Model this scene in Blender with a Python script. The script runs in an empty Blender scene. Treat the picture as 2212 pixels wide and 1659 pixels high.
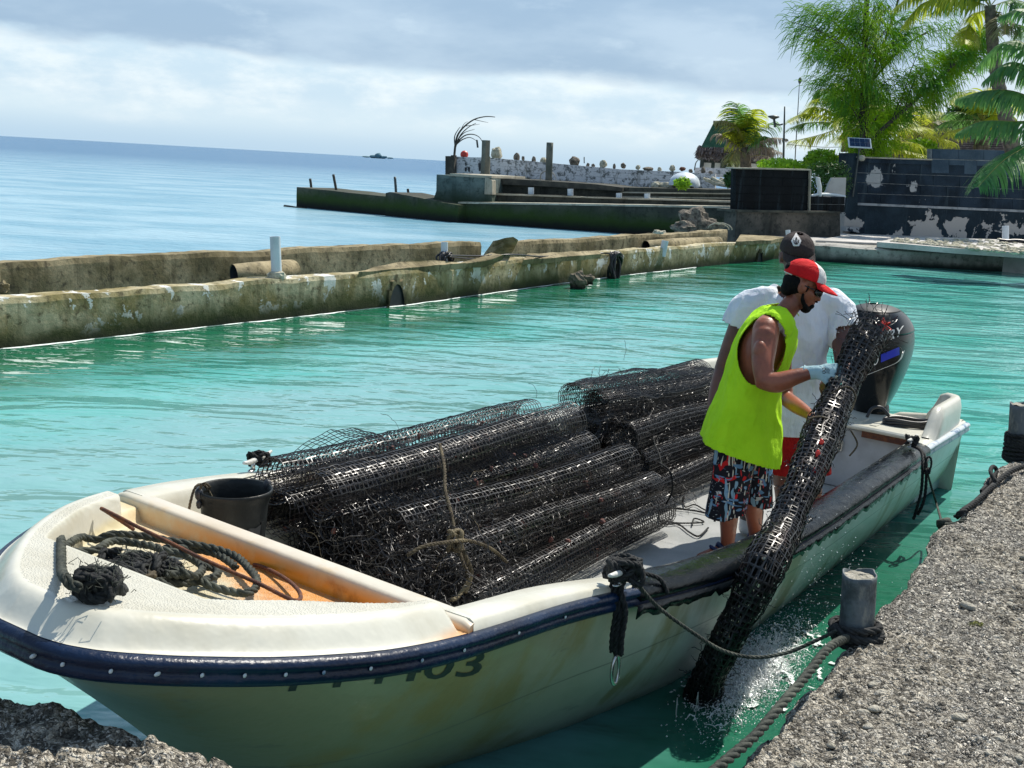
import bpy, bmesh, math, random
import numpy as np
from math import radians, sin, cos, pi, atan, sqrt
from mathutils import Vector, Matrix
from mathutils.bvhtree import BVHTree

# ---------------------------------------------------------------- camera, sky, sun, exposure
C = bpy.context.scene
COL = C.collection
CAM_H = 2.3
FPX = 2600.0                     # focal length in pixels of a 2212 px wide picture
PITCH = atan(474.5 / FPX)
ROLL = radians(3.2)
f_ = np.array([0, cos(PITCH), -sin(PITCH)]); u_ = np.array([0, sin(PITCH), cos(PITCH)]); r_ = np.array([1., 0, 0])
ir_ = r_ * cos(ROLL) + u_ * sin(ROLL); iu_ = -r_ * sin(ROLL) + u_ * cos(ROLL)
cd = bpy.data.cameras.new('camera'); cam = bpy.data.objects.new('camera', cd); COL.objects.link(cam)
cd.sensor_width = 36; cd.lens = 36 * FPX / 2212; cd.clip_start = .05; cd.clip_end = 9000
cam.matrix_world = Matrix(((ir_[0], iu_[0], -f_[0], 0), (ir_[1], iu_[1], -f_[1], 0), (ir_[2], iu_[2], -f_[2], CAM_H), (0, 0, 0, 1)))
C.camera = cam
SUN_AZ = radians(38); SUN_EL = radians(54)      # azimuth measured from the view direction towards the right
W = bpy.data.worlds.new("World"); C.world = W; W.use_nodes = True
def world():
    nt = W.node_tree; N = nt.nodes; L = nt.links; N.clear()
    out = N.new('ShaderNodeOutputWorld')
    sky = N.new('ShaderNodeTexSky'); sky.sky_type = 'NISHITA'; sky.sun_disc = False
    sky.sun_elevation = SUN_EL; sky.sun_rotation = SUN_AZ; sky.air_density = 1.2; sky.dust_density = 1.5
    bs = N.new('ShaderNodeBackground'); bs.inputs[1].default_value = .085
    L.new(sky.outputs[0], bs.inputs[0])
    tc = N.new('ShaderNodeTexCoord'); sp = N.new('ShaderNodeSeparateXYZ'); L.new(tc.outputs['Generated'], sp.inputs[0])
    def math(op, a, b=None, c=None, clamp=False):
        n = N.new('ShaderNodeMath'); n.operation = op; n.use_clamp = clamp
        for i, q in enumerate((a, b, c)):
            if q is None: continue
            if isinstance(q, (int, float)): n.inputs[i].default_value = q
            else: L.new(q, n.inputs[i])
        return n.outputs[0]
    def noise(scale, sx, sz, det=6, rough=.55, off=0):
        m = N.new('ShaderNodeMapping'); L.new(tc.outputs['Generated'], m.inputs[0])
        m.inputs['Scale'].default_value = (sx, sx, sz); m.inputs['Location'].default_value = (off, off * .7, 0)
        n = N.new('ShaderNodeTexNoise'); n.inputs['Scale'].default_value = scale; n.inputs['Detail'].default_value = det
        n.inputs['Roughness'].default_value = rough; L.new(m.outputs[0], n.inputs[0]); return n.outputs[0]
    def sm(v, a, b):
        n = N.new('ShaderNodeMapRange'); n.interpolation_type = 'SMOOTHSTEP'; L.new(v, n.inputs[0])
        n.inputs[1].default_value = a; n.inputs[2].default_value = b; return n.outputs[0]
    def mix(f, a, b):
        n = N.new('ShaderNodeMix'); n.data_type = 'RGBA'
        if isinstance(f, float): n.inputs[0].default_value = f
        else: L.new(f, n.inputs[0])
        for i, q in ((6, a), (7, b)):
            if isinstance(q, tuple): n.inputs[i].default_value = (*q, 1)
            else: L.new(q, n.inputs[i])
        return n.outputs[2]
    z = sp.outputs[2]; x = sp.outputs[0]
    n1 = noise(5, 1, 3.2, 8, .55, .3); n2 = noise(16, 1, 2.6, 7, .6, 2.); n3 = noise(2.2, 1, 2, 4, .5, 5.1)
    # height of the cloud base: lower on the right
    zz = math('ADD', z, math('MULTIPLY', math('SUBTRACT', n1, .5), .045))
    zz = math('ADD', zz, math('MULTIPLY', math('SUBTRACT', n2, .5), .02))
    zz = math('ADD', zz, math('MULTIPLY', x, .012))
    low = mix(sm(z, 0., .035), (.46, .635, .79), (.64, .785, .87))            # pale band above the sea
    cl = mix(sm(n2, .35, .72), (.49, .66, .81), (.80, .88, .925))             # lit small cumulus
    low = mix(math('MULTIPLY', sm(zz, .012, .04), .75), low, cl)
    deck = mix(sm(n1, .38, .66), (.30, .44, .61), (.44, .58, .73))          # grey blue layer
    deck = mix(math('MULTIPLY', sm(n2, .52, .78), .4), deck, (.60, .74, .86))
    col = mix(sm(zz, .064, .076), low, deck)
    bright = math('MULTIPLY', sm(x, .26, .46), math('SUBTRACT', 1., math('MULTIPLY', sm(z, .35, .8), 1.)))
    col = mix(math('MULTIPLY', bright, .8), col, (.84, .905, .93))             # thin bright cloud towards the sun
    hi = mix(sm(n3, .35, .65), (.10, .20, .38), (.34, .45, .57))
    col = mix(sm(z, .16, .5), col, hi)
    col = mix(sm(z, .0, -.02), col, (.16, .30, .36))
    bc = N.new('ShaderNodeBackground'); L.new(col, bc.inputs[0]); bc.inputs[1].default_value = 1.0
    ms = N.new('ShaderNodeMixShader'); ms.inputs[0].default_value = .86
    L.new(bs.outputs[0], ms.inputs[1]); L.new(bc.outputs[0], ms.inputs[2]); L.new(ms.outputs[0], out.inputs[0])
world()
sd = bpy.data.lights.new('sun', 'SUN'); sun = bpy.data.objects.new('sun', sd); COL.objects.link(sun)
sd.energy = 5.0; sd.angle = radians(.6); sd.color = (1, .94, .84)
sdir = Vector((sin(SUN_AZ) * cos(SUN_EL), cos(SUN_AZ) * cos(SUN_EL), sin(SUN_EL)))
sun.rotation_euler = sdir.to_track_quat('Z', 'Y').to_euler()
C.view_settings.view_transform = 'Standard'; C.view_settings.look = 'None'
C.view_settings.exposure = 0.30; C.view_settings.gamma = 1; C.view_settings.use_curve_mapping = False
C.render.engine = 'CYCLES'
C.cycles.max_bounces = 6; C.cycles.use_denoising = True

# ---------------------------------------------------------------- helpers
rng = np.random.default_rng(7); random.seed(7)
A_ = lambda p: np.asarray(p, float)
def ray(px, py):
    x = (px - 1106) / FPX; y = -(py - 829.5) / FPX
    return f_ + x * ir_ + y * iu_
CAM = np.array([0, 0, CAM_H])
def on(px, py, z=0.): d = ray(px, py); return CAM + d * (z - CAM_H) / d[2]
def at(px, py, Y): d = ray(px, py); return CAM + d * Y / d[1]
def vp(px, py, A, B):            # the point of the vertical plane through A and B seen at a pixel
    d = ray(px, py); n = np.array([B[1] - A[1], A[0] - B[0]]); t = ((A_(A)[:2] - CAM[:2]) @ n) / (d[:2] @ n)
    return CAM + d * t
def pxsize(p): return np.linalg.norm(A_(p) - CAM) / FPX

def hash3(ix, iy, iz, k=0):
    n = (ix.astype(np.int64) * 374761393 + iy.astype(np.int64) * 668265263 + iz.astype(np.int64) * 2147483647 + k * 974634777) & 0xffffffff
    n = ((n ^ (n >> 13)) * 1274126177) & 0xffffffff; n = (n ^ (n >> 16)) & 0xffffff
    return n / float(0xffffff)
def vn(p, s=1., k=0):            # value noise 0..1
    p = A_(p) * s; i = np.floor(p).astype(np.int64); f = p - i; f = f * f * (3 - 2 * f); r = 0
    for dx in (0, 1):
        for dy in (0, 1):
            for dz in (0, 1):
                w = (f[..., 0] if dx else 1 - f[..., 0]) * (f[..., 1] if dy else 1 - f[..., 1]) * (f[..., 2] if dz else 1 - f[..., 2])
                r = r + w * hash3(i[..., 0] + dx, i[..., 1] + dy, i[..., 2] + dz, k)
    return r
def fbm(p, s=1., o=4, k=0):
    r = 0; a = .5
    for q in range(o): r = r + a * (vn(p, s * 2 ** q, k + q) - .5); a *= .5
    return r
def vor(P2, c, k=0):             # 2D voronoi: distance to the nearest seed in cells, and the cell's random value
    p = P2 / c; i = np.floor(p).astype(np.int64); best = np.full(len(p), 9.); val = np.zeros(len(p)); z0 = np.zeros(len(p), np.int64)
    for dx in (-1, 0, 1):
        for dy in (-1, 0, 1):
            jx = i[:, 0] + dx; jy = i[:, 1] + dy
            a = hash3(jx, jy, z0, k); b = hash3(jx, jy, z0, k + 5)
            d = np.hypot(jx + .1 + .8 * a - p[:, 0], jy + .1 + .8 * b - p[:, 1]); m = d < best
            best[m] = d[m]; val[m] = hash3(jx, jy, z0, k + 9)[m]
    return best, val
def cr(pts, n=8, closed=False):  # Catmull-Rom
    P = A_(pts); m = len(P); out = []
    for i in range(m if closed else m - 1):
        if closed: a, b, c, d = P[(i - 1) % m], P[i], P[(i + 1) % m], P[(i + 2) % m]
        else: a, b, c, d = P[max(i - 1, 0)], P[i], P[i + 1], P[min(i + 2, m - 1)]
        for j in range(n):
            t = j / n; out.append(.5 * (2 * b + (c - a) * t + (2 * a - 5 * b + 4 * c - d) * t * t + (3 * b - a - 3 * c + d) * t ** 3))
    if not closed: out.append(P[-1])
    return A_(out)
def resample(P, step):
    d = np.r_[0, np.cumsum(np.linalg.norm(np.diff(P, axis=0), axis=1))]; n = max(2, int(d[-1] / step) + 1)
    t = np.linspace(0, d[-1], n); return np.stack([np.interp(t, d, P[:, k]) for k in range(P.shape[1])], 1)
def frames(P):
    P = A_(P); T = np.gradient(P, axis=0); T /= np.linalg.norm(T, axis=1)[:, None] + 1e-12
    n = np.cross(T[0], [0, 0, 1.]);
    if np.linalg.norm(n) < .1: n = np.cross(T[0], [1., 0, 0])
    Ns = []
    for t in T:
        n = n - (n @ t) * t; n /= np.linalg.norm(n) + 1e-12; Ns.append(n)
    Ns = A_(Ns); return T, Ns, np.cross(T, Ns)

class MB:
    def __init__(s): s.v = []; s.f = []; s.m = []; s.n = 0; s.col = []
    def add(s, v, f, m=0):
        v = np.array(v, float).reshape(-1, 3); s.v.append(v)
        if isinstance(f, np.ndarray): f = [f]
        else:
            g = {}
            for q in f: g.setdefault(len(q), []).append(q)
            f = [np.array(q, np.int64) for q in g.values()]
        for q in f: s.f.append(q + s.n); s.m.append(m)
        s.n += len(v); return s
    def box(s, c, size, R=None, m=0, bev=0):
        h = A_(size) / 2
        if bev:
            b = min(bev, h.min() * .9); vs = []
            for sx in (-1, 1):
                for sy in (-1, 1):
                    for sz in (-1, 1):
                        S = np.array([sx, sy, sz])
                        for ax in range(3):
                            o = np.full(3, -b); o[ax] = 0; vs.append(S * (h + o))
            v = A_(vs)
            bm = bmesh.new(); [bm.verts.new(q) for q in v]
            r = bmesh.ops.convex_hull(bm, input=bm.verts); bm.verts.ensure_lookup_table(); bm.verts.index_update()
            v = A_([q.co for q in bm.verts]); f = [[q.index for q in fa.verts] for fa in bm.faces]; bm.free()
        else:
            v = A_([[x, y, z] for x in (-1, 1) for y in (-1, 1) for z in (-1, 1)]) * h
            f = [[0, 1, 3, 2], [4, 6, 7, 5], [0, 4, 5, 1], [2, 3, 7, 6], [0, 2, 6, 4], [1, 5, 7, 3]]
        if R is not None: v = v @ A_(R).T
        return s.add(v + A_(c), f, m)
    def tube(s, P, r, n=8, m=0, cap=True, flat=1., N0=None, closed=False):
        P = A_(P); k = len(P); r = np.broadcast_to(r, (k,)); T, N, B = frames(P)
        a = np.arange(n) * 2 * pi / n
        v = P[:, None] + r[:, None, None] * (np.cos(a)[None, :, None] * N[:, None] + flat * np.sin(a)[None, :, None] * B[:, None])
        return s.loft(v, m, cap)
    def ell(s, c, r, R=None, n=12, m=0, noise=0, k=0):
        th = np.linspace(0, pi, n // 2 + 2)[1:-1]; ph = np.arange(n) * 2 * pi / n
        v = [[0, 0, 1.]] + [[sin(t) * cos(p), sin(t) * sin(p), cos(t)] for t in th for p in ph] + [[0, 0, -1.]]
        v = A_(v); K = len(th)
        if noise: v = v * (1 + noise * 2 * fbm(v + k * 3.7, 1.7, 3))[:, None]
        f = [[0, 1 + j, 1 + (j + 1) % n] for j in range(n)]
        for i in range(K - 1):
            for j in range(n): a = 1 + i * n; f.append([a + j, a + n + j, a + n + (j + 1) % n, a + (j + 1) % n])
        e = len(v) - 1; a = 1 + (K - 1) * n
        f += [[e, a + (j + 1) % n, a + j] for j in range(n)]
        v = v * A_(r)
        if R is not None: v = v @ A_(R).T
        return s.add(v + A_(c), f, m)
    def lathe(s, c, prof, n=24, m=0, R=None):      # prof: (radius, z)
        a = np.arange(n) * 2 * pi / n; p = A_(prof)
        v = np.stack([p[:, 0][:, None] * np.cos(a), p[:, 0][:, None] * np.sin(a), np.repeat(p[:, 1][:, None], n, 1)], -1)
        if R is not None: v = v @ A_(R).T
        return s.loft(v + A_(c), m, cap=False)
    def grid(s, G, m=0): return s.loft(G, m, cap=False, closed=False)
    def lattice(s, G, r, m=0, wrap=False):        # wires along both directions of a grid of points
        G = A_(G); du = np.gradient(G, axis=0); dv = np.gradient(G, axis=1); nn = np.cross(du, dv)
        nn /= np.linalg.norm(nn, axis=2)[..., None] + 1e-9
        for X, NN in ((G, nn), (G.transpose(1, 0, 2), nn.transpose(1, 0, 2))):
            T = np.gradient(X, axis=1); T /= np.linalg.norm(T, axis=2)[..., None] + 1e-9
            B = np.cross(T, NN); B /= np.linalg.norm(B, axis=2)[..., None] + 1e-9; M2 = np.cross(B, T)
            a = np.array([0, 2.094, 4.189]); rr = r
            v = X[:, :, None] + rr * (np.cos(a)[None, None, :, None] * M2[:, :, None] + np.sin(a)[None, None, :, None] * B[:, :, None])
            k, l = X.shape[:2]; idx = np.arange(k * l * 3).reshape(k, l, 3); j = np.roll(idx, -1, axis=2)
            q = np.stack([idx[:, :-1], j[:, :-1], j[:, 1:], idx[:, 1:]], -1).reshape(-1, 4)
            s.add(v.reshape(-1, 3), q, m)
        return s
    def strands(s, X, r, m=0):                   # X: strands x points x 3
        T = np.gradient(X, axis=1); T /= np.linalg.norm(T, axis=2)[..., None] + 1e-9
        N = np.cross(T, A_([.3, .5, .81])); N /= np.linalg.norm(N, axis=2)[..., None] + 1e-9; B = np.cross(T, N)
        a = np.array([0, 2.094, 4.189]); r = np.broadcast_to(r, X.shape[:2])[..., None, None]
        v = X[:, :, None] + r * (np.cos(a)[None, None, :, None] * N[:, :, None] + np.sin(a)[None, None, :, None] * B[:, :, None])
        k, l = X.shape[:2]; idx = np.arange(k * l * 3).reshape(k, l, 3); j = np.roll(idx, -1, axis=2)
        q = np.stack([idx[:, :-1], j[:, :-1], j[:, 1:], idx[:, 1:]], -1).reshape(-1, 4)
        return s.add(v.reshape(-1, 3), q, m)
    def rope(s, P, R, m=0, fine=7):
        P = resample(A_(P), R * 7.5 / fine); T, N, B = frames(P); k = len(P)
        for q in range(3):
            a = np.arange(k) * 2 * pi / fine + q * 2.0944
            s.tube(P + .52 * R * (np.cos(a)[:, None] * N + np.sin(a)[:, None] * B), .56 * R, 6, m, cap=True)
        return s
    def quads(s, Q, m=0):                        # Q: n x 4 x 3
        Q = A_(Q); return s.add(Q.reshape(-1, 3), np.arange(len(Q) * 4).reshape(-1, 4), m)
    def mesh(s, name, mats, smooth=False, off=(0, 0, 0)):
        me = bpy.data.meshes.new(name); V = np.concatenate(s.v) - A_(off)
        me.vertices.add(len(V)); me.vertices.foreach_set('co', V.astype(np.float32).ravel())
        loops = np.concatenate([q.ravel() for q in s.f]); tot = np.concatenate([np.full(len(q), q.shape[1]) for q in s.f])
        mi = np.concatenate([np.full(len(q), m) for q, m in zip(s.f, s.m)])
        me.loops.add(len(loops)); me.loops.foreach_set('vertex_index', loops.astype(np.int32))
        me.polygons.add(len(tot)); me.polygons.foreach_set('loop_start', np.r_[0, np.cumsum(tot)[:-1]].astype(np.int32))
        me.polygons.foreach_set('material_index', mi.astype(np.int32))
        me.polygons.foreach_set('use_smooth', np.full(len(tot), bool(smooth)))
        for m in (mats if isinstance(mats, (list, tuple)) else [mats]): me.materials.append(m)
        if s.col:
            at_ = me.color_attributes.new('tint', 'FLOAT_COLOR', 'POINT'); c = np.concatenate(s.col)
            at_.data.foreach_set('color', np.c_[c, np.ones(len(c))].astype(np.float32).ravel())
        me.update(calc_edges=True); me.validate(); return me
    def tint(s, c): s.col.append(np.asarray(c, float).reshape(-1, 3)); return s
def _loft(s, R, m=0, cap=True, closed=True):
    R = A_(R); k, n = R.shape[:2]; idx = np.arange(k * n).reshape(k, n)
    if closed: j = np.roll(idx, -1, axis=1); q = np.stack([idx[:-1], j[:-1], j[1:], idx[1:]], -1).reshape(-1, 4)
    else: q = np.stack([idx[:-1, :-1], idx[:-1, 1:], idx[1:, 1:], idx[1:, :-1]], -1).reshape(-1, 4)
    base = s.n; s.add(R.reshape(-1, 3), q, m)
    if cap and closed:
        s.f += [idx[0][::-1][None] + base, idx[-1][None] + base]; s.m += [m, m]
    return s
MB.loft = _loft

ORG = {}
def tag(o, label=None, cat=None, group=None, kind=None):
    if label: o['label'] = label
    if cat: o['category'] = cat
    if group: o['group'] = group
    if kind: o['kind'] = kind
    return o
def build(mb, name, mats, parent=None, smooth=False, label=None, cat=None, group=None, kind=None, org=None, mw=None):
    """vertices in world space unless mw (the thing's own matrix) is given or the parent has its own local space"""
    if parent is not None: o0 = ORG.get(parent.name, (0, 0, 0))
    elif mw is not None: o0 = (0, 0, 0)
    elif org is not None: o0 = org
    else:
        V = np.concatenate(mb.v); o0 = ((V[:, 0].min() + V[:, 0].max()) / 2, (V[:, 1].min() + V[:, 1].max()) / 2, V[:, 2].min())
    o = bpy.data.objects.new(name, mb.mesh(name, mats, smooth, o0)); COL.objects.link(o)
    if parent is not None: o.parent = parent; ORG[o.name] = o0
    else:
        ORG[o.name] = o0
        if mw is not None: o.matrix_world = mw
        else: o.location = o0
    return tag(o, label, cat, group, kind)
def empty(name, loc=(0, 0, 0), label=None, cat=None, group=None, mw=None):
    o = bpy.data.objects.new(name, None); COL.objects.link(o); o.empty_display_size = .1
    if mw is not None: o.matrix_world = mw; ORG[o.name] = (0, 0, 0)
    else: o.location = loc; ORG[o.name] = tuple(loc)
    return tag(o, label, cat, group)
def dup(o, mw, label=None, group=None):
    r = o.copy(); COL.objects.link(r); r.matrix_world = mw
    if label: r['label'] = label
    if group: r['group'] = group
    def kids(a, b):
        for ch in [q for q in bpy.data.objects if q.parent == a]:
            c = ch.copy(); COL.objects.link(c); c.parent = b; kids(ch, c)
    kids(o, r); return r
def cook(mb, voxel=.008, smooth=6, name='tmp'):   # voxel remesh a union of closed shapes into one skin; returns an MB
    me = mb.mesh(name, [], True); o = bpy.data.objects.new(name, me); COL.objects.link(o)
    r = o.modifiers.new('r', 'REMESH'); r.mode = 'VOXEL'; r.voxel_size = voxel
    q = o.modifiers.new('s', 'SMOOTH'); q.factor = .5; q.iterations = smooth
    dg = bpy.context.evaluated_depsgraph_get(); e = o.evaluated_get(dg); m2 = bpy.data.meshes.new_from_object(e)
    V = np.empty(len(m2.vertices) * 3, np.float32); m2.vertices.foreach_get('co', V)
    NV = np.empty(len(m2.vertices) * 3, np.float32); m2.vertices.foreach_get('normal', NV)
    out = MB(); fs = [list(p.vertices) for p in m2.polygons]
    out.add(V.reshape(-1, 3), fs); out.normals = NV.reshape(-1, 3)
    bpy.data.objects.remove(o); bpy.data.meshes.remove(m2); bpy.data.meshes.remove(me)
    return out
def cull(mb, keep):              # keep: function of face centres -> bool
    V = np.concatenate(mb.v); o = MB(); fs = []
    for q in mb.f:
        c = V[q].mean(axis=1); k = keep(c); fs.append(q[k])
    used = np.unique(np.concatenate([q.ravel() for q in fs])); mp = np.zeros(len(V), np.int64); mp[used] = np.arange(len(used))
    o.v = [V[used]]; o.f = [mp[q] for q in fs if len(q)]; o.m = [0] * len(o.f); o.n = len(used)
    if hasattr(mb, 'normals'): o.normals = mb.normals[used]
    return o
def solidify(o, t, off=1.):
    m = o.modifiers.new('thickness', 'SOLIDIFY'); m.thickness = t; m.offset = off; return o
def text_tris(s, size=1., bold=0., shear=0.):
    cu = bpy.data.curves.new('t', 'FONT'); cu.body = s; cu.size = size; cu.offset = bold; cu.shear = shear; cu.resolution_u = 3
    o = bpy.data.objects.new('t', cu); COL.objects.link(o); dg = bpy.context.evaluated_depsgraph_get()
    me = bpy.data.meshes.new_from_object(o.evaluated_get(dg)); bpy.data.objects.remove(o)
    bm = bmesh.new(); bm.from_mesh(me); bmesh.ops.triangulate(bm, faces=bm.faces)
    bmesh.ops.subdivide_edges(bm, edges=[e for e in bm.edges if e.calc_length() > size * .12], cuts=2)
    bmesh.ops.triangulate(bm, faces=bm.faces); bm.verts.index_update()
    V = A_([v.co[:] for v in bm.verts]); F = [[v.index for v in f.verts] for f in bm.faces]; bm.free()
    return V, F

# ---------------------------------------------------------------- materials
def mk(name):
    m = bpy.data.materials.new(name); m.use_nodes = True; nt = m.node_tree
    return m, nt, nt.nodes, nt.links, nt.nodes['Principled BSDF']
class NB:                        # small node builder
    def __init__(s, name): s.m, s.nt, s.N, s.L, s.P = mk(name); g = s.N.new('ShaderNodeNewGeometry'); s.pos = g.outputs['Position']; s.geo = g
    def math(s, op, a, b=0., clamp=False):
        n = s.N.new('ShaderNodeMath'); n.operation = op; n.use_clamp = clamp
        for i, q in enumerate((a, b)):
            if isinstance(q, (int, float)): n.inputs[i].default_value = q
            else: s.L.new(q, n.inputs[i])
        return n.outputs[0]
    def map(s, v, scale=(1, 1, 1), loc=(0, 0, 0), rot=(0, 0, 0)):
        n = s.N.new('ShaderNodeMapping'); s.L.new(v, n.inputs[0]); n.inputs['Scale'].default_value = scale
        n.inputs['Location'].default_value = loc; n.inputs['Rotation'].default_value = rot; return n.outputs[0]
    def noise(s, scale, det=4, rough=.55, v=None, sc=None, rot=(0, 0, 0), dist=0.):
        v = s.pos if v is None else v
        if sc is not None: v = s.map(v, sc, rot=rot)
        n = s.N.new('ShaderNodeTexNoise'); n.inputs['Scale'].default_value = scale; n.inputs['Detail'].default_value = det
        n.inputs['Roughness'].default_value = rough; n.inputs['Distortion'].default_value = dist; s.L.new(v, n.inputs[0]); return n.outputs[0]
    def vor(s, scale, feat='F1', v=None, out=0, rnd=1.):
        n = s.N.new('ShaderNodeTexVoronoi'); n.feature = feat; n.inputs['Scale'].default_value = scale; n.inputs['Randomness'].default_value = rnd
        s.L.new(s.pos if v is None else v, n.inputs[0]); return n.outputs[out]
    def sm(s, v, a, b):
        n = s.N.new('ShaderNodeMapRange'); n.interpolation_type = 'SMOOTHSTEP'; s.L.new(v, n.inputs[0])
        n.inputs[1].default_value = a; n.inputs[2].default_value = b; return n.outputs[0]
    def mix(s, f, a, b):
        n = s.N.new('ShaderNodeMix'); n.data_type = 'RGBA'
        if isinstance(f, (int, float)): n.inputs[0].default_value = f
        else: s.L.new(f, n.inputs[0])
        for i, q in ((6, a), (7, b)):
            if isinstance(q, tuple): n.inputs[i].default_value = (*q, 1)
            else: s.L.new(q, n.inputs[i])
        return n.outputs[2]
    def sep(s, v=None):
        n = s.N.new('ShaderNodeSeparateXYZ'); s.L.new(s.pos if v is None else v, n.inputs[0]); return n.outputs
    def obj(s): n = s.N.new('ShaderNodeTexCoord'); return n.outputs['Object']
    def attr(s, name): n = s.N.new('ShaderNodeAttribute'); n.attribute_name = name; return n.outputs[0]
    def bump(s, h, dist=.01, strength=1., prev=None):
        n = s.N.new('ShaderNodeBump'); n.inputs['Distance'].default_value = dist; n.inputs['Strength'].default_value = strength
        s.L.new(h, n.inputs['Height'])
        if prev is not None: s.L.new(prev, n.inputs['Normal'])
        return n.outputs[0]
    def done(s, col=None, rough=.6, normal=None, metal=0., spec=.5, coat=0.):
        P = s.P
        if isinstance(col, tuple): P.inputs['Base Color'].default_value = (*col, 1)
        elif col is not None: s.L.new(col, P.inputs['Base Color'])
        if isinstance(rough, (int, float)): P.inputs['Roughness'].default_value = rough
        else: s.L.new(rough, P.inputs['Roughness'])
        if normal is not None: s.L.new(normal, P.inputs['Normal'])
        P.inputs['Metallic'].default_value = metal; P.inputs['Specular IOR Level'].default_value = spec
        P.inputs['Coat Weight'].default_value = coat; return s.m
def pm(name, c1, c2=None, rough=.6, scale=6., th=(.4, .65), bump=0., bscale=60., metal=0., spec=.5, coat=0., local=False):
    b = NB(name); v = b.obj() if local else b.pos
    col = c1 if c2 is None else b.mix(b.sm(b.noise(scale, 5, .6, v=v), *th), c1, c2)
    nr = b.bump(b.noise(bscale, 4, v=v), bump) if bump else None
    return b.done(col, rough, nr, metal, spec, coat)

def concrete(name, c1, c2, c3, algae=None, wet=None, bump=.012, streak=True, peel=None, sc=1.):
    """weathered concrete: three tones, rain streaks, growth near the waterline, flaking paint"""
    b = NB(name); col = b.mix(b.sm(b.noise(1.3 * sc, 6, .65), .35, .65), c1, c2)
    col = b.mix(b.math('MULTIPLY', b.sm(b.noise(9 * sc, 6, .7), .5, .68), .8), col, c3)
    if streak: col = b.mix(b.math('MULTIPLY', b.sm(b.noise(5 * sc, 5, .6, sc=(1, 1, .12)), .52, .72), .65), col, (c1[0] * .35, c1[1] * .35, c1[2] * .33))
    n2 = b.noise(2.2 * sc, 5, .7, dist=.4)
    if peel is not None: col = b.mix(b.sm(n2, peel[1], peel[1] + .015), col, peel[0])
    z = b.sep()[2]
    if algae is not None:
        zz = b.math('ADD', z, b.math('MULTIPLY', b.math('SUBTRACT', b.noise(1.6, 5, .6), .5), .5))
        col = b.mix(b.sm(zz, algae[2], algae[1]), col, algae[0])
    if wet is not None:
        zz = b.math('ADD', z, b.math('MULTIPLY', b.math('SUBTRACT', b.noise(3, 4, .6), .5), .2))
        col = b.mix(b.sm(zz, wet[2], wet[1]), col, wet[0])
    h = b.math('ADD', b.noise(14 * sc, 8, .7), b.math('MULTIPLY', n2, 1.5))
    return b.done(col, .85, b.bump(h, bump), spec=.3)
# ---------------------------------------------------------------- colours of the place
M = {}
def water_mat(name, deep, shallow, green, rough, b1, b2, dist):
    b = NB(name); P = b.P
    n = b.noise(.16, 4, .6, sc=(1, 1.6, 1)); col = b.mix(b.sm(n, .35, .65), deep, shallow)
    if green is not None:
        # weed-green water along the old wall: bottom showing through
        s = b.sep(); d = b.math('SUBTRACT', b.math('MULTIPLY', s[0], .848), b.math('MULTIPLY', s[1], .530))
        d = b.math('ADD', d, b.math('MULTIPLY', b.math('SUBTRACT', b.noise(.5, 4, .6), .5), 2.4))
        col = b.mix(b.sm(d, -8.6, -10.8), col, green)
        pale = b.math('ADD', b.math('MULTIPLY', s[0], -.30), b.math('MULTIPLY', b.math('SUBTRACT', b.noise(.35, 4, .6), .5), 1.6)); col = b.mix(b.math('MULTIPLY', b.sm(pale, -1.6, .8), b.sm(d, -9.2, -7.2)), col, (.185, .385, .385))  # paler towards the left: sky reflection painted into the water colour
        e = b.math('ADD', b.math('ADD', s[0], b.math('MULTIPLY', s[1], -.42)), b.math('MULTIPLY', b.math('SUBTRACT', b.noise(1.1, 4, .6), .5), 1.1)); col = b.mix(b.math('MULTIPLY', b.sm(e, -2.2, -1.0), b.sm(s[1], 11., 6.5)), col, (.018, .125, .075))  # dark green between boat and dock: the hull's shadow painted into the water
    if green is None:
        s = b.sep(); far = b.sm(b.math('ADD', s[1], b.math('MULTIPLY', b.noise(.05, 3), 30.)), 45., 260.); col = b.mix(far, col, (.045, .145, .27))
    w1 = b.noise(b1, 3, .5, sc=(.55, 1.25, 1), rot=(0, 0, radians(-12)), dist=.5); w2 = b.noise(b2, 3, .55, sc=(.7, 1.3, 1), rot=(0, 0, radians(20)), dist=.3)
    h = b.math('ADD', w1, b.math('MULTIPLY', w2, .20))
    P.inputs['IOR'].default_value = 1.33
    return b.done(col, rough, b.bump(h, dist), spec=.5)
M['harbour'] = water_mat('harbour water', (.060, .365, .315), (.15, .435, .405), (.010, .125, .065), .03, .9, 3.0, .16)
M['sea'] = water_mat('sea water', (.15, .33, .43), (.29, .46, .54), None, .25, 1.1, 4., .20)
M['wallc'] = concrete('old sea wall concrete', (.22, .18, .07), (.50, .45, .30), (.05, .042, .02), algae=((.050, .060, .016), .05, .42), wet=((.014, .018, .010), -.05, .20), peel=((.66, .66, .62), .575))
M['wallo'] = concrete('outer wall concrete', (.14, .115, .055), (.36, .30, .18), (.035, .03, .018), algae=((.03, .03, .012), .1, .45))
M['pierc'] = concrete('pier concrete', (.038, .042, .036), (.085, .085, .068), (.012, .014, .013), algae=((.025, .05, .006), .3, 1.), wet=((.008, .01, .009), .05, .45), sc=.6)
M['pierb'] = concrete('pier block concrete', (.055, .085, .085), (.14, .18, .17), (.02, .032, .03), algae=((.02, .04, .02), .6, 1.5), sc=.5)
M['ledge'] = concrete('pier ledge concrete', (.42, .40, .33), (.30, .28, .22), (.2, .18, .14), sc=.5)
M['quay'] = concrete('back quay concrete', (.26, .25, .22), (.40, .39, .36), (.10, .10, .09), algae=((.05, .07, .055), .0, .35), wet=((.006, .014, .014), .0, .22), peel=((.55, .56, .56), .68), sc=.7)
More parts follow.
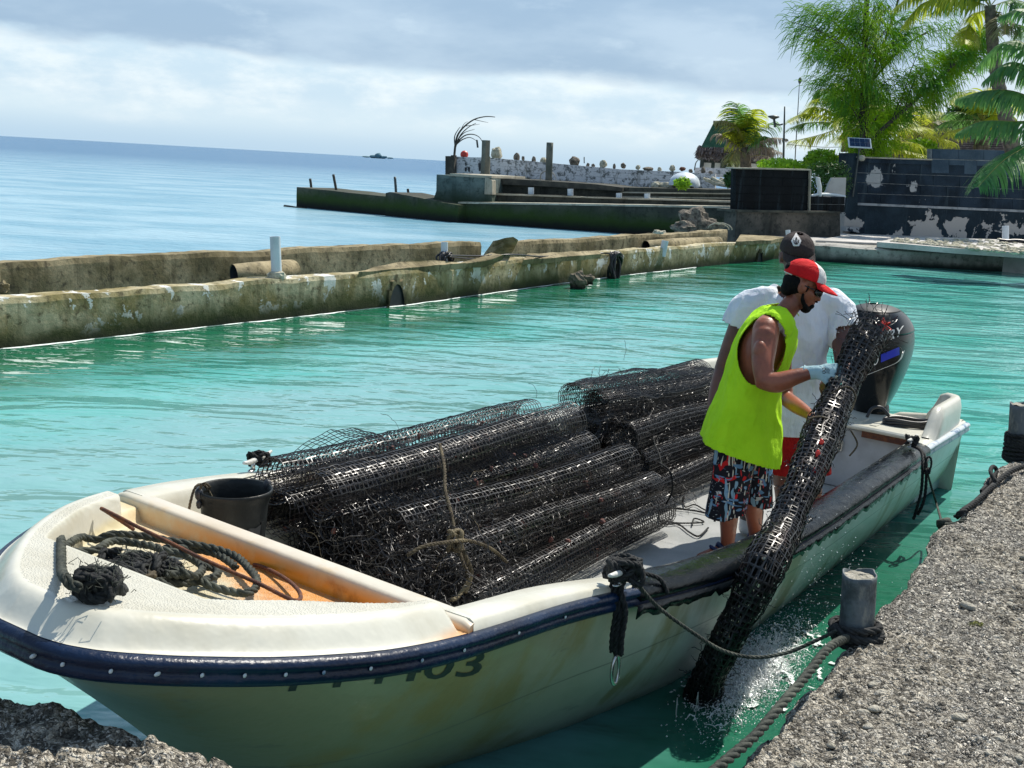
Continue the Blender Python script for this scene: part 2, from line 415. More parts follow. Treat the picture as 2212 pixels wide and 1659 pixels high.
M['quaytop'] = pm('quay pavement', (.52, .50, .48), (.36, .35, .33), .9, 1.2, bump=.02, bscale=20)
M['white'] = pm('pvc pipe', (.62, .68, .74), (.50, .56, .62), .35, 3)
M['pvcgrey'] = None
M['black'] = pm('black paint', (.012, .014, .018), (.03, .034, .042), .5, 3)
M['darkpaint'] = None
def blockmat(name, c1, c2, peelc, th, rough=.55):
    b = NB(name); col = b.mix(b.sm(b.noise(1.1, 5, .6), .35, .65), c1, c2)
    col = b.mix(b.math('MULTIPLY', b.sm(b.noise(4, 5, .6, sc=(1, 1, .08)), .55, .75), .5), col, (.06, .09, .11))
    s = b.sep(); low = b.sm(s[2], 1.7, .8)
    n = b.math('ADD', b.noise(.75, 6, .6, dist=.3), b.math('MULTIPLY', low, .065))
    col = b.mix(b.sm(n, th, th + .012), col, peelc)
    return b.done(col, rough, b.bump(b.math('ADD', b.noise(20, 5), b.math('MULTIPLY', n, 2.)), .015), spec=.08)
M['bigwall'] = blockmat('dark peeling paint', (.009, .020, .030), (.020, .038, .054), (.40, .38, .36), .572)
M['blk'] = blockmat('blue black block', (.006, .013, .022), (.018, .034, .055), (.34, .35, .36), .638)
M['blkl'] = blockmat('worn blue grey block', (.030, .055, .085), (.060, .095, .135), (.36, .38, .40), .64)
M['blkcell'] = blockmat('near black block', (.003, .005, .007), (.006, .009, .012), (.06, .08, .08), .76)
M['mortar'] = pm('mortar', (.30, .32, .34), (.14, .16, .18), .9, 3)
def white_brick():
    b = NB('peeling whitewash on blockwork')
    col = b.mix(b.sm(b.noise(5, 6, .75), .50, .60), (.66, .66, .68), (.15, .16, .16))
    col = b.mix(b.math('MULTIPLY', b.sm(b.noise(3.2, 5, .65, sc=(1, 1, .15)), .55, .72), .6), col, (.14, .13, .10))
    z = b.sep()[2]; f = b.math('FRACT', b.math('MULTIPLY', z, 4.6)); j = b.math('MULTIPLY', b.sm(f, .14, .0), b.sm(b.noise(2.2, 3), .40, .6))
    col = b.mix(j, col, (.16, .17, .18))
    return b.done(col, .9, b.bump(b.noise(12, 5), .02))
M['wbrick'] = white_brick()
M['sand'] = pm('coral sand', (.50, .46, .38), (.38, .35, .27), .95, 2, bump=.02)
M['grass'] = pm('dry grass', (.16, .20, .03), (.30, .27, .09), .95, 1.5)
M['wood'] = pm('weathered post', (.10, .11, .09), (.17, .17, .14), .85, 2, bump=.02, bscale=30)
M['woodd'] = pm('dark timber', (.03, .03, .025), (.07, .065, .05), .8, 3)
M['coral'] = pm('coral stone', (.22, .19, .15), (.07, .06, .05), .95, 9, bump=.03, bscale=30)
M['coralw'] = pm('bleached coral stone', (.50, .48, .38), (.30, .28, .20), .95, 9, bump=.03, bscale=30)
M['rust'] = pm('rusty steel', (.075, .028, .018), (.16, .055, .02), .85, 30, bump=.003, bscale=200)
M['thatch'] = pm('grey thatch', (.20, .17, .17), (.085, .07, .07), .95, 8, bump=.04, bscale=30)
M['groof'] = pm('green roof sheet', (.004, .030, .022), (.008, .045, .032), 1., 4, spec=.05)
M['steel'] = pm('dark steel', (.05, .06, .06), (.09, .10, .10), .5, 6, metal=.3)
M['red'] = pm('red buoy', (.55, .03, .02), (.40, .03, .02), .45, 5)
M['kayak'] = pm('pale hull plastic', (.60, .66, .72), (.45, .52, .58), .4, 3)
def leaf(name, c1, c2, trans=.35, rough=.5):
    b = NB(name); col = b.mix(b.sm(b.noise(.9, 3), .38, .62), c1, c2); b.done(col, rough, spec=.4)
    t = b.N.new('ShaderNodeBsdfTranslucent'); b.L.new(b.mix(.5, col, tuple(min(1, q * 1.8) for q in c2)), t.inputs[0])
    ms = b.N.new('ShaderNodeMixShader'); ms.inputs[0].default_value = trans
    out = [n for n in b.N if n.type == 'OUTPUT_MATERIAL'][0]
    b.L.new(b.P.outputs[0], ms.inputs[1]); b.L.new(t.outputs[0], ms.inputs[2]); b.L.new(ms.outputs[0], out.inputs[0]); return b.m
M['palm'] = leaf('palm leaflets', (.045, .15, .05), (.13, .27, .07), .4)
M['palmy'] = leaf('yellow palm leaflets', (.20, .28, .02), (.40, .44, .04), .5)
M['palmd'] = leaf('drying palm leaflets', (.20, .17, .10), (.13, .17, .06), .25)
M['palmdead'] = leaf('dead palm leaflets', (.20, .17, .15), (.28, .24, .21), .15)
M['casu'] = leaf('casuarina needles', (.05, .22, .06), (.32, .46, .02), .65)
M['bush'] = leaf('bush leaves', (.12, .28, .01), (.24, .42, .02), .45)
M['hedge'] = leaf('hedge leaves', (.02, .07, .015), (.045, .12, .02), .25)
M['bark'] = pm('palm bark', (.16, .13, .10), (.08, .07, .055), .9, 6, bump=.03, bscale=20)
M['rachis'] = pm('leaf rib', (.30, .30, .06), (.38, .30, .06), .6, 3)
M['barkc'] = pm('casuarina bark', (.06, .05, .04), (.10, .08, .06), .9, 6)
M['concm'] = M['wallc']

# ---------------------------------------------------------------- water and ground
WL = [on(-900, 960, 0), on(-400, 846, 0), on(0, 755, 0), on(300, 722, 0), on(600, 690, 0), on(870, 660, 0), on(1100, 628, 0), on(1300, 601, 0), on(1500, 578, 0), on(1650, 562, 0), on(1712, 556, 0)]
WLa = A_(WL)[:, :2]
nrm = lambda P: np.stack([-(np.gradient(P[:, 1])), np.gradient(P[:, 0])], 1) / np.linalg.norm(np.stack([np.gradient(P[:, 1]), np.gradient(P[:, 0])], 1), axis=1)[:, None]
mid = WLa + nrm(WLa) * .7                                        # between the two old walls
def sheet(name, poly, z, m, kind='structure', sub=None):
    mb = MB(); mb.add([[p[0], p[1], z] for p in poly], [list(range(len(poly)))]); return build(mb, name, m, kind=kind)
edge = [tuple(p) for p in mid] + [(9.3, 39.5), (12, 60), (60, 110)]
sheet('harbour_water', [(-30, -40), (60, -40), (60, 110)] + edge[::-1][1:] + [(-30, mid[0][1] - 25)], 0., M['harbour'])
sheet('sea_water', edge + [(2500, 4600), (-7000, 7200), (-7000, -300), (-30, mid[0][1] - 25)], 0., M['sea'])
sheet('seabed', [(-300, -80), (300, -80), (300, 400), (-300, 400)], -3.2, M['sand'])

# ---------------------------------------------------------------- walls
def path_wall(name, P, z0, z1, th, m, label=None, cat='wall', rough=.02, k=0, side=1, parent=None, step=.12, hole=None, kind=None, topz=None):
    """a wall of real thickness along a path: front face on the path, body behind it; crumbling edges"""
    P = resample(A_(P)[:, :2], step); n = nrm(P) * side; K = len(P)
    zz = topz(np.arange(K) / (K - 1)) if topz else np.full(K, z1)
    zt = zz + fbm(np.c_[P, np.zeros(K)], 1.1, 5, k) * rough * 3; zb = np.full(K, z0)
    prof = []
    for f, lv in ((0, 0.), (0, .12), (0, .3), (0, .5), (0, .7), (0, .88), (0, .96), (.06, 1.), (.5, 1.), (.94, 1.), (1, .96), (1, .5), (1, 0.)):
        q = np.c_[P + n * th * f, zb + (zt - zb) * lv]
        q[:, :2] += n * (fbm(q + 11 * f, 2.3, 4, k + 3) * rough * 1.2)[:, None]
        if 0 < f < 1: q[:, 2] += fbm(q, 5, 3, k) * rough
        prof.append(q)
    mb = MB(); mb.loft(A_(prof).transpose(1, 0, 2), 0, True)
    return build(mb, name, m, parent, False, label, cat if parent is None else None, kind=kind)
w_in = path_wall('sea_wall', WL, -1., .55, .32, M['wallc'], 'long low weathered concrete wall with flaking white paint, nearest the boat', rough=.028)
# the outlet arch: a dark pipe mouth let into the wall with a torn rim
def arch(px, py0, py1, hw, name, label, k=0, seg=4):
    A, B = WL[seg], WL[seg + 1]; c = vp(px, py1, A, B); n = A_([B[1] - A[1], A[0] - B[0], 0]); n /= np.linalg.norm(n); d = A_([B[0] - A[0], B[1] - A[1], 0]); d /= np.linalg.norm(d)
    s = pxsize(c); H = (py1 - py0) * s; Wd = hw * s * 1.7; c = c + n * .05
    out = []; inn = []
    for i in range(19):
        a = pi * i / 18; r = 1 + .12 * sin(i * 2.3 + k)
        out.append(c + d * Wd * cos(a) * r + np.array([0, 0, 1]) * (H * 1.12 * sin(a) * r - .05)); inn.append(c + d * Wd * .8 * cos(a) + np.array([0, 0, 1]) * (H * .95 * sin(a) - .05))
    mb = MB(); O = A_(out); I = A_(inn); back = I - n * .03
    mb.loft(A_([O, I]), 0, False, False); mb.loft(A_([O - n * .06, O]), 0, False, False)
    mb.loft(A_([I, I - n * .05]), 1, False, False); mb.add(np.r_[I - n * .03, [c - n * .03 - [0, 0, .3]]], [list(range(20))], 1)
    return build(mb, name, [M['wallo'], M['black']], label=label, cat='pipe outlet')
arch(852, 603, 672, 20, 'pipe_outlet', 'large dark arched pipe outlet at the foot of the sea wall')
arch(1637, 541, 574, 12, 'pipe_outlet', 'small dark arched outlet near the far corner of the sea wall', 3, 8)
OUT = [on(-900, 700, .8), on(0, 565, .8), on(250, 555, .8), on(500, 545, .8), on(760, 534, .8), on(1040, 522, .8)]
path_wall('outer_wall', OUT, -1., .8, .3, M['wallo'], 'longer broken outer concrete wall behind the sea wall, on the open water side', rough=.03, k=5)
OUT2 = [on(1098, 519, .8), on(1300, 511, .78), on(1480, 506, .74), on(1572, 500, .72)]
path_wall('outer_wall', OUT2, -1., .76, .3, M['wallo'], 'far stretch of broken outer wall beyond the leaning slab', rough=.035, k=8)
# rubble between the two walls
def slab(P4, th, m, name='concrete_slab', label=None, tilt=0, k=0, cat='slab', group=None):
    P = A_(P4); a = P[1] - P[0]; b = P[3] - P[0]; n = np.cross(a, b); n /= np.linalg.norm(n); n = n if n[2] > 0 else -n
    G = A_([[P[0] * (1 - u) * (1 - v) + P[1] * u * (1 - v) + P[2] * u * v + P[3] * (1 - u) * v for v in np.linspace(0, 1, 9)] for u in np.linspace(0, 1, 14)])
    G += n * (fbm(G, 3, 4, k) * .05)[..., None]; e = (fbm(G * 1.3, 4, 3, k + 2) * .09)[..., None]
    G[0] += (a / np.linalg.norm(a)) * e[0]; G[-1] += (a / np.linalg.norm(a)) * e[-1]; G[:, 0] += (b / np.linalg.norm(b)) * e[:, 0]; G[:, -1] += (b / np.linalg.norm(b)) * e[:, -1]
    mb = MB(); mb.grid(G); mb.grid(G - n * th)
    ring = lambda Q: np.concatenate([Q[:, 0], Q[-1, 1:], Q[::-1, -1][1:], Q[0, ::-1][1:]])
    mb.loft(A_([ring(G), ring(G - n * th)]), 0, False, False)
    return build(mb, name, m, label=label, cat=cat, group=group)
slab([on(1040, 555, .55), on(1065, 521, .85), on(1108, 512, .98), on(1085, 560, .45)], .12, M['wallo'], label='broken slab leaning up through the gap in the outer wall', k=1)
slab([on(775, 588, .58), on(1005, 568, .60), on(900, 560, .70), on(815, 574, .62)], .1, M['wallo'], label='flat greenish slab lying in the trench behind the flaking wall paint', k=2)
slab([on(985, 571, .58), on(1050, 566, .60), on(1090, 549, .74), on(1060, 546, .72)], .1, M['wallo'], label='thin slab lying under the black rope beside the leaning slab', k=3)
slab([on(1130, 562, .56), on(1300, 548, .58), on(1290, 541, .64), on(1140, 548, .64)], .1, M['wallo'], label='long sunken slab in the trench beside the black hose bundle', k=6)
slab([on(-60, 626, .35), on(480, 590, .35), on(500, 570, .45), on(-60, 600, .45)], .1, M['wallo'], label='dark mossy ledge at the near end of the trench', k=4)
slab([on(1590, 521, .60), on(1665, 519, .60), on(1700, 512, .60), on(1600, 506, .60)], .1, M['wallo'], label='sloping slab at the corner below the dark low wall', k=5)
def pipe_run(name, pts, r, m, label, cat='pipe', n=18, group=None):
    mb = MB(); P = resample(cr(pts), .08); mb.tube(P, r, n, 0, False); T, N, B = frames(P)
    mb.tube(P, r * .86, n, 1, False); return build(mb, name, [m, M['black']], smooth=True, label=label, cat=cat, group=group)
pipe_run('drain_pipe', [on(505, 596, .50), on(560, 590, .53), on(628, 584, .50)], .17, M['wallo'], 'fat mossy concrete drain pipe lying behind the tall white pipe')
pipe_run('drain_pipe', [on(1395, 534, .5), on(1450, 529, .55), on(1550, 524, .5)], .16, M['wallo'], 'long mossy pipe lying behind the short tilted white pipe')
def vpipe(px0, py0, px1, py1, wpx, base_z, label, m='white', group='white plastic pipes standing on the walls', Y=None, collar=None):
    p0 = on(px1, py1, base_z) if Y is None else at(px1, py1, Y); p1 = at(px0, py0, p0[1]); r = wpx * pxsize(p0) / 2; d = (p1 - p0) / np.linalg.norm(p1 - p0)
    root = empty('white_pipe', p0, label, 'pipe', group)
    mb = MB(); P = np.linspace(p0 - d * .15, p1, 9); mb.tube(P, r, 20, 0, False); mb.tube(P[-4:], r * .86, 20, 0, False)
    T, N, B = frames(P); a = np.arange(20) * 2 * pi / 20
    ro = p1 + r * (np.cos(a)[:, None] * N[-1] + np.sin(a)[:, None] * B[-1]); ri = p1 + r * .86 * (np.cos(a)[:, None] * N[-1] + np.sin(a)[:, None] * B[-1]); mb.loft(A_([ro, ri]), 0, False)
    build(mb, 'pipe', M[m], root, True)
    if collar:
        mb = MB(); mb.ell(p0 + [0, 0, .02], (r * 1.9, r * 1.9, .09), None, 12, 0, .25, 3); build(mb, 'collar', M[collar], root)
    return root
vpipe(594, 511, 598, 600, 22, .56, 'tall white pipe standing on the sea wall, nearest the boat bow', collar='coralw')
vpipe(960, 523, 960, 562, 15, .62, 'short white pipe with black rope bundled round its foot')
vpipe(1437, 520, 1433, 540, 15, .5, 'stubby tilted white pipe on the sea wall near the corner')
# black hose bundle over the wall, black rope at the pipe
M['rubber'] = pm('black rubber', (.010, .011, .013), (.02, .02, .024), .42, 10)
def bundle(name, c, rx, rz, n, label, d, cat='hose', rad=.02):
    mb = MB(); nn = np.cross(d, [0, 0, 1])
    for i in range(n):
        a = np.linspace(0, 2 * pi, 26); k = rng.uniform(.75, 1.1); o = rng.uniform(-.06, .06)
        P = c + np.outer(np.cos(a) * rx * k, d) + np.outer(np.sin(a) * rz * rng.uniform(.85, 1.08), [0, 0, 1]) + nn * (o + .05 * np.sin(a * 2 + i))[:, None]
        mb.tube(P + fbm(P, 3, 2, i)[:, None] * .08, rad, 6, 0, False)
    return build(mb, name, M['rubber'], smooth=True, label=label, cat=cat)
dW = A_(WL[7]) - A_(WL[6]); dW /= np.linalg.norm(dW)
bundle('hose_bundle', vp(1322, 577, WL[6], WL[8]) + [.04, -.03, -.02], .20, .33, 9, 'black rubber hoses looped over the edge of the sea wall', dW, rad=.028)
bundle('rope_bundle', on(962, 563, .62), .13, .13, 12, 'tangle of black rope round the short white pipe', dW, 'rope', .018)
mb = MB(); mb.tube(cr([on(970, 552, .74), on(1050, 553, .68), on(1110, 550, .70), on(1170, 554, .6), on(1240, 550, .56), on(1300, 547, .57), on(1318, 548, .58)]), .016, 6)
mb.tube(cr([on(970, 555, .70), on(1030, 559, .62), on(1060, 551, .7), on(1090, 556, .6)]), .013, 6)
build(mb, 'black_rope', M['rubber'], smooth=True, label='black rope strung slack between the short pipe and the hose bundle', cat='rope')
def rock(px, py, Y, wpx, hpx, m, label, name='rock', k=0, group=None, z=None, cat='rock'):
    c = at(px, py, Y) if z is None else on(px, py, z); s = pxsize(c); mb = MB()
    mb.ell(c, (wpx * s / 2, wpx * s / 2 * .8, hpx * s / 2), None, 22, 0, .85, k)
    return build(mb, name, m, label=label, cat=cat, group=group)
M['rockw'] = concrete('waterline rock', (.12, .10, .07), (.22, .19, .14), (.04, .035, .03), wet=((.01, .012, .01), .0, .15))
rock(1246, 612, 0, 36, 46, M['rockw'], 'jagged rock in the water at the foot of the sea wall beside the hoses', k=2, z=.10)
rock(1270, 604, 0, 26, 22, M['rockw'], 'small rock in the water between the jagged rock and the hoses', k=8, z=.12)
rock(1497, 476, 36, 62, 52, M['coral'], 'tall pointed coral rock on the end of the outer wall', k=1)
rock(1478, 492, 35.6, 50, 26, M['coral'], 'low pale coral rock in front of the pointed one', k=4)
rock(1530, 487, 36.3, 60, 26, M['coral'], 'dark coral rubble between the pointed rock and the low dark wall', k=6)
rock(1425, 502, 35, 26, 10, M['coralw'], 'flat yellow stone on top of the outer wall', k=9)
rock(8, 622, 0, 24, 26, M['wallo'], 'lump of broken concrete at the near end of the trench', k=11, z=.6)
mb = MB(); cc = at(1555, 497, 35.8); sp = pxsize(cc)
for rr, o in ((1, 0), (.8, .12)):
    a = np.linspace(.1, pi - .1, 14); mb.tube(cc + np.stack([-np.cos(a) * 26 * sp * rr, np.full(14, o), np.sin(a) * 15 * sp * rr], 1), .02, 6)
build(mb, 'bent_hoop', M['coralw'], smooth=True, label='pale bent hoop of pipe lying by the dark low wall', cat='hoop')
# foam line along the wall foot
def foam_line(P, name, label, w=.05, off=.05):
    P = resample(A_(P)[:, :2], .05); n = -nrm(P); K = len(P); c = np.c_[P, np.zeros(K)]
    ww = np.clip(fbm(c, 2.4, 5, 3) * 5 + .15, .0, 1) * w; o = off + fbm(c, .8, 3, 9) * .06
    a = np.c_[P + n * o[:, None], np.full(K, .006)]; b = np.c_[P + n * (o + ww)[:, None], np.full(K, .006)]
    top = (a + b) / 2 + [0, 0, .012]; mb = MB(); mb.loft(A_([a, top, b]).transpose(1, 0, 2), 0, False, False)
    return build(mb, name, M['foam'], kind='stuff', label=label, smooth=True)
M['foam'] = pm('foam', (.72, .78, .76), (.5, .6, .58), .6, 20)
foam_line(WL[:9], 'foam_line', 'thin white line of foam along the foot of the sea wall', .032, .035)
# ---------------------------------------------------------------- the old pier beyond the walls
FA = on(990, 480, 0); FB = on(1220, 496, 0); FD = (FB - FA) / np.linalg.norm(FB - FA); FN = np.array([-FD[1], FD[0], 0])      # FN points away from the camera
def face(pts, A, B, depth, m, name, label=None, parent=None, cat='wall', bev=0, k=0, rough=.03, back=None):
    """a block whose front face is the polygon seen at these pixels on the vertical plane A-B, with real depth"""
    P = A_([vp(x, y, A, B) for x, y in pts]); d = A_([B[0] - A[0], B[1] - A[1], 0]); d /= np.linalg.norm(d); n = np.array([-d[1], d[0], 0])
    if n[1] < 0: n = -n
    Q = np.concatenate([a_ + (b_ - a_) * np.arange(m_)[:, None] / m_ for a_, b_, m_ in [(p, q, max(1, int(np.linalg.norm(q - p) / .35))) for p, q in zip(P, np.r_[P[1:], P[:1]])]]); Q = Q + fbm(Q, 1.7, 4, k)[:, None] * rough * 2 * A_([d[0], d[1], 1])
    R = Q + n * depth
    mb = MB(); mb.loft(A_([Q, R]), 0, True)
    return build(mb, name, m, parent, False, label, cat if parent is None else None)
pl = lambda o: (FA + FN * o, FB + FN * o)
RA = on(640, 447, 0); RB = on(985, 480, 0)
face([(640, 460), (641, 404), (836, 425), (836, 490)], RA, RB, 2.3, M['pierc'], 'broken_ramp', 'farthest tilted concrete slab of the broken pier, with a thin beam at its foot', cat='slab')
face([(832, 492), (833, 417), (842, 415), (990, 443), (990, 492)], RA - FN * .25, RB - FN * .25, 1.9, M['pierc'], 'broken_ramp', 'mossy tilted concrete slab joining the pier to the farther slab', cat='slab', k=2)
mb = MB(); a = vp(626, 445, RA, RB); b = vp(672, 452, RA, RB); mb.tube(A_([a, b]) - FN * .5, .07, 6); build(mb, 'floating_beam', M['woodd'], label='thin dark beam lying in the water at the far tip of the pier', cat='beam')
def post(px0, py0, px1, py1, wpx, o, m, label, group=None, name='post', AB=None, n=10, cat='post', sq=False):
    A, B = AB or pl(o); p0 = vp(px1, py1, A, B); p1 = vp(px0, py0, A, B); r = wpx * pxsize(p0) / 2
    mb = MB(); P = np.linspace(p0 - (p1 - p0) * .06, p1, 7); P[1:-1] += fbm(P[1:-1], 3, 2)[:, None] * .02
    mb.tube(P, r * (1.25 if sq else 1), 4 if sq else n); return build(mb, name, m, smooth=not sq, label=label, cat=cat, group=group)
for x0, y0, x1, y1, l in ((670, 386, 673, 409, 'leftmost short'), (720, 377, 726, 410, 'tall leaning'), (853, 382, 856, 422, 'tallest upright'), (881, 408, 883, 424, 'stubby right hand')):
    post(x0, y0, x1, y1, 5.5, 1.2, M['woodd' if y1 - y0 < 34 else 'steel'], l + ' thin post on the tilted slabs of the pier', 'thin posts on the broken pier slabs', AB=(RA + FN * 1.0, RB + FN * 1.0))
# lower and upper tiers
pier = empty('pier', FA, 'long dark stepped concrete pier with a mossy foot', 'pier')
face([(988, 492), (990, 438), (1590, 449), (1590, 520), (1230, 510)], *pl(0), 1.6, M['pierc'], 'lower_wall', parent=pier, k=3)
face([(989, 439.5), (990, 436), (1300, 441), (1590, 446), (1590, 450)], *pl(-.06), 1.4, M['ledge'], 'lower_ledge', parent=pier, k=3, rough=.01)
face([(1060, 442), (1060, 417), (1580, 436), (1590, 449)], *pl(1.3), 1.2, M['pierc'], 'middle_wall', parent=pier, k=4)
face([(1062, 421), (1062, 417.5), (1300, 426), (1585, 434), (1585, 438)], *pl(1.24), 1.2, M['ledge'], 'middle_ledge', parent=pier, k=6, rough=.01)
face([(1060, 425), (1062, 384), (1180, 391), (1290, 398), (1330, 404), (1590, 410), (1590, 440)], *pl(2.2), 6.5, M['pierc'], 'upper_wall', parent=pier, k=5)
face([(1060, 397), (1062, 384), (1180, 391), (1290, 398), (1345, 405), (1345, 413), (1290, 410), (1180, 403)], *pl(1.95), .3, M['woodd'], 'top_beam', parent=pier, k=7, rough=.01)
for q, (y0, y1) in enumerate(((414, 417), (424, 427))):
    face([(1340, y0), (1590, y0 + 3), (1590, y1 + 3), (1340, y1)], *pl(2.12), .2, M['ledge'], 'course_ledge', parent=pier, k=8 + q, rough=.01)
blk = empty('corner_block', vp(950, 437, *pl(0)), 'rounded concrete head block of the pier with stained teal grey sides', 'block')
face([(934, 437), (943, 412), (943, 377), (1063, 382), (1063, 442), (1000, 446)], *pl(.7), 6.0, M['pierb'], 'block', parent=blk, k=9)
face([(1046, 420), (1048, 383), (1056, 384), (1063, 390), (1063, 421)], *pl(.62), .5, M['ledge'], 'end_stone', parent=blk, k=10)
face([(970, 380), (972, 374), (1062, 380), (1062, 385)], *pl(.66), 5., M['ledge'], 'top_slab', parent=blk, k=11, rough=.01)
for i, (x0, y0, x1, y1, l) in enumerate(((1069, 400, 1069, 421, 'first'), (1147, 405, 1147, 426, 'second'), (1232, 408, 1232, 431, 'third'), (1337, 417, 1337, 440, 'fourth'), (1398, 418, 1398, 440, 'fifth'))):
    p = vp(x1, y1, *pl(1.6)); vpipe(x0, y0, x1, y1, 12.5, 0, l + ' white pipe along the pier ledge counted from the pier head', Y=p[1], group='white pipes standing on the pier ledge')
# whitewashed wall with its finds
WA, WB = pl(6.4)
wtop = [(978, 338), (1064, 341), (1190, 352), (1345, 366), (1440, 370), (1545, 376)]; wbot = [(978, 378), (1064, 384), (1190, 396), (1345, 408), (1440, 411), (1545, 416)]
ww = empty('whitewashed_wall', vp(1200, 400, WA, WB), 'long low whitewashed block wall with peeling paint and stones along its top', 'wall')
face(wbot + wtop[::-1], WA, WB, .3, M['wbrick'], 'blockwork', parent=ww, k=12, rough=.015)
for px, py, w, h in ((1006, 366, 5, 9), (1013, 366, 5, 9), (1036, 361, 6, 17), (1006, 355, 3, 6)):     # keyhole gaps at the near end
    face([(px - w / 2, py - h / 2), (px + w / 2, py - h / 2), (px + w * .3, py + h / 2), (px - w * .3, py + h / 2)], WA - FN * .02, WB - FN * .02, .1, M['black'], 'gap', parent=ww, rough=0)
for i, (x0, x1, y0, y1) in enumerate(((962, 974, 337, 380), (974, 981, 335, 379))):
    face([(x0, y1), (x0, y0), (x1, y0), (x1, y1)], WA - FN * .5, WB - FN * .5, .35, M['woodd'], 'end_timber', parent=ww, rough=.01)
face([(1500, 380), (1500, 362), (1590, 364), (1590, 384)], WA + FN * .8, WB + FN * .8, .3, M['wbrick'], 'end_panel', parent=ww, rough=.02)
post(1050, 303, 1047, 384, 14, 5, M['wood'], 'square timber post beside the red buoy', 'grey posts on the pier', sq=True)
post(1188, 308, 1185, 391, 15, 4, M['wood'], 'round timber post standing alone on the middle of the pier', 'grey posts on the pier')
post(1057, 338, 1056, 380, 4, 5.2, M['ledge'], 'thin pale batten against the square post', name='batten', sq=True)
def onwall(px, py, wpx, hpx, m, label, name='coral_stone', k=0, group='stones and coral heads along the whitewashed wall', rough=.5, cat='stone'):
    c = vp(px, py + 3, WA + FN * .15, WB + FN * .15); s = pxsize(c) * 1.15; mb = MB(); mb.ell(c, (wpx * s / 2, wpx * s / 2.3, hpx * s / 2), None, 12, 0, rough, k)
    return build(mb, name, m, label=label, cat=cat, group=group)
onwall(1003, 331, 15, 15, M['red'], 'red round buoy sitting on the end of the whitewashed wall', 'buoy', 0, None, 0, 'buoy')
for i, (px, py, w, h, m, l) in enumerate(((1072, 330, 21, 26, 'coralw', 'tallest pale stone'), (1116, 337, 12, 16, 'coral', 'dark stone right of the tallest'), (1130, 340, 6, 10, 'coral', 'tiny stone between two larger ones'),
        (1153, 342, 8, 12, 'coral', 'upright dark egg shaped stone'), (1174, 344, 13, 14, 'coralw', 'pale rounded stone left of the round post'), (1241, 346, 19, 19, 'coral', 'broad brown coral just right of the round post'),
        (1270, 354, 6, 9, 'coral', 'thin dark peg of coral'), (1281, 355, 7, 8, 'coral', 'very small dark coral'), (1303, 352, 14, 15, 'coralw', 'greenish coral right of the round post'), (1327, 357, 6, 11, 'coral', 'narrow pointed coral'),
        (1346, 355, 10, 10, 'coral', 'small dark round coral'), (1378, 359, 9, 9, 'coralw', 'small pale coral near the wall middle'), (1400, 362, 20, 8, 'coral', 'low mossy lump'), (1425, 363, 8, 8, 'coralw', 'little pale pebble'),
        (1452, 361, 11, 12, 'coralw', 'pale lump before the brick'), (1474, 362, 12, 8, 'red', 'rusty orange brick'), (1492, 366, 8, 7, 'coral', 'low dark stone'), (1519, 365, 9, 12, 'coral', 'dark pear shaped stone beside the hut'), (1535, 370, 8, 7, 'coral', 'last dark stone under the hut'))):
    onwall(px, py, w, h, M[m] if m != 'red' else M['rust'], l + ' on the whitewashed wall', k=i * 3 + 1)
post(1262, 339, 1262, 352, 2.2, 6.5, M['wood'], 'little stick figure of driftwood on the whitewashed wall', name='driftwood_stick')
# dead branch
def branchy(name, curves, m, label, cat, r0, plane):
    mb = MB()
    for pts, r in curves:
        P = cr([vp(x, y, *plane) for x, y in pts], 6); P += FN * (fbm(P, .8, 2)[:, None] * .5); mb.tube(P, np.linspace(r, r * .3, len(P)) * r0, 5)
    return build(mb, name, m, smooth=True, label=label, cat=cat)
branchy('dead_branch', [([(982, 337), (985, 312), (990, 290), (1003, 272), (1023, 258), (1050, 252), (1070, 253)], 1.6), ([(985, 318), (995, 292), (1010, 275), (1027, 266)], 1.1), ([(984, 314), (983, 295), (989, 281), (994, 274)], .9),
    ([(989, 307), (1003, 293), (1020, 290), (1036, 297), (1045, 312)], 1.), ([(988, 311), (1000, 301), (1015, 297), (1032, 306)], .9), ([(990, 301), (1003, 286), (1024, 279)], .7), ([(1023, 258), (1041, 262), (1056, 265)], .5), ([(1005, 272), (1021, 270), (1036, 268)], .5), ([(993, 285), (1001, 268), (1009, 262)], .5)],
    M['woodd'], 'dead leafless branch curving over the end of the whitewashed wall', 'branch', .035, pl(6.6))
post(1030, 302, 1032, 318, 4, 6.4, M['steel'], 'small dark lantern hanging from the dead branch', name='hanging_lantern', cat='lantern')
branchy('hooped_wire', [([(1168, 393), (1170, 376), (1180, 370), (1195, 374), (1203, 392)], 1.)], M['ledge'], 'pale hoop of wire around the round post', 'wire', .03, pl(4.2))
branchy('bare_stem', [([(1500, 368), (1503, 352), (1510, 344), (1516, 341)], 1.)], M['wood'], 'thin bare curved stem behind the whitewashed wall left of the hut', 'branch', .03, pl(7))
# ground behind
mb = MB(); L0 = [vp(978, 382, *pl(4)), vp(1600, 412, *pl(2.2))]
zt = 1.42
mb.add([list(vp(1065, 388, *pl(2.3))[:2]) + [1.36], list(vp(1600, 410, *pl(2.3))[:2]) + [1.36], [70, 60, 1.4], [110, 150, 1.4], [10, 75, 1.4], list(vp(1065, 388, *pl(7))[:2]) + [1.36]], [[0, 1, 2, 3, 4, 5]])
build(mb, 'sandy_ground', M['sand'], kind='structure')
G0 = vp(1330, 404, *pl(4)); G1 = vp(1585, 410, *pl(3.4))
mb = MB(); g = A_([[p + q for q in (FN * 0, FN * .7 + [0, 0, .06], FN * 1.5 + [0, 0, .07], FN * 2.6)] for p in np.linspace(G0, G1, 20)]); g[..., 2] = np.array([1.37, 1.44, 1.46, 1.38])[None] + fbm(g, 1, 3) * .08; mb.grid(g)
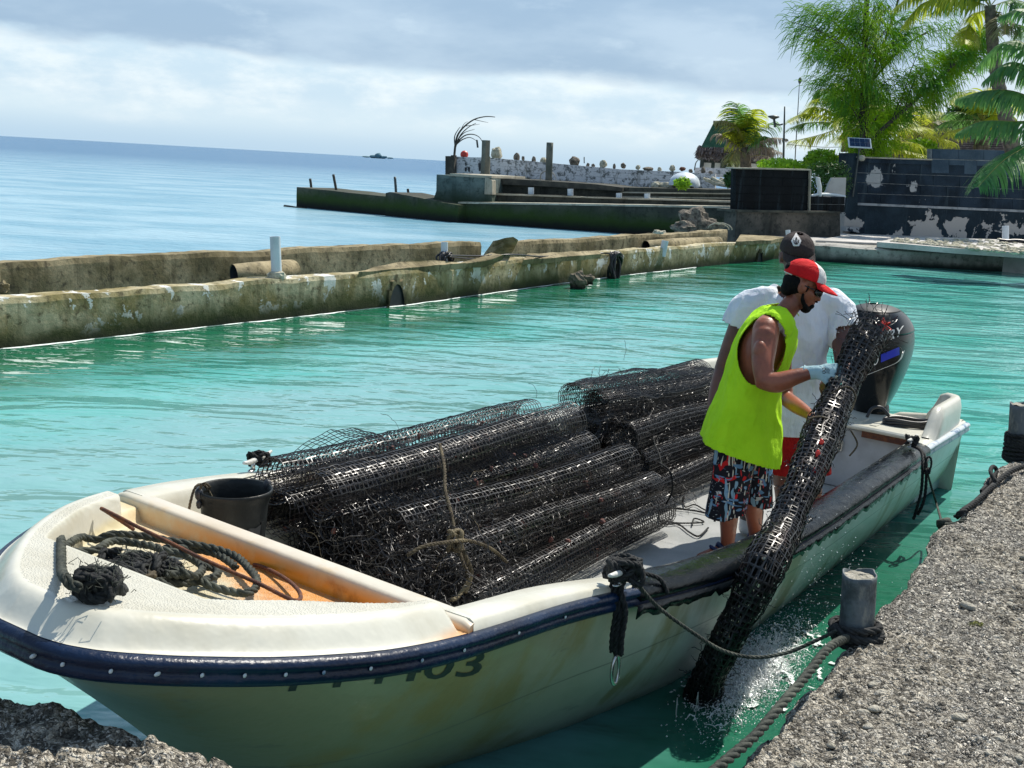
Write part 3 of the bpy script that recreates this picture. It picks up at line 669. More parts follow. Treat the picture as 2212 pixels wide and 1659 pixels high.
build(mb, 'grass_bank', M['grass'], kind='stuff', label='strip of yellow green grass at the edge of the pier')
# upturned pale boat, driftwood, plants
c = vp(1479, 391, *pl(4.4)); s = pxsize(c); mb = MB(); R = []
for i in range(15):
    t = i / 14 * 2 - 1; w = sqrt(max(0, 1 - t ** 2)) * .95 + .03; a = np.linspace(0, pi, 17)
    R.append(c + np.outer(np.full(17, t * 34 * s), FD) + np.outer(np.cos(a) * .75 * w, FN) + np.outer((np.sin(a) + .06 * np.abs(np.sin(a * 6))) * 28 * s * w - 10 * s, [0, 0, 1]))
mb.loft(A_(R), 0, False, False); build(mb, 'upturned_boat', M['kayak'], smooth=True, label='pale grey ribbed dinghy lying upturned on the grass of the pier', cat='dinghy')
mb = MB()
for i in range(7):
    mb.tube(cr([vp(1520 + 6 * i, 385 + 3 * (i % 3), *pl(4.6)), vp(1545 + 4 * i, 398 - i, *pl(4.4)), vp(1575, 401 + i % 3, *pl(4.2))]), .05 + .03 * (i % 2), 6)
build(mb, 'driftwood_heap', M['coralw'], smooth=True, label='heap of pale driftwood and old net behind the upturned dinghy', cat='driftwood')
c = vp(1430, 398, *pl(5)); mb = MB(); [mb.ell(vp(1420 + 16 * i, 401 + i * .4, *pl(4.8)), (.28, .2, .16), None, 8, 0, .5, i) for i in range(5)]; build(mb, 'rubble_heap', M['coralw'], label='low heap of broken stone against the foot of the whitewashed wall', cat='rubble')

def leaves(mb, c, rad, n, size, m=0, flat=1., shell=.55, k=0):
    d = rng.normal(size=(n, 3)); d /= np.linalg.norm(d, axis=1)[:, None]; rr = rng.uniform(shell, 1, n) ** .7
    q = d * rr[:, None] * (1 + .5 * fbm(d * 2 + k, 1.5, 3))[:, None]; P = A_(c) + q * A_(rad)
    u = rng.normal(size=(n, 3)); u /= np.linalg.norm(u, axis=1)[:, None]; v = np.cross(u, d); v /= np.linalg.norm(v, axis=1)[:, None] + 1e-6
    s = size * rng.uniform(.6, 1.3, n)[:, None]
    mb.quads(np.stack([P - u * s, P + v * s * .45, P + u * s, P - v * s * .45], 1), m); return mb
def bush(px, py, Y, wpx, hpx, m, label, n=900, size=.10, name='bush', group=None, k=0):
    b = at(px, py + hpx / 2, Y); c = at(px, py, Y); s = pxsize(c); root = empty(name, b, label, 'bush', group)
    mb = MB(); leaves(mb, c, (wpx * s / 2, wpx * s / 2 * .8, hpx * s / 2), n, size, 0, k=k); build(mb, 'foliage', M[m], root)
    mb = MB()
    for i in range(7): e = c + rng.uniform(-.6, .6, 3) * A_([wpx * s / 2, wpx * s / 3, hpx * s / 2]); mb.tube(cr([b, (b + e) / 2 + rng.normal(size=3) * .05, e]), .02, 5)
    build(mb, 'stems', M['barkc'], root); return root
# ---------------------------------------------------------------- hut
hY = 62.
def hp(x, y, o=0): return at(x, y, hY + o)
hut = empty('beach_hut', hp(1580, 372), 'small beach hut with a steep green roof and ragged thatch eaves behind the pier', 'hut')
ap1, ap2 = hp(1541, 266, 2.), hp(1620, 266, 2.); e = [hp(1512, 326), hp(1664, 330), hp(1664, 326, 5), hp(1512, 322, 5)]
mb = MB(); mb.add([e[0], e[1], ap2, ap1, e[2], e[3]], [[0, 1, 2, 3], [1, 4, 2], [4, 5, 3, 2], [5, 0, 3], [0, 5, 4, 1]]); build(mb, 'roof', M['groof'], hut)
mb = MB(); mb.tube(A_([ap1 + [0, 0, .02], ap2 + [0, 0, .02]]), .12, 6); build(mb, 'ridge_cap', M['coral'], hut)
mb = MB(); n = 1500; t = rng.uniform(0, 1, n)
for a, b, w in ((e[0], e[1], 900), (e[1], e[2], 250), (e[3], e[0], 250)):
    t = rng.uniform(0, 1, w)[:, None]; P = a + (b - a) * t + np.c_[np.zeros((w, 2)), rng.uniform(-.22, .22, w)]; P[:, :2] += (P - (e[0] + e[2]) / 2)[:, :2] * .02
    d = np.c_[rng.normal(0, .10, (w, 2)), -rng.uniform(.15, .36, w)]; o = np.c_[rng.normal(0, .06, (w, 2)), np.zeros(w)]; mb.quads(np.stack([P, P + o, P + d + o * .6, P + d], 1))
mb.add([e[0] + [-.1, -.1, -.02], e[1] + [.1, -.1, -.02], e[1] + [0, 0, .15], e[0] + [0, 0, .15]], [[0, 1, 2, 3]])
mb.add([e[0] + [-.2, -.2, -.15], e[3] + [-.2, .2, -.15], e[3] + [0, 0, .15], e[0] + [0, 0, .15]], [[0, 1, 2, 3]])
build(mb, 'thatch_eaves', M['thatch'], hut)
M['hutwall'] = pm('hut panel', (.03, .05, .055), (.05, .08, .085), .7, 3); M['hutw'] = pm('hut white', (.62, .66, .68), None, .6)
for x in (1516, 1560, 1606, 1655):
    mb = MB(); a = hp(x, 380, .4); mb.box((a + hp(x, 330, .4)) / 2, (.18, .18, abs(hp(x, 330)[2] - a[2]))); build(mb, 'post', M['hutwall'], hut)
mb = MB(); a = hp(1516, 372, .5); b = hp(1655, 352, .5); mb.box((a + b) / 2, (b[0] - a[0], .1, .75)); build(mb, 'front_panel', M['hutwall'], hut)
for x in (1528, 1552, 1578, 1604, 1630):
    mb = MB(); a = hp(x, 357.5 + (x - 1528) * .02, .42); mb.box(a, (.38, .04, .28)); build(mb, 'panel_opening', M['hutw'], hut)
mb = MB(); a = hp(1521, 345, 3.); b = hp(1650, 345, 3.); mb.box((a + b) / 2, (b[0] - a[0], .1, .9)); build(mb, 'back_wall', M['hutw'], hut)
# ---------------------------------------------------------------- palms and trees
def frond(mb, P, Lf, n, m=0, droop=.5, w=.032, rib=1, rr=.02, asym=0., taper=.75, side=None):
    """rachis along P with leaflets on both sides, drooping"""
    P = cr(P, 8); T, N, B = frames(P); up = np.array([0, 0, 1.])
    mb.tube(P, np.linspace(rr, rr * .25, len(P)), 5, rib)
    d = np.r_[0, np.cumsum(np.linalg.norm(np.diff(P, axis=0), axis=1))]; tt = np.linspace(.10, .985, n)
    Q = np.stack([np.interp(tt * d[-1], d, P[:, k]) for k in range(3)], 1); TT = np.stack([np.interp(tt * d[-1], d, T[:, k]) for k in range(3)], 1); TT /= np.linalg.norm(TT, axis=1)[:, None]
    S = np.cross(TT, up); S /= np.linalg.norm(S, axis=1)[:, None] + 1e-6
    out = []
    for sg in (-1, 1):
        l = Lf * np.clip(np.sin(pi * (tt * .86 + .12)) ** .6, .2, 1) * rng.uniform(.85, 1.1, n)
        dirv = S * sg * 1. + TT * (.35 + .5 * tt)[:, None] + rng.normal(0, .07, (n, 3)); dirv /= np.linalg.norm(dirv, axis=1)[:, None]
        pts = [Q]; dv = dirv.copy(); K = 4
        for k in range(K): dv = dv + np.array([0, 0, -droop * (k + 1) / K])[None] * rng.uniform(.7, 1.2, (n, 1)); dv /= np.linalg.norm(dv, axis=1)[:, None]; pts.append(pts[-1] + dv * (l / K)[:, None])
        wv = TT * w
        for k in range(K):
            f0 = (1, 1, .85, .6, .12)[k]; f1 = (1, 1, .85, .6, .12)[k + 1]
            out.append(np.stack([pts[k] - wv * f0, pts[k] + wv * f0, pts[k + 1] + wv * f1, pts[k + 1] - wv * f1], 1))
    mb.quads(np.concatenate(out), m)
def palm(name, label, fr, trunk, tw, group=None, shade=False):
    """fr: list of (material list, pixel curve + depth, leaflet length, count, droop); trunk: list of points"""
    root = empty(name, trunk[0], label, 'palm', group)
    mb = MB(); P = resample(cr(trunk, 8), .12); K = len(P); mb.tube(P, np.linspace(tw * 1.25, tw * .8, K) * (1 + .09 * (np.arange(K) % 2)), 12); build(mb, 'trunk', M['bark'], root)
    for mats, pts, Lf, n, dr in fr:
        mb = MB(); frond(mb, pts, Lf, n, 0, dr); build(mb, 'frond', [M[mats], M['rachis']], root)
    return root
def fp(Y, *pts): return [at(x, y, Y + (q[0] if q else 0)) for x, y, *q in pts]
# coconut palm by the hut
b = at(1612, 372, 56); cwn = at(1608, 318, 56)
fr = []
for mats, pts, dr in (('palmy', [(1608, 320), (1598, 280), (1590, 245), (1575, 232)], .5), ('palm', [(1608, 320), (1604, 270), (1594, 228), (1580, 222)], .4), ('palmy', [(1610, 320), (1618, 275), (1630, 240), (1640, 236)], .5),
        ('palmd', [(1610, 320), (1596, 285), (1570, 262), (1545, 262)], .8), ('palmy', [(1608, 322), (1588, 300), (1582, 285), (1570, 290)], .9), ('palm', [(1612, 322), (1635, 282), (1658, 270), (1676, 262)], .7),
        ('palm', [(1612, 324), (1640, 300), (1655, 295), (1668, 312)], .9), ('palmdead', [(1606, 328), (1580, 305), (1558, 290), (1543, 290)], .9), ('palmdead', [(1612, 335), (1635, 312), (1665, 298), (1700, 300)], 1.), ('palmdead', [(1612, 340), (1630, 322), (1655, 318), (1690, 330)], 1.1),
        ('palmd', [(1606, 330), (1590, 325), (1578, 345), (1575, 360)], .7), ('palmd', [(1610, 330), (1606, 300), (1600, 270), (1598, 262)], 1.2), ('palmdead', [(1614, 340), (1640, 335), (1662, 340), (1675, 352)], .8), ('palmy', [(1608, 322), (1612, 290), (1616, 262), (1622, 250)], .9)):
    fr.append((mats, [at(x, y, 56 + random.uniform(-1, 1) * i * .5) for i, (x, y) in enumerate(pts)], .70 if mats == 'palmdead' else .95, 24 if mats == 'palmdead' else 46, dr))
palm('coconut_palm', 'young coconut palm with yellowing and dead fronds in front of the green roofed hut', fr, [b, (b + cwn) / 2, cwn], .22)
# tall palm at the right
tr = [at(2190, 330, 44), at(2172, 250, 44), at(2158, 190, 44), at(2146, 110, 44), at(2140, 35, 44), at(2139, 12, 44)]
fr = []
for mats, pts, dr in (('palmy', [(2139, 15), (2090, -30), (2000, -28), (1930, 20)], .9), ('palmy', [(2139, 15), (2060, -10), (1990, 10), (1950, 60)], 1.1), ('palm', [(2139, 15), (2110, -20), (2060, -5), (2020, 25)], .9), ('palm', [(2140, 15), (2190, 0), (2240, 20), (2270, 60)], .9),
        ('palmy', [(2138, 20), (2110, 30), (2090, 60), (2085, 95)], .8), ('palmd', [(2139, 20), (2160, 30), (2170, 50), (2172, 75)], .6), ('palm', [(2142, 10), (2190, -40), (2260, -40), (2300, 0)], .8), ('palm', [(2140, 15), (2180, 45), (2215, 60), (2240, 80)], .6), ('palmy', [(2139, 10), (2120, -50), (2060, -80), (1990, -70)], .8)):
    fr.append((mats, [at(x, y, 44 + random.uniform(-1, 1) * i * .6) for i, (x, y) in enumerate(pts)], 1.0, 70, dr))
palm('coconut_palm', 'tall coconut palm with a slim bare trunk near the right edge', fr, tr, .22)
# palm whose long fronds reach in from the right edge; trunk just outside the frame
tr = [at(2330, 480, 33), at(2320, 360, 33), at(2300, 250, 33)]; fr = []
for mats, pts, dr, Y in (('palm', [(2300, 250), (2235, 305), (2170, 345), (2112, 404)], .55, 31), ('palm', [(2300, 250), (2210, 262), (2120, 262), (2070, 285)], .8, 33), ('palm', [(2300, 250), (2200, 200), (2130, 196), (2070, 212)], .9, 34),
        ('palm', [(2300, 250), (2230, 110), (2170, 92), (2110, 150)], .9, 35), ('palm', [(2300, 250), (2240, 160), (2180, 135), (2125, 175)], 1.0, 34), ('palm', [(2300, 240), (2270, 60), (2215, 20), (2160, 35)], .8, 34), ('palm', [(2300, 250), (2340, 150), (2420, 140), (2480, 200)], .8, 33), ('palm', [(2300, 250), (2370, 260), (2430, 300), (2460, 360)], .7, 32)):
    fr.append((mats, [at(x, y, 33 + (Y - 33) * i / 3) for i, (x, y) in enumerate(pts)], 1.25 if Y == 31 else .95, 110 if Y == 31 else 84, dr))
palm('coconut_palm', 'broad coconut palm reaching in from the right edge over the dark block wall', fr, tr, .2)
# yellow palms behind the casuarina
def spray(px, py, Y, mats, n, Rpx, label, Lf=1.0, cnt=44, seed=0, a0=-20, a1=200, th=(.25, .6)):
    r = random.Random(seed); s = pxsize(at(px, py, Y)); fr = []
    for i in range(n):
        a = radians(a0 + (a1 - a0) * (i + .5) / n + r.uniform(-8, 8)); q = Rpx * r.uniform(.75, 1.1); dx, dy = cos(a), -sin(a)
        pts = [(px, py), (px + dx * q * .4, py + dy * q * .5), (px + dx * q * .8, py + dy * q * .72 + 4), (px + dx * q * 1.05, py + dy * q * .55 + 16)]
        fr.append((r.choice(mats), [at(x, y, Y + r.uniform(-1, 1) * k * .9) for k, (x, y) in enumerate(pts)], Lf, cnt, r.uniform(*th) * 1.6))
    return palm('coconut_palm', label, fr, [at(px, py + 60, Y), at(px, py + 30, Y), at(px, py, Y)], .25)
spray(1900, 305, 50, ['palmy'], 12, 120, 'bushy yellow green palm growing beneath the casuarina', .85, 42, 1)
spray(1832, 268, 55, ['palm', 'palmy'], 10, 120, 'green palm spreading to the left behind the casuarina trunk', .85, 46, 2, 60, 200)
spray(1985, 285, 54, ['palmy', 'palmy', 'palmd'], 10, 85, 'yellow palm in front of the slatted house roof', .8, 40, 3)
spray(2120, 262, 50, ['palm', 'palmy'], 11, 105, 'dense green palm under the tall slim palm', .8, 46, 4)
# casuarina
cas = empty('casuarina_tree', at(1868, 372, 47), 'tall feathery casuarina with drooping needles rising above the dark walls', 'tree')
cY = 47
def cp(x, y, o=0): return at(x, y, cY + o)
limbs = [([cp(1868, 372), cp(1866, 250), cp(1868, 120), cp(1872, 0), cp(1876, -120)], .20), ([cp(1866, 330), cp(1895, 290, -.5), cp(1990, 205, -1), cp(2070, 130, -1.2), cp(2108, 88, -1.3)], .10),
         ([cp(1866, 200), cp(1905, 150, .5), cp(1960, 95, .8), cp(2020, 60, 1)], .06), ([cp(1866, 240), cp(1900, 120, 1), cp(1935, 20, 1.5), cp(1950, -60, 1.5)], .09)]
mb = MB()
for P, r in limbs: P = cr(P, 8); mb.tube(P, np.linspace(r, r * .3, len(P)), 8)
build(mb, 'trunk', M['barkc'], cas, True)
tips = []; mbb = MB()
def sub(p0, p1, r, L2, n):
    P = cr([p0, (p0 + p1) / 2 + [0, 0, .12 * np.linalg.norm(p1 - p0)], p1], 6); mbb.tube(P, np.linspace(r, r * .3, len(P)), 5)
    for i in range(n):
        t = rng.uniform(.3, 1.); c = P[int(t * (len(P) - 1))]; tips.append((c, L2))
rr_ = random.Random(5)
tops = [(1702, 45), (1735, 20), (1770, 25), (1715, 78), (1760, 62), (1745, 95), (1775, 105), (1800, 15), (1820, 60), (1790, 80), (1815, 112), (1840, 90), (1850, 30), (1890, 40), (1925, 60), (1900, 100), (1935, 105), (1960, 75), (1985, 110),
        (1755, 165), (1780, 178), (1800, 160), (1825, 175), (1800, 205), (1830, 215), (1850, 180), (1880, 160), (1905, 185), (1930, 165), (1890, 215), (1915, 235), (1950, 210), (1945, 250), (1870, 250), (1835, 250), (1850, 285), (1880, 290), (1905, 270), (1860, 320), (1890, 325), (1840, 310), (1925, 290),
        (1975, 165), (2000, 190), (1990, 145), (2025, 170), (2040, 130), (2060, 160), (2080, 120), (2100, 100), (2095, 140), (2050, 100), (2020, 120), (2075, 85), (2010, 225), (1970, 235), (2045, 195), (2110, 75), (2060, 60), (1860, 130), (1870, 70), (1900, 5), (1850, -5), (1930, 10), (1960, 35), (1995, 60)]
for x, y in tops:
    o = rr_.uniform(-1.8, 1.8); e = cp(x, y, o); 
    if x > 1965 and y > 60: t = min(1, max(0, (x - 1895) / 215)); s0 = cr(limbs[1][0], 8)[int(t * 31)]
    else: yy = min(360, y + 55 + abs(x - 1868) * .35); s0 = cp(1867, yy)
    sub(s0, e, .03, .55, 15)
build(mbb, 'branches', M['barkc'], cas)
X = []; 
for c, L2 in tips:
    o = rng.normal(0, .20, 3); out_ = (c - cp(1867, c[2] * 0 + 200)); dr = out_ * A_([1, 1, 0]); dr = dr / (np.linalg.norm(dr) + 1e-6) * .8 + rng.normal(0, .35, 3)
    for q in range(10):
        p = c + o + rng.normal(0, .14, 3); d = dr + rng.normal(0, .28, 3) + [0, 0, .1]; d /= np.linalg.norm(d); l = rng.uniform(.25, .6)
        g = -rng.uniform(.3, 1.)
        X.append([p, p + d * l * .4 + [0, 0, g * .05], p + d * l * .75 + [0, 0, g * .22], p + d * l + [0, 0, g * .48]])
X = A_(X); mb = MB(); mb.strands(X, np.array([.012, .012, .010, .005])[None]); build(mb, 'crown', M['casu'], cas)
# bushes and hedge
bush(1690, 357, 44, 110, 30, 'bush', 'bright lime bush showing just above the black block wall', 700, .10, k=1)
bush(1775, 348, 46, 75, 52, 'bush', 'round lime green bush between the black wall and the tall wall', 1100, .10, k=2)
bush(1752, 356, 47, 40, 36, 'hedge', 'darker fern like bush beside the round lime bush', 500, .09, k=3)
bush(1812, 366, 45, 36, 36, 'bush', 'small lime bush against the tall peeling wall', 500, .09, k=7)
bush(1474, 396, 45.5, 36, 24, 'bush', 'small spiky yellow green plant in front of the upturned dinghy', 260, .10, 'plant', k=4)
bush(1577, 388, 44, 26, 34, 'hedge', 'small green shrub at the left edge of the black block wall', 400, .08, k=5)
bush(1990, 325, 52, 70, 50, 'bush', 'leafy lime green shrub below the slatted roof', 900, .12, k=8)
bush(2110, 240, 53, 120, 70, 'hedge', 'deep green leafy tree under the tall slim palm', 1500, .14, 'small_tree', k=9)
mb = MB(); a = at(1757, 402, 43); b = at(1815, 402, 43)
for i in range(6): leaves(mb, a + (b - a) * i / 5 + [0, 0, .15], (.42, .35, .72), 520, .06, 0, k=i)
build(mb, 'clipped_hedge', M['hedge'], label='dark clipped hedge between the black wall and the grey sheet', cat='hedge')
# distant islet, masts
isl = empty('islet', at(815, 338, 1500), 'tiny tree covered islet on the horizon', 'islet'); mb = MB()
for i, (x, w, h) in enumerate(((792, 20, 1.5), (806, 16, 3.5), (817, 15, 6.5), (828, 18, 3), (842, 16, 1.5))): c = at(x, 340.5 - h / 2 + (x - 815) * .056, 1500); s = pxsize(c); mb.ell(c, (w * s / 2, w * s / 3, h * s), None, 12, 0, .5, i)
M['isle'] = pm('hazy trees', (.10, .20, .24), (.14, .25, .29), .9, .02); build(mb, 'trees', M['isle'], isl)
def mast(px0, py0, px1, py1, Y, wpx, label, name, extra=None):
    p0 = at(px1, py1, Y); p1 = at(px0, py0, Y); r = wpx * pxsize(p0) / 2; root = empty(name, p0, label, 'pole'); mb = MB(); mb.tube(np.linspace(p0, p1, 5), [r, r, r * .9, r * .8, r * .6], 8); build(mb, 'pole', M['steel'], root, True)
    if extra: extra(root)
    return root
def lampx(root):
    mb = MB(); mb.tube(cr([at(1691, 268, 50), at(1682, 270, 50), at(1674, 266, 50)]), .035, 6); mb.tube(A_([at(1674, 275, 50), at(1672, 256, 50)]), .05, 6); build(mb, 'lamp_arm', M['steel'], root)
    c = at(1671, 254, 50); mb = MB(); mb.lathe(c, [(.01, .10), (.22, .06), (.24, .02), (.10, -.05), (.02, -.08)], 14); build(mb, 'lamp_head', M['steel'], root, True)
mast(1695, 230, 1692, 360, 50, 4.5, 'dark lamp post with a side arm and dish shaped lamp right of the hut', 'lamp_post', lampx)
mast(1727, 178, 1717, 352, 60, 2.2, 'very thin tall mast with a small bird on top', 'thin_mast', lambda r: build(MB().ell(at(1728, 174, 60), (.09, .09, .16), None, 8), 'finial', M['steel'], r))
mb = MB(); mb.tube(cr([at(1700, 312, 55), at(1780, 318, 55), at(1850, 316, 55)]), .012, 5); build(mb, 'overhead_wire', M['steel'], label='thin wire sagging between the masts and the casuarina', cat='wire')
mb = MB(); [mb.tube(A_([at(1640, y, 58), at(1850, y + 6, 58)]), .02, 5) for y in (347, 354)]; [mb.tube(A_([at(x, 345, 58), at(x, 372, 58)]), .03, 5) for x in (1655, 1720, 1790)]
build(mb, 'far_railing', M['steel'], label='thin far railing seen between the hut and the lime bush', cat='railing')
# house behind with a slatted roof
hs = empty('house', at(2000, 380, 58), 'house with a grey shingled roof behind the palms', 'house')
M['shingle'] = pm('grey shingles', (.17, .14, .14), (.30, .26, .26), .9, 6, bump=.03)
mb = MB(); A4 = [at(1890, 350, 57), at(2180, 352, 57), at(2150, 245, 61), at(1975, 250, 61)]
nn = np.cross(A4[1] - A4[0], A4[3] - A4[0]); nn /= np.linalg.norm(nn); nn *= -1 if nn[1] > 0 else 1
rows = 22
mb.add([p - nn * .05 for p in A4], [[0, 1, 2, 3]]); build(mb, 'roof', M['woodd'], hs)
for i in range(rows):
    mb = MB(); t0 = i / rows; t1 = (i + .72) / rows; l = lambda t: (A4[0] * (1 - t) + A4[3] * t, A4[1] * (1 - t) + A4[2] * t)
    (a, b), (c, d) = l(t0), l(t1); mb.add([a + nn * .10, b + nn * .10, d, c, a, b], [[0, 1, 2, 3], [4, 5, 1, 0]]); build(mb, 'shingle_row', M['shingle'], hs)
mb = MB(); mb.box((A4[0] + A4[1]) / 2 + [0, 1.2, -1.], (6, .2, 2.2)); build(mb, 'wall', M['hutw'], hs)
# ---------------------------------------------------------------- back quay and dark walls
bq = [on(1700, 556, 0), on(1735, 560, 0), on(1760, 563, 0), on(1880, 572, 0), on(2000, 578, 0), on(2212, 590, 0), on(2500, 606, 0)]
path_wall('back_quay', bq, -1., .50, 2.5, M['quay'], 'low concrete quay wall at the far end of the harbour', rough=.02, k=20, step=.2)
mb = MB(); tp = [on(1655, 521, .53), on(1760, 520, .53), on(1900, 527, .53)]
# paved top and the broken upper slab with its overhang
def prism(pts, z0, z1, name, m, **kw):
    P0 = A_(pts); P = np.concatenate([a_ + (b_ - a_) * np.arange(m_)[:, None] / m_ for a_, b_, m_ in [(p, q, max(1, int(np.linalg.norm(q - p) / .3))) for p, q in zip(P0, np.r_[P0[1:], P0[:1]])]]); P[:, :2] += (fbm(P, 1.5, 4, 7) * .12)[:, None]; a = P.copy(); b = P.copy(); a[:, 2] = z0; b[:, 2] = z1
    mb = MB(); mb.loft(A_([a, b]), 0, True); return build(mb, name, m, **kw)
prism([on(1722, 523, .5), on(1760, 521, .5), on(1930, 530, .5), on(2240, 556, .5), on(2500, 575, .5), [36, 46, 0], [30, 62, 0], [6, 62, 0], [7.6, 40, 0]], -.6, .50, 'quay_ground', M['quaytop'], kind='structure')
prism([on(1895, 524, .64), on(1960, 529, .64), on(2060, 536, .66), on(2212, 546, .66), on(2420, 560, .66), on(2420, 530, .66), on(2212, 519, .66), on(2010, 512, .66), on(1925, 516, .66)], .51, .66, 'broken_slab', M['quaytop'], label='broken pale concrete slab lying on the back quay', cat='slab')
prism([on(1762, 519, .56), on(1895, 525, .56), on(1925, 512, .56), on(1830, 507, .56)], .505, .56, 'smooth_slab', M['quaytop'], label='smooth pale slab beside the capped man on the back quay', cat='slab')
mb = MB()
for i in range(420):
    x, y = random.uniform(1930, 2250), random.uniform(515, 545) ; y = min(y, 519 + (x - 1900) * .085); p = on(x, y + (x - 1930) * .01, .67); r = random.uniform(.03, .09); mb.ell(p, (r * 1.5, r, r * .6), None, 6, 0, .5, i)
build(mb, 'gravel', M['coralw'], kind='stuff', label='pale coral gravel strewn on the back quay')
q = vpipe(2172, 488, 2172, 521, 13, .66, 'white pipe standing on the back quay at the right'); 
mb = MB(); a = on(2172, 522, .68); mb.tube(cr([a + [-.25, -.1, .04], a + [0, -.16, .03], a + [.4, -.05, .05], a + [1.2, -.2, .0], a + [2.4, -.3, 0]]), .06, 8); build(mb, 'black_rope', M['rubber'], label='black rope on the foot of the pipe on the back quay', cat='rope')
vpipe(1702, 497, 1703, 512, 10, .6, 'short pale pipe stub showing behind the black cap')
# tall dark wall: rendered base, blocks above, end pier and stepped upper courses
BA = on(1825, 504, .5); BB = on(2212, 519, .5)
dB = BB - BA; dB[2] = 0; dB /= np.linalg.norm(dB); nB = np.array([-dB[1], dB[0], 0])
big = empty('block_wall', BA, 'tall dark blue block wall with peeling paint and a rendered base, behind the quay', 'wall')
face([(1822, 506), (1826, 438), (1845, 438), (2060, 449), (2212, 456), (2330, 462), (2330, 534), (2212, 522)], BA, BB, .45, M['bigwall'], 'rendered_base', parent=big, k=30, rough=.015)
face([(1820, 512), (1832, 410), (1833, 331), (1852, 331), (1853, 440), (1846, 508)], BA - nB * .12, BB - nB * .12, .6, M['bigwall'], 'end_pier', parent=big, k=31, rough=.02)
face([(1855, 351), (1855, 340), (2012, 345), (2012, 356)], BA - nB * .10, BB - nB * .10, .5, M['blk'], 'lintel', parent=big, k=32, rough=.015)
face([(1850, 341), (1850, 338), (2014, 343.5), (2014, 346.5)], BA - nB * .14, BB - nB * .14, .55, M['ledge'], 'lintel_cap', parent=big, k=33, rough=.008)
face([(1850, 440), (1850, 350), (2012, 352), (2012, 322), (2140, 324), (2330, 332), (2330, 470)], BA + nB * .022, BB + nB * .022, .25, M['mortar'], 'mortar_bed', parent=big, rough=0)
face([(1824, 442), (1824, 437), (2060, 447), (2330, 459), (2330, 464), (2060, 452)], BA - nB * .03, BB - nB * .03, .2, M['mortar'], 'base_ledge', parent=big, k=35, rough=.01)
def blocks(x0, x1, y0a, y0b, y1a, y1b, xr, xs, m, joint=1.6, A=BA, B=BB, parent=None, d=.22, ya=1850, jy=.6, N=None):
    """one course: y top/bottom interpolated between x = ya and ya+xr"""
    t = lambda x: (x - ya) / xr; N = nB if N is None else N
    for a, b in zip(xs[:-1], xs[1:]):
        if b <= x0 or a >= x1: continue
        a = max(a, x0); b = min(b, x1); off_ = random.uniform(-.012, .004); a_, b_ = a + joint * .22, b - joint * .22
        top = lambda x: y0a + (y0b - y0a) * t(x) + jy; bot = lambda x: y1a + (y1b - y1a) * t(x) - jy
        face([(a_, bot(a_)), (a_, top(a_)), (b_, top(b_)), (b_, bot(b_))], A + N * off_, B + N * off_, d, m, 'block', parent=parent, rough=.004, k=int(a))
mm = M['blk']
courses = [(438, 447, 418, 422), (418, 422, 398.5, 404), (398.5, 404, 379, 385), (379, 385, 350, 357)]
for i, (b0, b1, t0, t1) in enumerate(((438.5, 447.5, 417.5, 425), (417.5, 425, 394, 403), (394, 403, 373, 380), (373, 380, 350, 356))):
    xs = [1845 - 28 * (i % 2) + 57 * j for j in range(11)]
    blocks(1852 if i < 4 else 2010, 2330, t0, t1, b0, b1, 210, xs, mm, parent=big)
blocks(2012, 2330, 344, 350, 374, 380, 210, [2012, 2050, 2083, 2110, 2165, 2222, 2280, 2340], M['blkl'], parent=big, ya=2012)
blocks(2014, 2330, 321, 326, 343.5, 349, 210, [2014, 2071, 2125, 2180, 2240, 2300, 2350], M['blkl'], parent=big, ya=2012)
o = face([(1826, 500), (1827, 490), (1868, 491), (1868, 503)], BA - nB * .35, BB - nB * .35, .3, M['blk'], 'loose_block', 'dark loose block lying at the foot of the tall peeling wall', cat='block')
# solar panel
sp0 = vp(1856, 331, BA - nB * .2, BB - nB * .2); sr = empty('solar_panel', sp0, 'small solar panel on a thin pole in front of the tall dark wall', 'solar panel')
mb = MB(); mb.tube(A_([vp(1842, 425, BA - nB * .2, BB - nB * .2), vp(1857, 318, BA - nB * .2, BB - nB * .2)]), .03, 8); build(mb, 'pole', M['steel'], sr)
c = vp(1857, 309, BA - nB * .2, BB - nB * .2); s = pxsize(c); Rt = np.array(Matrix.Rotation(radians(52), 3, 'X') @ Matrix.Identity(3))
mb = MB(); mb.box(c, (47 * s, 25 * s, .05), Rt, bev=.01); build(mb, 'frame', M['white'], sr)
M['solar'] = pm('solar cells', (.012, .03, .075), (.02, .05, .11), .6, 8, spec=.1)
for i in range(4):
    for j in range(2):
        mb = MB(); mb.box(c + Rt @ A_([(i - 1.5) * 10.5 * s, (j - .5) * 10.5 * s, .03]), (10 * s, 10 * s, .006), Rt); build(mb, 'cell', M['solar'], sr)
mb = MB(); mb.lathe(vp(1861, 341, BA - nB * .2, BB - nB * .2), [(0, .1), (.1, .08), (.14, 0), (.1, -.1), (0, -.12)], 12); build(mb, 'lamp', M['ledge'], sr, True)
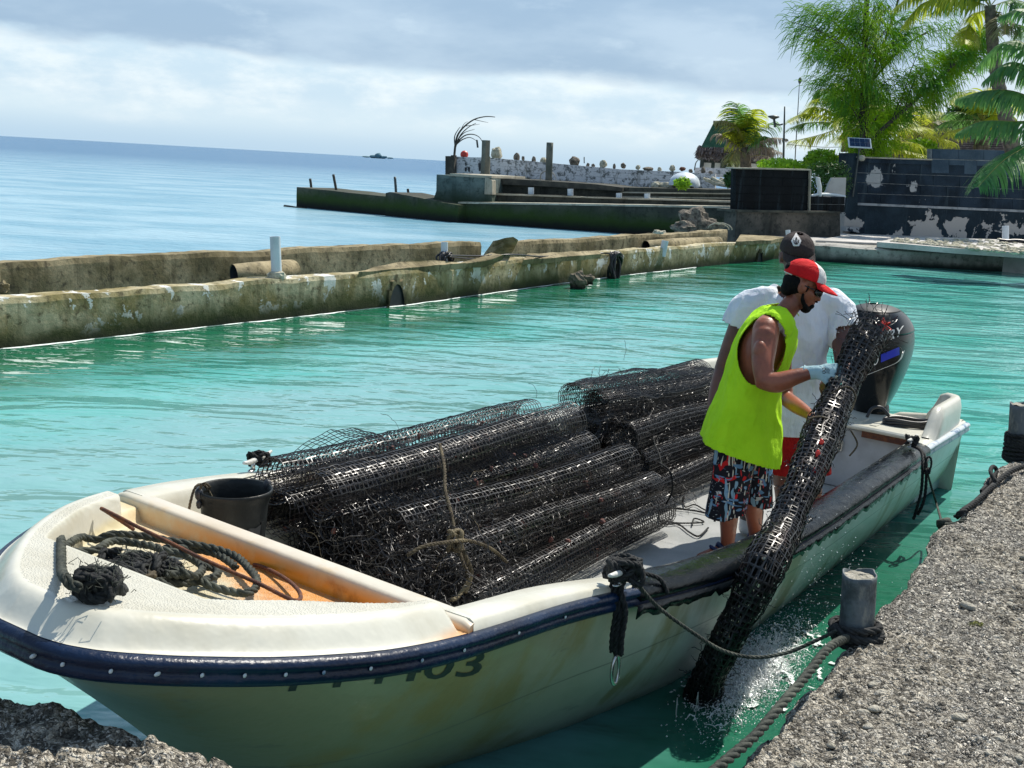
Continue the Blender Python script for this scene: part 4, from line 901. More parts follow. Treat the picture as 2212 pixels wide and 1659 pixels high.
# black block panel and low walls
PA = on(1588, 530, .45); PB = on(1818, 512, .5); PA[1] = 38.2; PB[1] = 40.5; PA = at(1588, 480, 38.0); PB = at(1818, 480, 40.2)
dP = PB - PA; dP[2] = 0; dP /= np.linalg.norm(dP); nP = np.array([-dP[1], dP[0], 0])
low = empty('low_wall', PA, 'low dark stained concrete wall under the black block panel', 'wall')
M['lowc'] = concrete('dark stained wall', (.035, .038, .034), (.11, .10, .085), (.012, .014, .015), sc=.8)
face([(1586, 522), (1592, 455), (1815, 459), (1815, 518), (1700, 530), (1600, 530)], PA, PB, .6, M['lowc'], 'wall_face', parent=low, k=40)
face([(1588, 458), (1588, 453), (1816, 457), (1816, 461)], PA - nP * .08, PB - nP * .08, .9, M['pierc'], 'coping', parent=low, k=41, rough=.01)
bp = empty('black_block_panel', vp(1670, 453, PA, PB), 'near black square panel of painted concrete blocks with a pale top edge', 'wall')
face([(1588, 454), (1590, 363), (1750, 366.5), (1748, 457)], PA + nP * .235, PB + nP * .235, .25, M['blkcell'], 'mortar_bed', parent=bp, rough=0)
face([(1586, 364.5), (1586, 361.5), (1753, 365.5), (1753, 368.5)], PA + nP * .12, PB + nP * .12, .42, M['ledge'], 'top_edge', parent=bp, rough=.008)
face([(1748, 457), (1750.5, 366), (1753, 366), (1750.5, 457)], PA + nP * .12, PB + nP * .12, .4, M['ledge'], 'side_edge', parent=bp, rough=.006)
for i in range(5):
    xs = [1588 - (20 if i % 2 else 0) + 41 * j for j in range(6)]
    blocks(1589, 1748, 364 + 17.9 * i, 368 + 17.9 * i, 364 + 17.9 * (i + 1), 368 + 17.9 * (i + 1), 160, xs, M['blkcell'], 1.0, PA + nP * .2, PB + nP * .2, bp, .2, ya=1589, jy=.4, N=nP)
cw = empty('block_wall', vp(1785, 455, PA, PB), 'two low courses of black blocks between the black panel and the tall wall', 'wall')
face([(1750, 458), (1750, 425), (1826, 425), (1824, 459)], PA + nP * .27, PB + nP * .27, .2, M['mortar'], 'mortar_bed', parent=cw, rough=0)
for i, xs in enumerate(([1752, 1758, 1796, 1826], [1750, 1786, 1826])):
    blocks(1751, 1825, 424 + 17 * i, 425 + 17 * i, 441 + 17 * i, 442 + 17 * i, 75, xs, M['blkcell'], 1.6, PA + nP * .24, PB + nP * .24, cw, .25, ya=1750, N=nP)
M['sheetw'] = pm('pale grey sheet', (.42, .42, .41), (.34, .34, .33), .8, 2)
face([(1780, 428), (1790, 397), (1797, 384), (1828, 384), (1826, 428)], PA + nP * 1.2, PB + nP * 1.2, .06, M['sheetw'], 'grey_sheet', 'pale corrugated sheet leaning behind the low black blocks', cat='sheet', rough=.01)
mb = MB(); P = cr([vp(1770, 425, *(PA + nP * .4, PB + nP * .4)), vp(1770, 405, PA + nP * .4, PB + nP * .4), vp(1767, 389, PA + nP * .4, PB + nP * .4), vp(1768, 383, PA + nP * .4, PB + nP * .4)]); mb.tube(P, [.075] * (len(P) - 3) + [.07, .06, .03], 8)
P = cr([vp(1752, 424, PA + nP * .4, PB + nP * .4), vp(1770, 420, PA + nP * .4, PB + nP * .4), vp(1800, 421, PA + nP * .4, PB + nP * .4), vp(1825, 425, PA + nP * .4, PB + nP * .4)]); mb.tube(P, .05, 8)
build(mb, 'white_driftwood', M['hutw'], smooth=True, label='upright white piece of driftwood on the low black blocks', cat='driftwood')
basis0 = lambda a: A_([[cos(a), -sin(a), 0], [sin(a), cos(a), 0], [0, 0, 1]])
M['fill'] = pm('concrete filling', (.46, .43, .36), (.30, .28, .22), .95, 40, bump=.02, bscale=90)
# ---------------------------------------------------------------- docks (near concrete with coral aggregate)
def dock_mat():
    b = NB('coral aggregate concrete'); a = b.attr('tint'); s = b.N.new('ShaderNodeSeparateColor'); b.L.new(a, s.inputs[0])
    n = b.noise(60, 5, .6); c = b.mix(s.outputs[0], (.040, .036, .028), (.62, .56, .45)); c = b.mix(b.math('MULTIPLY', b.sm(n, .45, .7), .55), c, (.13, .115, .085))
    c = b.mix(b.math('MULTIPLY', b.sm(b.noise(2.3, 4, .6), .5, .7), .45), c, (.16, .15, .12))
    wet = b.sm(b.noise(1.3, 4, .6), .47, .56)
    c = b.mix(b.math('MULTIPLY', wet, .45), c, (.07, .068, .062)); r = b.N.new('ShaderNodeMapRange'); b.L.new(wet, r.inputs[0]); r.inputs[3].default_value = .8; r.inputs[4].default_value = .32
    z = b.sep()[2]; c = b.mix(b.sm(z, .44, .2), c, (.02, .026, .018))
    p2 = b.N.new('ShaderNodeVectorMath'); p2.operation = 'ADD'; nz = b.N.new('ShaderNodeTexNoise'); nz.inputs['Scale'].default_value = 45; b.L.new(b.pos, nz.inputs[0])
    mm = b.N.new('ShaderNodeVectorMath'); mm.operation = 'SCALE'; mm.inputs['Scale'].default_value = .022; b.L.new(nz.outputs['Color'], mm.inputs[0]); b.L.new(b.pos, p2.inputs[0]); b.L.new(mm.outputs[0], p2.inputs[1])
    g1 = b.vor(62, 'F1', p2.outputs[0]); g1c = b.N.new('ShaderNodeSeparateColor'); b.L.new(b.vor(62, 'F1', p2.outputs[0], 1), g1c.inputs[0]); g2 = b.vor(135, 'F1', p2.outputs[0]); g2c = b.N.new('ShaderNodeSeparateColor'); b.L.new(b.vor(135, 'F1', p2.outputs[0], 1), g2c.inputs[0])
    c = b.mix(b.math('MULTIPLY', b.sm(g1c.outputs[0], .55, .9), .75), c, (.70, .65, .54)); c = b.mix(b.math('MULTIPLY', b.sm(g1c.outputs[1], .60, .8), .8), c, (.045, .042, .034)); c = b.mix(b.math('MULTIPLY', b.sm(g2c.outputs[0], .68, .85), .7), c, (.06, .052, .04)); c = b.mix(b.math('MULTIPLY', b.sm(g2c.outputs[1], .75, .9), .6), c, (.72, .68, .60))
    hh = b.math('ADD', b.math('MULTIPLY', g1, -1.), b.math('MULTIPLY', g2, -.6))
    return b.done(c, r.outputs[0], b.bump(hh, .016, 1., b.bump(b.math('ADD', n, b.noise(160, 3)), .008)), spec=.4)
M['dock'] = dock_mat()
def dock(name, edge, inward, depth, zt, label, ns, nd, k=0):
    E = resample(cr(edge, 10)[:, :2], ns); n = A_(inward) / np.linalg.norm(inward); d = np.linspace(0, 1, nd) ** 1.25 * depth; K = len(E)
    E3 = np.c_[E, np.zeros(K)]; E = E + n * (fbm(E3, 2.2, 5, k) * (.16 if k == 0 else .09))[:, None]
    P = E[:, None] + n[None, None] * d[None, :, None]; flat = P.reshape(-1, 2)
    d1, v1 = vor(flat * [.75, 1.] + fbm(np.c_[flat, flat[:, :1] * 0], 9, 2)[:, None] * .03, .062, k); wp = np.stack([fbm(np.c_[flat, flat[:, :1] * 0], 22, 3, 40), fbm(np.c_[flat, flat[:, :1] * 0], 22, 3, 50)], 1) * .05; d2, v2 = vor(flat * [1, .7] + wp, .028, k + 1); d3, v3 = vor(flat + wp, .014, k + 2)
    F3 = np.c_[flat, np.zeros(len(flat))]; big = fbm(F3, 1.4, 4, k)
    pres = (v1 > .45) * 1.
    h = pres * np.sqrt(np.clip(1 - (d1 / .62) ** 2, 0, 1)) * .012 * (.4 + v1) + np.sqrt(np.clip(1 - (d2 / .6) ** 2, 0, 1)) * .013 * (.1 + v2) + np.sqrt(np.clip(1 - (d3 / .7) ** 2, 0, 1)) * .006 * (.2 + v3)
    h += big * .035 + fbm(F3, 16, 5, k + 4) * .038
    dd = np.tile(d, K); h -= np.clip(1 - dd / .05, 0, 1) ** 2 * .035
    Z = zt - .01 + h; G = np.c_[flat, Z].reshape(K, nd, 3)
    t = np.clip(.18 + 1.15 * (v2 - .35) * (1 - d2 * .6) + .75 * (v1 - .5) * pres * (1 - d1 * .5) + .55 * (v3 - .5) + big * .4, 0, 1)
    skirt = [G[:, 0]]
    for j, zz in enumerate(np.r_[np.linspace(zt - .11, .04, 7), -.06, -.3, -.6]):
        q = np.c_[E + n * (.015 + .03 * j ** .5), np.full(K, zz)]; q[:, :2] += n * (fbm(q, 6, 4, k) * .10)[:, None]; skirt.append(q)
    SK = A_(skirt).transpose(1, 0, 2)[:, ::-1]
    mb = MB(); mb.grid(G); mb.tint(np.c_[t, t, t]); mb.grid(SK); mb.tint(np.full((SK.shape[0] * SK.shape[1], 3), .3))
    o = build(mb, name, M['dock'], kind='structure', smooth=True, label=label); return o
zD = .57
eR = [on(1480, 1790, zD), on(1604, 1659, zD), on(1665, 1606, zD), on(1716, 1576, zD), on(1724, 1522, zD), on(1772, 1468, zD), on(1806, 1414, zD), on(1885, 1318, zD), on(1953, 1241, zD), on(2030, 1146, zD), on(2080, 1098, zD), on(2145, 1028, zD), on(2230, 960, zD), on(2330, 895, zD)]
dock('dock', eR, (.86, -.50), 4.2, zD, 'rough coral concrete dock on the right', .011, 300)
zL = .90
eL = [on(-160, 1462, zL), on(-60, 1480, zL), on(0, 1496, zL), on(75, 1512, zL), on(150, 1540, zL), on(260, 1562, zL), on(330, 1590, zL), on(410, 1617, zL), on(515, 1662, zL), on(640, 1740, zL)]
dock('dock', eL[::-1], (-.35, -.94), 1.5, zL, 'corner of rough concrete dock at the lower left', .010, 110, 30)
mb = MB(); e = on(2109, 1354, zD); leaves(mb, e + [0, 0, .012], (.035, .02, .010), 90, .007); build(mb, 'moss_tuft', M['grass'], kind='stuff', label='small tuft of moss on the dock')

mb = MB(); g_ = np.random.default_rng(77)
for i in range(70):
    p = on(g_.uniform(1650, 2230), g_.uniform(1150, 1670), zD + .004)
    if (p[:2] - on(1850, 1400, zD)[:2]) @ A_([.86, -.50]) < .06: continue
    r = .006 + .022 * g_.uniform() ** 3; mb.ell(p, (r * g_.uniform(1, 1.8), r, r * .55), basis0(g_.uniform(0, 6.3)), 9, 0, .4, i)
build(mb, 'embedded_stones', M['fill'], smooth=True, kind='stuff', label='larger pale stones set in the dock surface')
# bollards: old pipe filled with concrete
M['oldpipe'] = None
def oldpipe():
    b = NB('weathered grey pipe'); c = b.mix(b.sm(b.noise(9, 6, .65), .40, .62), (.095, .115, .125), (.030, .040, .044)); c = b.mix(b.math('MULTIPLY', b.sm(b.noise(22, 5, .7, sc=(1, 1, .3)), .52, .68), .8), c, (.22, .22, .19))
    return b.done(c, .55, b.bump(b.noise(40, 5), .004))
M['oldpipe'] = oldpipe()
M['fill'] = pm('concrete filling', (.46, .43, .36), (.30, .28, .22), .95, 40, bump=.02, bscale=90)
def bollard(px, pyb, pyt, label, lean=(0, 0), wob=.1, dx=0):
    b = on(px, pyb, zD - .03); t = at(px + dx, pyt, b[1] + .02); r = .0655; H = t[2] - b[2]; root = empty('mooring_post', b, label, 'mooring post', 'grey pipe mooring posts on the dock')
    a = np.arange(40) * 2 * pi / 40; P = np.linspace(b, t, 14); R = []
    for i, p in enumerate(P): R.append(p + np.stack([np.cos(a) * r, np.sin(a) * r, 0 * a], 1) * (1 + .02 * np.sin(3 * a + i * .3))[:, None])
    rim = R[-1].copy(); rim[:, 2] += .006 * np.sin(2 * a + 2.2) + .004 * np.sin(3 * a) + .010 * (np.cos(a - .9) > .8); R[-1] = rim
    inn = b + (rim - b) * 1; ctr = rim.mean(0); inn = ctr + (rim - ctr) * A_([.90, .90, 1]); low_ = inn - [0, 0, .05]
    mb = MB(); mb.loft(A_(R + [inn, low_]), 0, False); build(mb, 'pipe', M['oldpipe'], root, True)
    g = []
    for q in np.linspace(0, .93, 8): s_ = ctr + (rim - ctr) * A_([q, q, 1]); s_[:, 2] = ctr[2] - .008 + fbm(s_, 20, 4)[:] * .03 + .008 * (1 - q); g.append(s_)
    mb = MB(); mb.loft(A_(g), 0, False); build(mb, 'filling', M['fill'], root); return root, b, t, r
B1 = bollard(1847, 1392, 1240, 'grey pipe mooring post filled with concrete, nearest the splash', dx=10)
B2 = bollard(2196, 1000, 873, 'grey pipe mooring post at the right edge, wrapped in dark rope', dx=8)

# ---------------------------------------------------------------- the boat
BX0, BY0, BYAW, BHEEL, BTRIM = -1.1, 3.7, radians(57.7), radians(2.1), radians(2.1)
BM = Matrix.Translation((BX0, BY0, 0)) @ Matrix.Rotation(BYAW, 4, 'Z') @ Matrix.Rotation(BTRIM, 4, 'Y') @ Matrix.Rotation(BHEEL, 4, 'X')
BMn = A_(BM); BR = BMn[:3, :3]; BT = BMn[:3, 3]
b2w = lambda p: A_(p) @ BR.T + BT
w2b = lambda p: (A_(p) - BT) @ BR
def bon(px, py, h): d = ray(px, py) @ BR; o = w2b(CAM); return o + d * (h - o[2]) / d[2]
def bat(px, py, w): d = ray(px, py) @ BR; o = w2b(CAM); return o + d * (w - o[1]) / d[1]      # on the lengthwise plane at breadth w
def gh(s): return .83 + .16 * np.clip((2.8 - s) / 2.8, 0, 2) ** 2 - .065 * np.exp(-((s - 2.7) / 1.5) ** 2)
HALF = cr([(-.86, 0), (-.855, .11), (-.80, .225), (-.70, .335), (-.60, .425), (-.44, .55), (-.25, .665), (-.06, .755), (.2, .83), (.5, .88), (.88, .925), (1.3, .985), (1.7, 1.02), (2.3, 1.055), (3.4, 1.075), (4.6, 1.055), (5.6, 1.02), (6.4, 1.0), (7.0, .985)], 10)
HALF = resample(HALF, .04)
def halfw(s): return np.interp(s, HALF[:, 0] + np.arange(len(HALF)) * 1e-7, HALF[:, 1])
HN = np.stack([-np.gradient(HALF[:, 1]), np.gradient(HALF[:, 0])], 1) * -1; HN /= np.linalg.norm(HN, axis=1)[:, None]; HN = -HN      # outward for +w side
HN[0] = (-1, 0)
def off(d, i=slice(None)): return HALF[i] + HN[i] * d
def gel(name, c1, c2, stain=None, rough=.35, pos=None):
    b = NB(name); o = b.obj(); c = b.mix(b.sm(b.noise(3, 5, .6, v=o), .4, .7), c1, c2)
    return b, o, c
def hullmat():
    b, o, c = gel('dirty gelcoat hull', (.76, .74, .69), (.64, .62, .55)); s = b.sep(o)
    bow_shade = b.sm(s[0], 2.6, .4); c = b.mix(b.math('MULTIPLY', bow_shade, .9), c, (.21, .21, .09))  # olive towards the bow: shade on the hull side put into its colour
    st = b.sm(b.noise(2.1, 5, .6, v=o, sc=(1.4, 1.4, .25)), .50, .66); c = b.mix(b.math('MULTIPLY', st, .75), c, (.27, .21, .06))
    c = b.mix(b.math('MULTIPLY', b.sm(b.noise(7, 5, .7, v=o, sc=(.5, .5, 1.6), rot=(0, .7, .3)), .60, .72), .4), c, (.10, .11, .09))
    c = b.mix(b.math('MULTIPLY', b.sm(s[2], .22, .02), .7), c, (.16, .20, .09))
    # seam lines pressed in the mould
    z = b.math('SUBTRACT', s[2], b.math('MULTIPLY', s[0], .018)); l = b.math('ABSOLUTE', b.math('SUBTRACT', z, .47)); ln = b.sm(l, .006, .001)
    c = b.mix(b.math('MULTIPLY', ln, .6), c, (.10, .10, .08))
    return b.done(c, .36, b.bump(b.noise(4, 4, v=o), .010), spec=.35, coat=.1)
M['hull'] = hullmat()
def gelwhite(name='cream gelcoat', nonskid=False, rust=False):
    b, o, c = gel(name, (.60, .59, .51), (.51, .49, .40)); s = b.sep(o); r = .32; nr = None
    if rust:
        # rust stain bled from the bar over the near aft corner of the well and onto the coaming foot
        d = b.math('ADD', b.math('MULTIPLY', s[0], 1.), b.math('MULTIPLY', s[1], -.35)); n = b.noise(4.5, 6, .65, v=o)
        d = b.math('ADD', d, b.math('MULTIPLY', b.math('SUBTRACT', n, .5), .55)); c = b.mix(b.math('MULTIPLY', b.math('MULTIPLY', b.sm(s[0], -.42, -.36), b.sm(s[0], .41, .38)), b.math('MULTIPLY', b.sm(s[2], .99, .95), .6)), c, (.64, .54, .28)); m = b.math('MULTIPLY', b.sm(d, .03, .25), b.sm(s[2], 1.0, .93)); m = b.math('MULTIPLY', m, b.sm(s[0], .62, .5))
        m = b.math('MULTIPLY', m, b.sm(s[1], .9, .1)); c = b.mix(b.math('MULTIPLY', m, .97), c, (.72, .27, .02)); m2 = b.math('MULTIPLY', m, b.sm(n, .5, .7)); c = b.mix(m2, c, (.36, .12, .015))
        c = b.mix(b.math('MULTIPLY', b.math('MULTIPLY', b.sm(b.noise(7, 4, .6, v=o), .55, .7), b.sm(s[0], .1, .4)), .5), c, (.60, .42, .20))
    if nonskid:
        # diamond non-skid, 9 mm
        q = b.map(o, (1, 1, 0), rot=(0, 0, radians(45))); v = b.vor(150, 'F1', o, 0, .7); nr = b.bump(b.sm(v, .25, .65), .0022); cc = b.mix(b.math('MULTIPLY', b.sm(v, .30, .62), .35), c, (.36, .34, .27)); c = cc; r = .5
    if nr is None: nr = b.bump(b.noise(9, 3, v=o), .004)
    return b.done(c, r, nr, spec=.5, coat=.15)
M['gel'] = gelwhite(); M['gelr'] = gelwhite('stained gelcoat', False, True); M['skid'] = gelwhite('non-skid gelcoat', True, True)
def floor_mat():
    b, o, c = gel('ribbed grey floor', (.50, .51, .50), (.36, .38, .37)); s = b.sep(o); w = b.math('SINE', b.math('MULTIPLY', s[0], 330.)); c = b.mix(b.sm(w, .1, .9), c, (.22, .23, .23))
    return b.done(c, .4, b.bump(w, .002), spec=.5)
M['floor'] = floor_mat()
M['blue'] = pm('blue rub rail', (.002, .008, .028), (.005, .020, .058), .34, 3, th=(.35, .7), bump=.006, bscale=25, local=True, spec=.3)
M['railw'] = pm('scuffed rail', (.50, .56, .60), (.10, .18, .30), .35, 9, th=(.50, .62), bump=.004, local=True)
def tape_mat():
    b = NB('wet black tape'); o = b.obj(); n = b.noise(9, 6, .6, v=o, sc=(.8, 2.5, 2.)); r = b.N.new('ShaderNodeMapRange'); b.L.new(b.noise(14, 4, .6, v=o), r.inputs[0]); r.inputs[1].default_value = .35; r.inputs[2].default_value = .65; r.inputs[3].default_value = .10; r.inputs[4].default_value = .30
    c = b.mix(b.sm(b.noise(24, 6, .7, v=o), .66, .71), (.004, .006, .008), (.24, .26, .26))
    return b.done(c, r.outputs[0], b.bump(b.math('ADD', n, b.math('MULTIPLY', b.noise(30, 3, v=o), .2)), .008), spec=.16)
M['tape'] = tape_mat()
M['plate'] = pm('chromed steel', (.55, .55, .54), (.38, .38, .36), .22, 20, metal=.9)
M['cleatw'] = pm('white cleat', (.70, .70, .66), (.5, .5, .46), .35, 20)
bend = lambda s: -.40 * np.clip((1.3 - s) / 2.15, 0, 1.1) ** 1.5      # the bow is turned a little towards the dock
def bent(mb):
    for v in mb.v: v[:, 1] += bend(v[:, 0])
    return mb
boat = empty('open_boat', mw=BM, label='long open white fibreglass boat with dark blue rub rail, loaded with nets beside the dock', cat='boat')

def full(P):                  # mirror the half outline into a whole one: near stern -> tip -> far stern
    P = A_(P); m = P.copy(); m[..., 1] *= -1; return np.concatenate([m[::-1], P[1:]])
n = len(HALF); LL = np.r_[0, np.cumsum(np.linalg.norm(np.diff(HALF, axis=0), axis=1))]
stem = resample(cr([(-.86, 0, 1.06), (-.62, 0, .85), (-.36, 0, .62), (-.10, 0, .38), (.18, 0, .17), (.56, 0, -.01), (1.1, 0, -.20), (1.8, 0, -.32), (3.0, 0, -.36), (7.0, 0, -.22)], 8), .03)
SL = np.r_[0, np.cumsum(np.linalg.norm(np.diff(stem, axis=0), axis=1))]
sec = []
for i in range(n):
    s, w = HALF[i]; t = LL[i]
    # station on the keel: starts at the stem head and catches up with the gunwale station
    ks = np.interp(t, [0, .5, 1.0, 1.5, 2.2, 3.2, 7.6], [0, .50, .95, 1.5, 2.3, 3.5, SL[-1]]); K = A_([np.interp(ks, SL, stem[:, q]) for q in range(3)])
    T = np.array([s, w, gh(s) - .05]); T[:2] -= HN[i] * .012
    f = np.clip((t - 0) / 3.4, 0, 1); fl = .50 + .42 * f ** .8
    Cc = np.array([(T[0] * .45 + K[0] * .55), w * fl, T[2] * (.48 - .40 * f) + K[2] * (.52 - .05 * f)]);
    u = np.linspace(0, 1, 17)[:, None]; sec.append((1 - u) ** 2 * T + 2 * u * (1 - u) * Cc + u * u * K)
sec = A_(sec); m_ = sec.copy(); m_[..., 1] *= -1; S = np.concatenate([m_[::-1], sec[1:]])
mb = MB(); mb.grid(S)
tr_ = np.concatenate([m_[-1], sec[-1][::-1][1:]]); mb.add(tr_, [list(range(len(tr_)))])
bent(mb); S[..., 1] += bend(S[..., 0]); hull = build(mb, 'hull', M['hull'], boat, True)
HB = BVHTree.FromPolygons([Vector(v) for v in b2w(S.reshape(-1, 3))], [list(map(int, q)) for q in mb.f[0]])
# rub rail: two ridges with a groove, blue forward, scuffed towards the stern
prof = [(-.012, .004), (.016, .002), (.028, -.008), (.030, -.022), (.020, -.030), (.026, -.038), (.030, -.054), (.018, -.068), (-.012, -.072)]
def sweep(prof, i0, i1, side=0, dz=0., close=False):
    R = []
    for i in range(i0, i1): s, w = HALF[i]; q = [(s + HN[i][0] * a, w + HN[i][1] * a, gh(s) + b + dz) for a, b in prof]; R.append(q)
    R = A_(R)
    if side == 0: return full(R)
    if side < 0: R = R.copy(); R[..., 1] *= -1; R = R[::-1]
    return R
iS = int(np.searchsorted(LL, 6.3)); mb = MB(); mb.loft(sweep(prof, 0, iS), 0, True, True); rub = build(bent(mb), 'rub_rail', M['blue'], boat, True)
for sd_ in (-1, 1): mb = MB(); mb.loft(sweep(prof, iS - 1, n, sd_), 0, True, True); build(mb, 'stern_rail', M['railw'], boat, True)
def proj(p):
    q = A_(p) - CAM; D = q @ f_; return 1106 + FPX * (q @ ir_) / D, 829.5 - FPX * (q @ iu_) / D
for px in (60, 140, 233, 330, 430, 520, 622, 703, 800, 905, 1010, 1120, 1225):
    best = None
    for i in range(n):
        s, w = HALF[i]; p = np.array([s + HN[i][0] * .030, -(w + HN[i][1] * .027), gh(s) - .032]); p[1] += bend(p[0]); x = proj(b2w(p))[0]
        if best is None or abs(x - px) < best[0]: best = (abs(x - px), p, i)
    mb = MB(); mb.ell(best[1], (.007 + .004 * (px % 3 == 0), .003, .006), None, 8); build(mb, 'rail_screw', M['railw'], rub, True)
# foredeck as a fine grid: plateau of non-skid, sunken well, raised rim with notches, coaming
sm_ = lambda x, a, b: (lambda t: t * t * (3 - 2 * t))(np.clip((x - a) / (b - a), 0, 1))
outl = full(HALF)
def dist_out(P):
    A = outl[:-1]; B = outl[1:]; d = np.full(len(P), 9.)
    for a, b in zip(A[::2], np.r_[B[1::2], B[-1:]]):
        ab = b - a; t = np.clip(((P - a) @ ab) / (ab @ ab + 1e-9), 0, 1); d = np.minimum(d, np.linalg.norm(P - a - t[:, None] * ab, axis=1))
    return d
s0, s1 = -.84, .60
sv = np.unique(np.r_[np.linspace(-.8599, -.80, 16), np.linspace(-.80, s1, 130)]); uv = np.linspace(-1, 1, 210); uv = np.sign(uv) * np.abs(uv) ** .9
G = A_([[(s, halfw(s) * u) for u in uv] for s in sv]); PP = G.reshape(-1, 2); D_ = dist_out(PP)
ss, wwv = PP[:, 0], PP[:, 1]
def deck_h(ss, wwv, D_):
    g = gh(ss); rim = g + .004 + .076 * sm_(D_, .0, .09) ** .8
    ws = -.42; rw = .225 - .085 * sm_(wwv, -.1, .4) - .10 * sm_(-wwv, .1, .4) * sm_(ss, -.25, .2); well = sm_(ss, ws, ws + .03) * sm_(D_, rw, rw + .025)
    fl = .985 - .11 * (ss + .4)                      # floor of the well
    h = rim * (1 - well) + fl * well
    notch = sm_(ss, .215, .242); gapfloor = 0
    gf = g + .004 + (fl - g - .004) * sm_(D_, .12, .16)
    h = h * (1 - notch) + gf * notch
    sc_ = ss + .085 - .07 * wwv; co = sm_(sc_, .405, .425) * (1 - sm_(sc_, .470, .490)); h = h * (1 - co) + (g - .01) * co
    aft = sm_(sc_, .470, .495); h = h * (1 - aft) + (g - .01 - .04 * aft - .16 * sm_(D_, .13, .2)) * aft
    return h
Hh = deck_h(ss, wwv, D_)
keepm = np.ones(len(PP), bool)
G3 = np.c_[PP, Hh].reshape(len(sv), len(uv), 3)
ksel = sv <= .475
G3 = G3[ksel]
mb = MB(); k_, l_ = G3.shape[:2]; idx = np.arange(k_ * l_).reshape(k_, l_); q = np.stack([idx[:-1, :-1], idx[1:, :-1], idx[1:, 1:], idx[:-1, 1:]], -1).reshape(-1, 4)
cc_ = G3.reshape(-1, 3)[q].mean(1); Dq = dist_out(cc_[:, :2]); hz = G3.reshape(-1, 3)[q][:, :, 2]; flatq = (hz.max(1) - hz.min(1)) < .0045
skidq = flatq & (((Dq > .10) & (cc_[:, 0] < -.43)) | ((Dq > .26 - .085 * sm_(cc_[:, 1], -.1, .4) - .10 * sm_(-cc_[:, 1], .1, .4) * sm_(cc_[:, 0], -.25, .2)) & (cc_[:, 0] > -.37) & (cc_[:, 0] < .37)) | ((Dq > .10) & (Dq < .215) & (cc_[:, 0] < .22)))
mb.add(G3.reshape(-1, 3), q[skidq], 1); V0 = mb.v[0]; mb.f.append(q[~skidq]); mb.m.append(0)
build(bent(mb), 'foredeck', [M['gelr'], M['skid']], boat, True)
def deck_z(s, w): P = A_([[s, w]]); return float(deck_h(P[:, 0], P[:, 1], dist_out(P))[0])
R = []
for w in np.linspace(-1, 1, 61):
    w_ = w * .92; s_ = .3525 + .07 * w_; w_ = w * (float(halfw(s_)) - .004); s_ = .3525 + .07 * w_; tp_ = float(gh(s_)) + .038 - .010 * max(0, abs(w) - .97) / .03; fl_z = .985 - .11 * (s_ + .4) - .02
    R.append([(s_ - .046, w_, fl_z), (s_ - .040, w_, fl_z + .03), (s_ - .038, w_, tp_ - .014), (s_ - .032, w_, tp_ - .004), (s_ - .020, w_, tp_), (s_ + .036, w_, tp_), (s_ + .048, w_, tp_ - .005), (s_ + .053, w_, tp_ - .018), (s_ + .055, w_, tp_ - .25 if abs(w_) < .7 else tp_ - .06)])
mb = MB(); mb.loft(A_(R), 0, False, False); mb.add(R[0], [list(range(9))]); mb.add(R[-1], [list(range(9))]); build(bent(mb), 'coaming', M['gelr'], boat, True)
# gunwale cap and inner liner aft of the coaming
SF = sec.reshape(-1, 3)
def hullw(s, z):
    d = ((SF[:, 0] - s) / 1.) ** 2 + ((SF[:, 2] - z) / 1.) ** 2; i = np.argsort(d)[:6]; return float(SF[i, 1].mean())
i0 = int(np.argmax((HALF[:, 0] > .335) & (LL > 1)))
for sd_ in (-1, 1):
    R = []; i0 = int(np.argmax((HALF[:, 0] > .335 + .07 * sd_) & (LL > 1)))
    for i in range(i0, n):
        s, w = HALF[i]; g = gh(s); tk = max(0, (2.2 - s) / 1.7); hc = .012 + .028 * (1 - sm_(s, .6, 1.6)); a = [(.0, g - .01), (-.006, g + hc - .008), (-.02, g + hc), (-.115, g + hc), (-.135, g + hc - .012), (-.14, g - .012), (-.15 - tk * .06, g - .12), (-.20 - tk * .12, .50), (-.235 - tk * .22, .36), (-.29 - tk * .24, .305), (-.40 - tk * .24, .30)]
        R.append([(s, min(w + q_[0], hullw(s, q_[1]) - .025 - .07 * (1 - sm_(s, .6, 1.2)) if q_[1] < g - .05 else 9) * sd_, q_[1]) for q_ in a])
    mb = MB(); mb.loft(A_(R), 0, False, False); mb.add(R[0][:7], [list(range(7))]); build(bent(mb), 'inner_side', M['gel'], boat, True)
mb = MB(); g = A_([[(s, u * min(halfw(s) - .32, hullw(s, .30) - .03), .30) for u in np.linspace(-1, 1, 9)] for s in np.linspace(.46, 6.98, 60)]); mb.grid(g); build(bent(mb), 'floor', M['floor'], boat)
mb = MB(); wv_ = np.linspace(-.99, .99, 40); mb.loft(A_([[(.415, w * .84, .955), (.43, w * .80, .90), (.48, w * .60, .60), (.50, w * .34, .30)] for w in wv_]), 0, False, False); build(bent(mb), 'forward_bulkhead', M['gel'], boat, True)
mb = MB(); mb.box((1.02, .28, .49), (.5, .62, .06), bev=.01); build(mb, 'forward_step', M['gel'], boat)
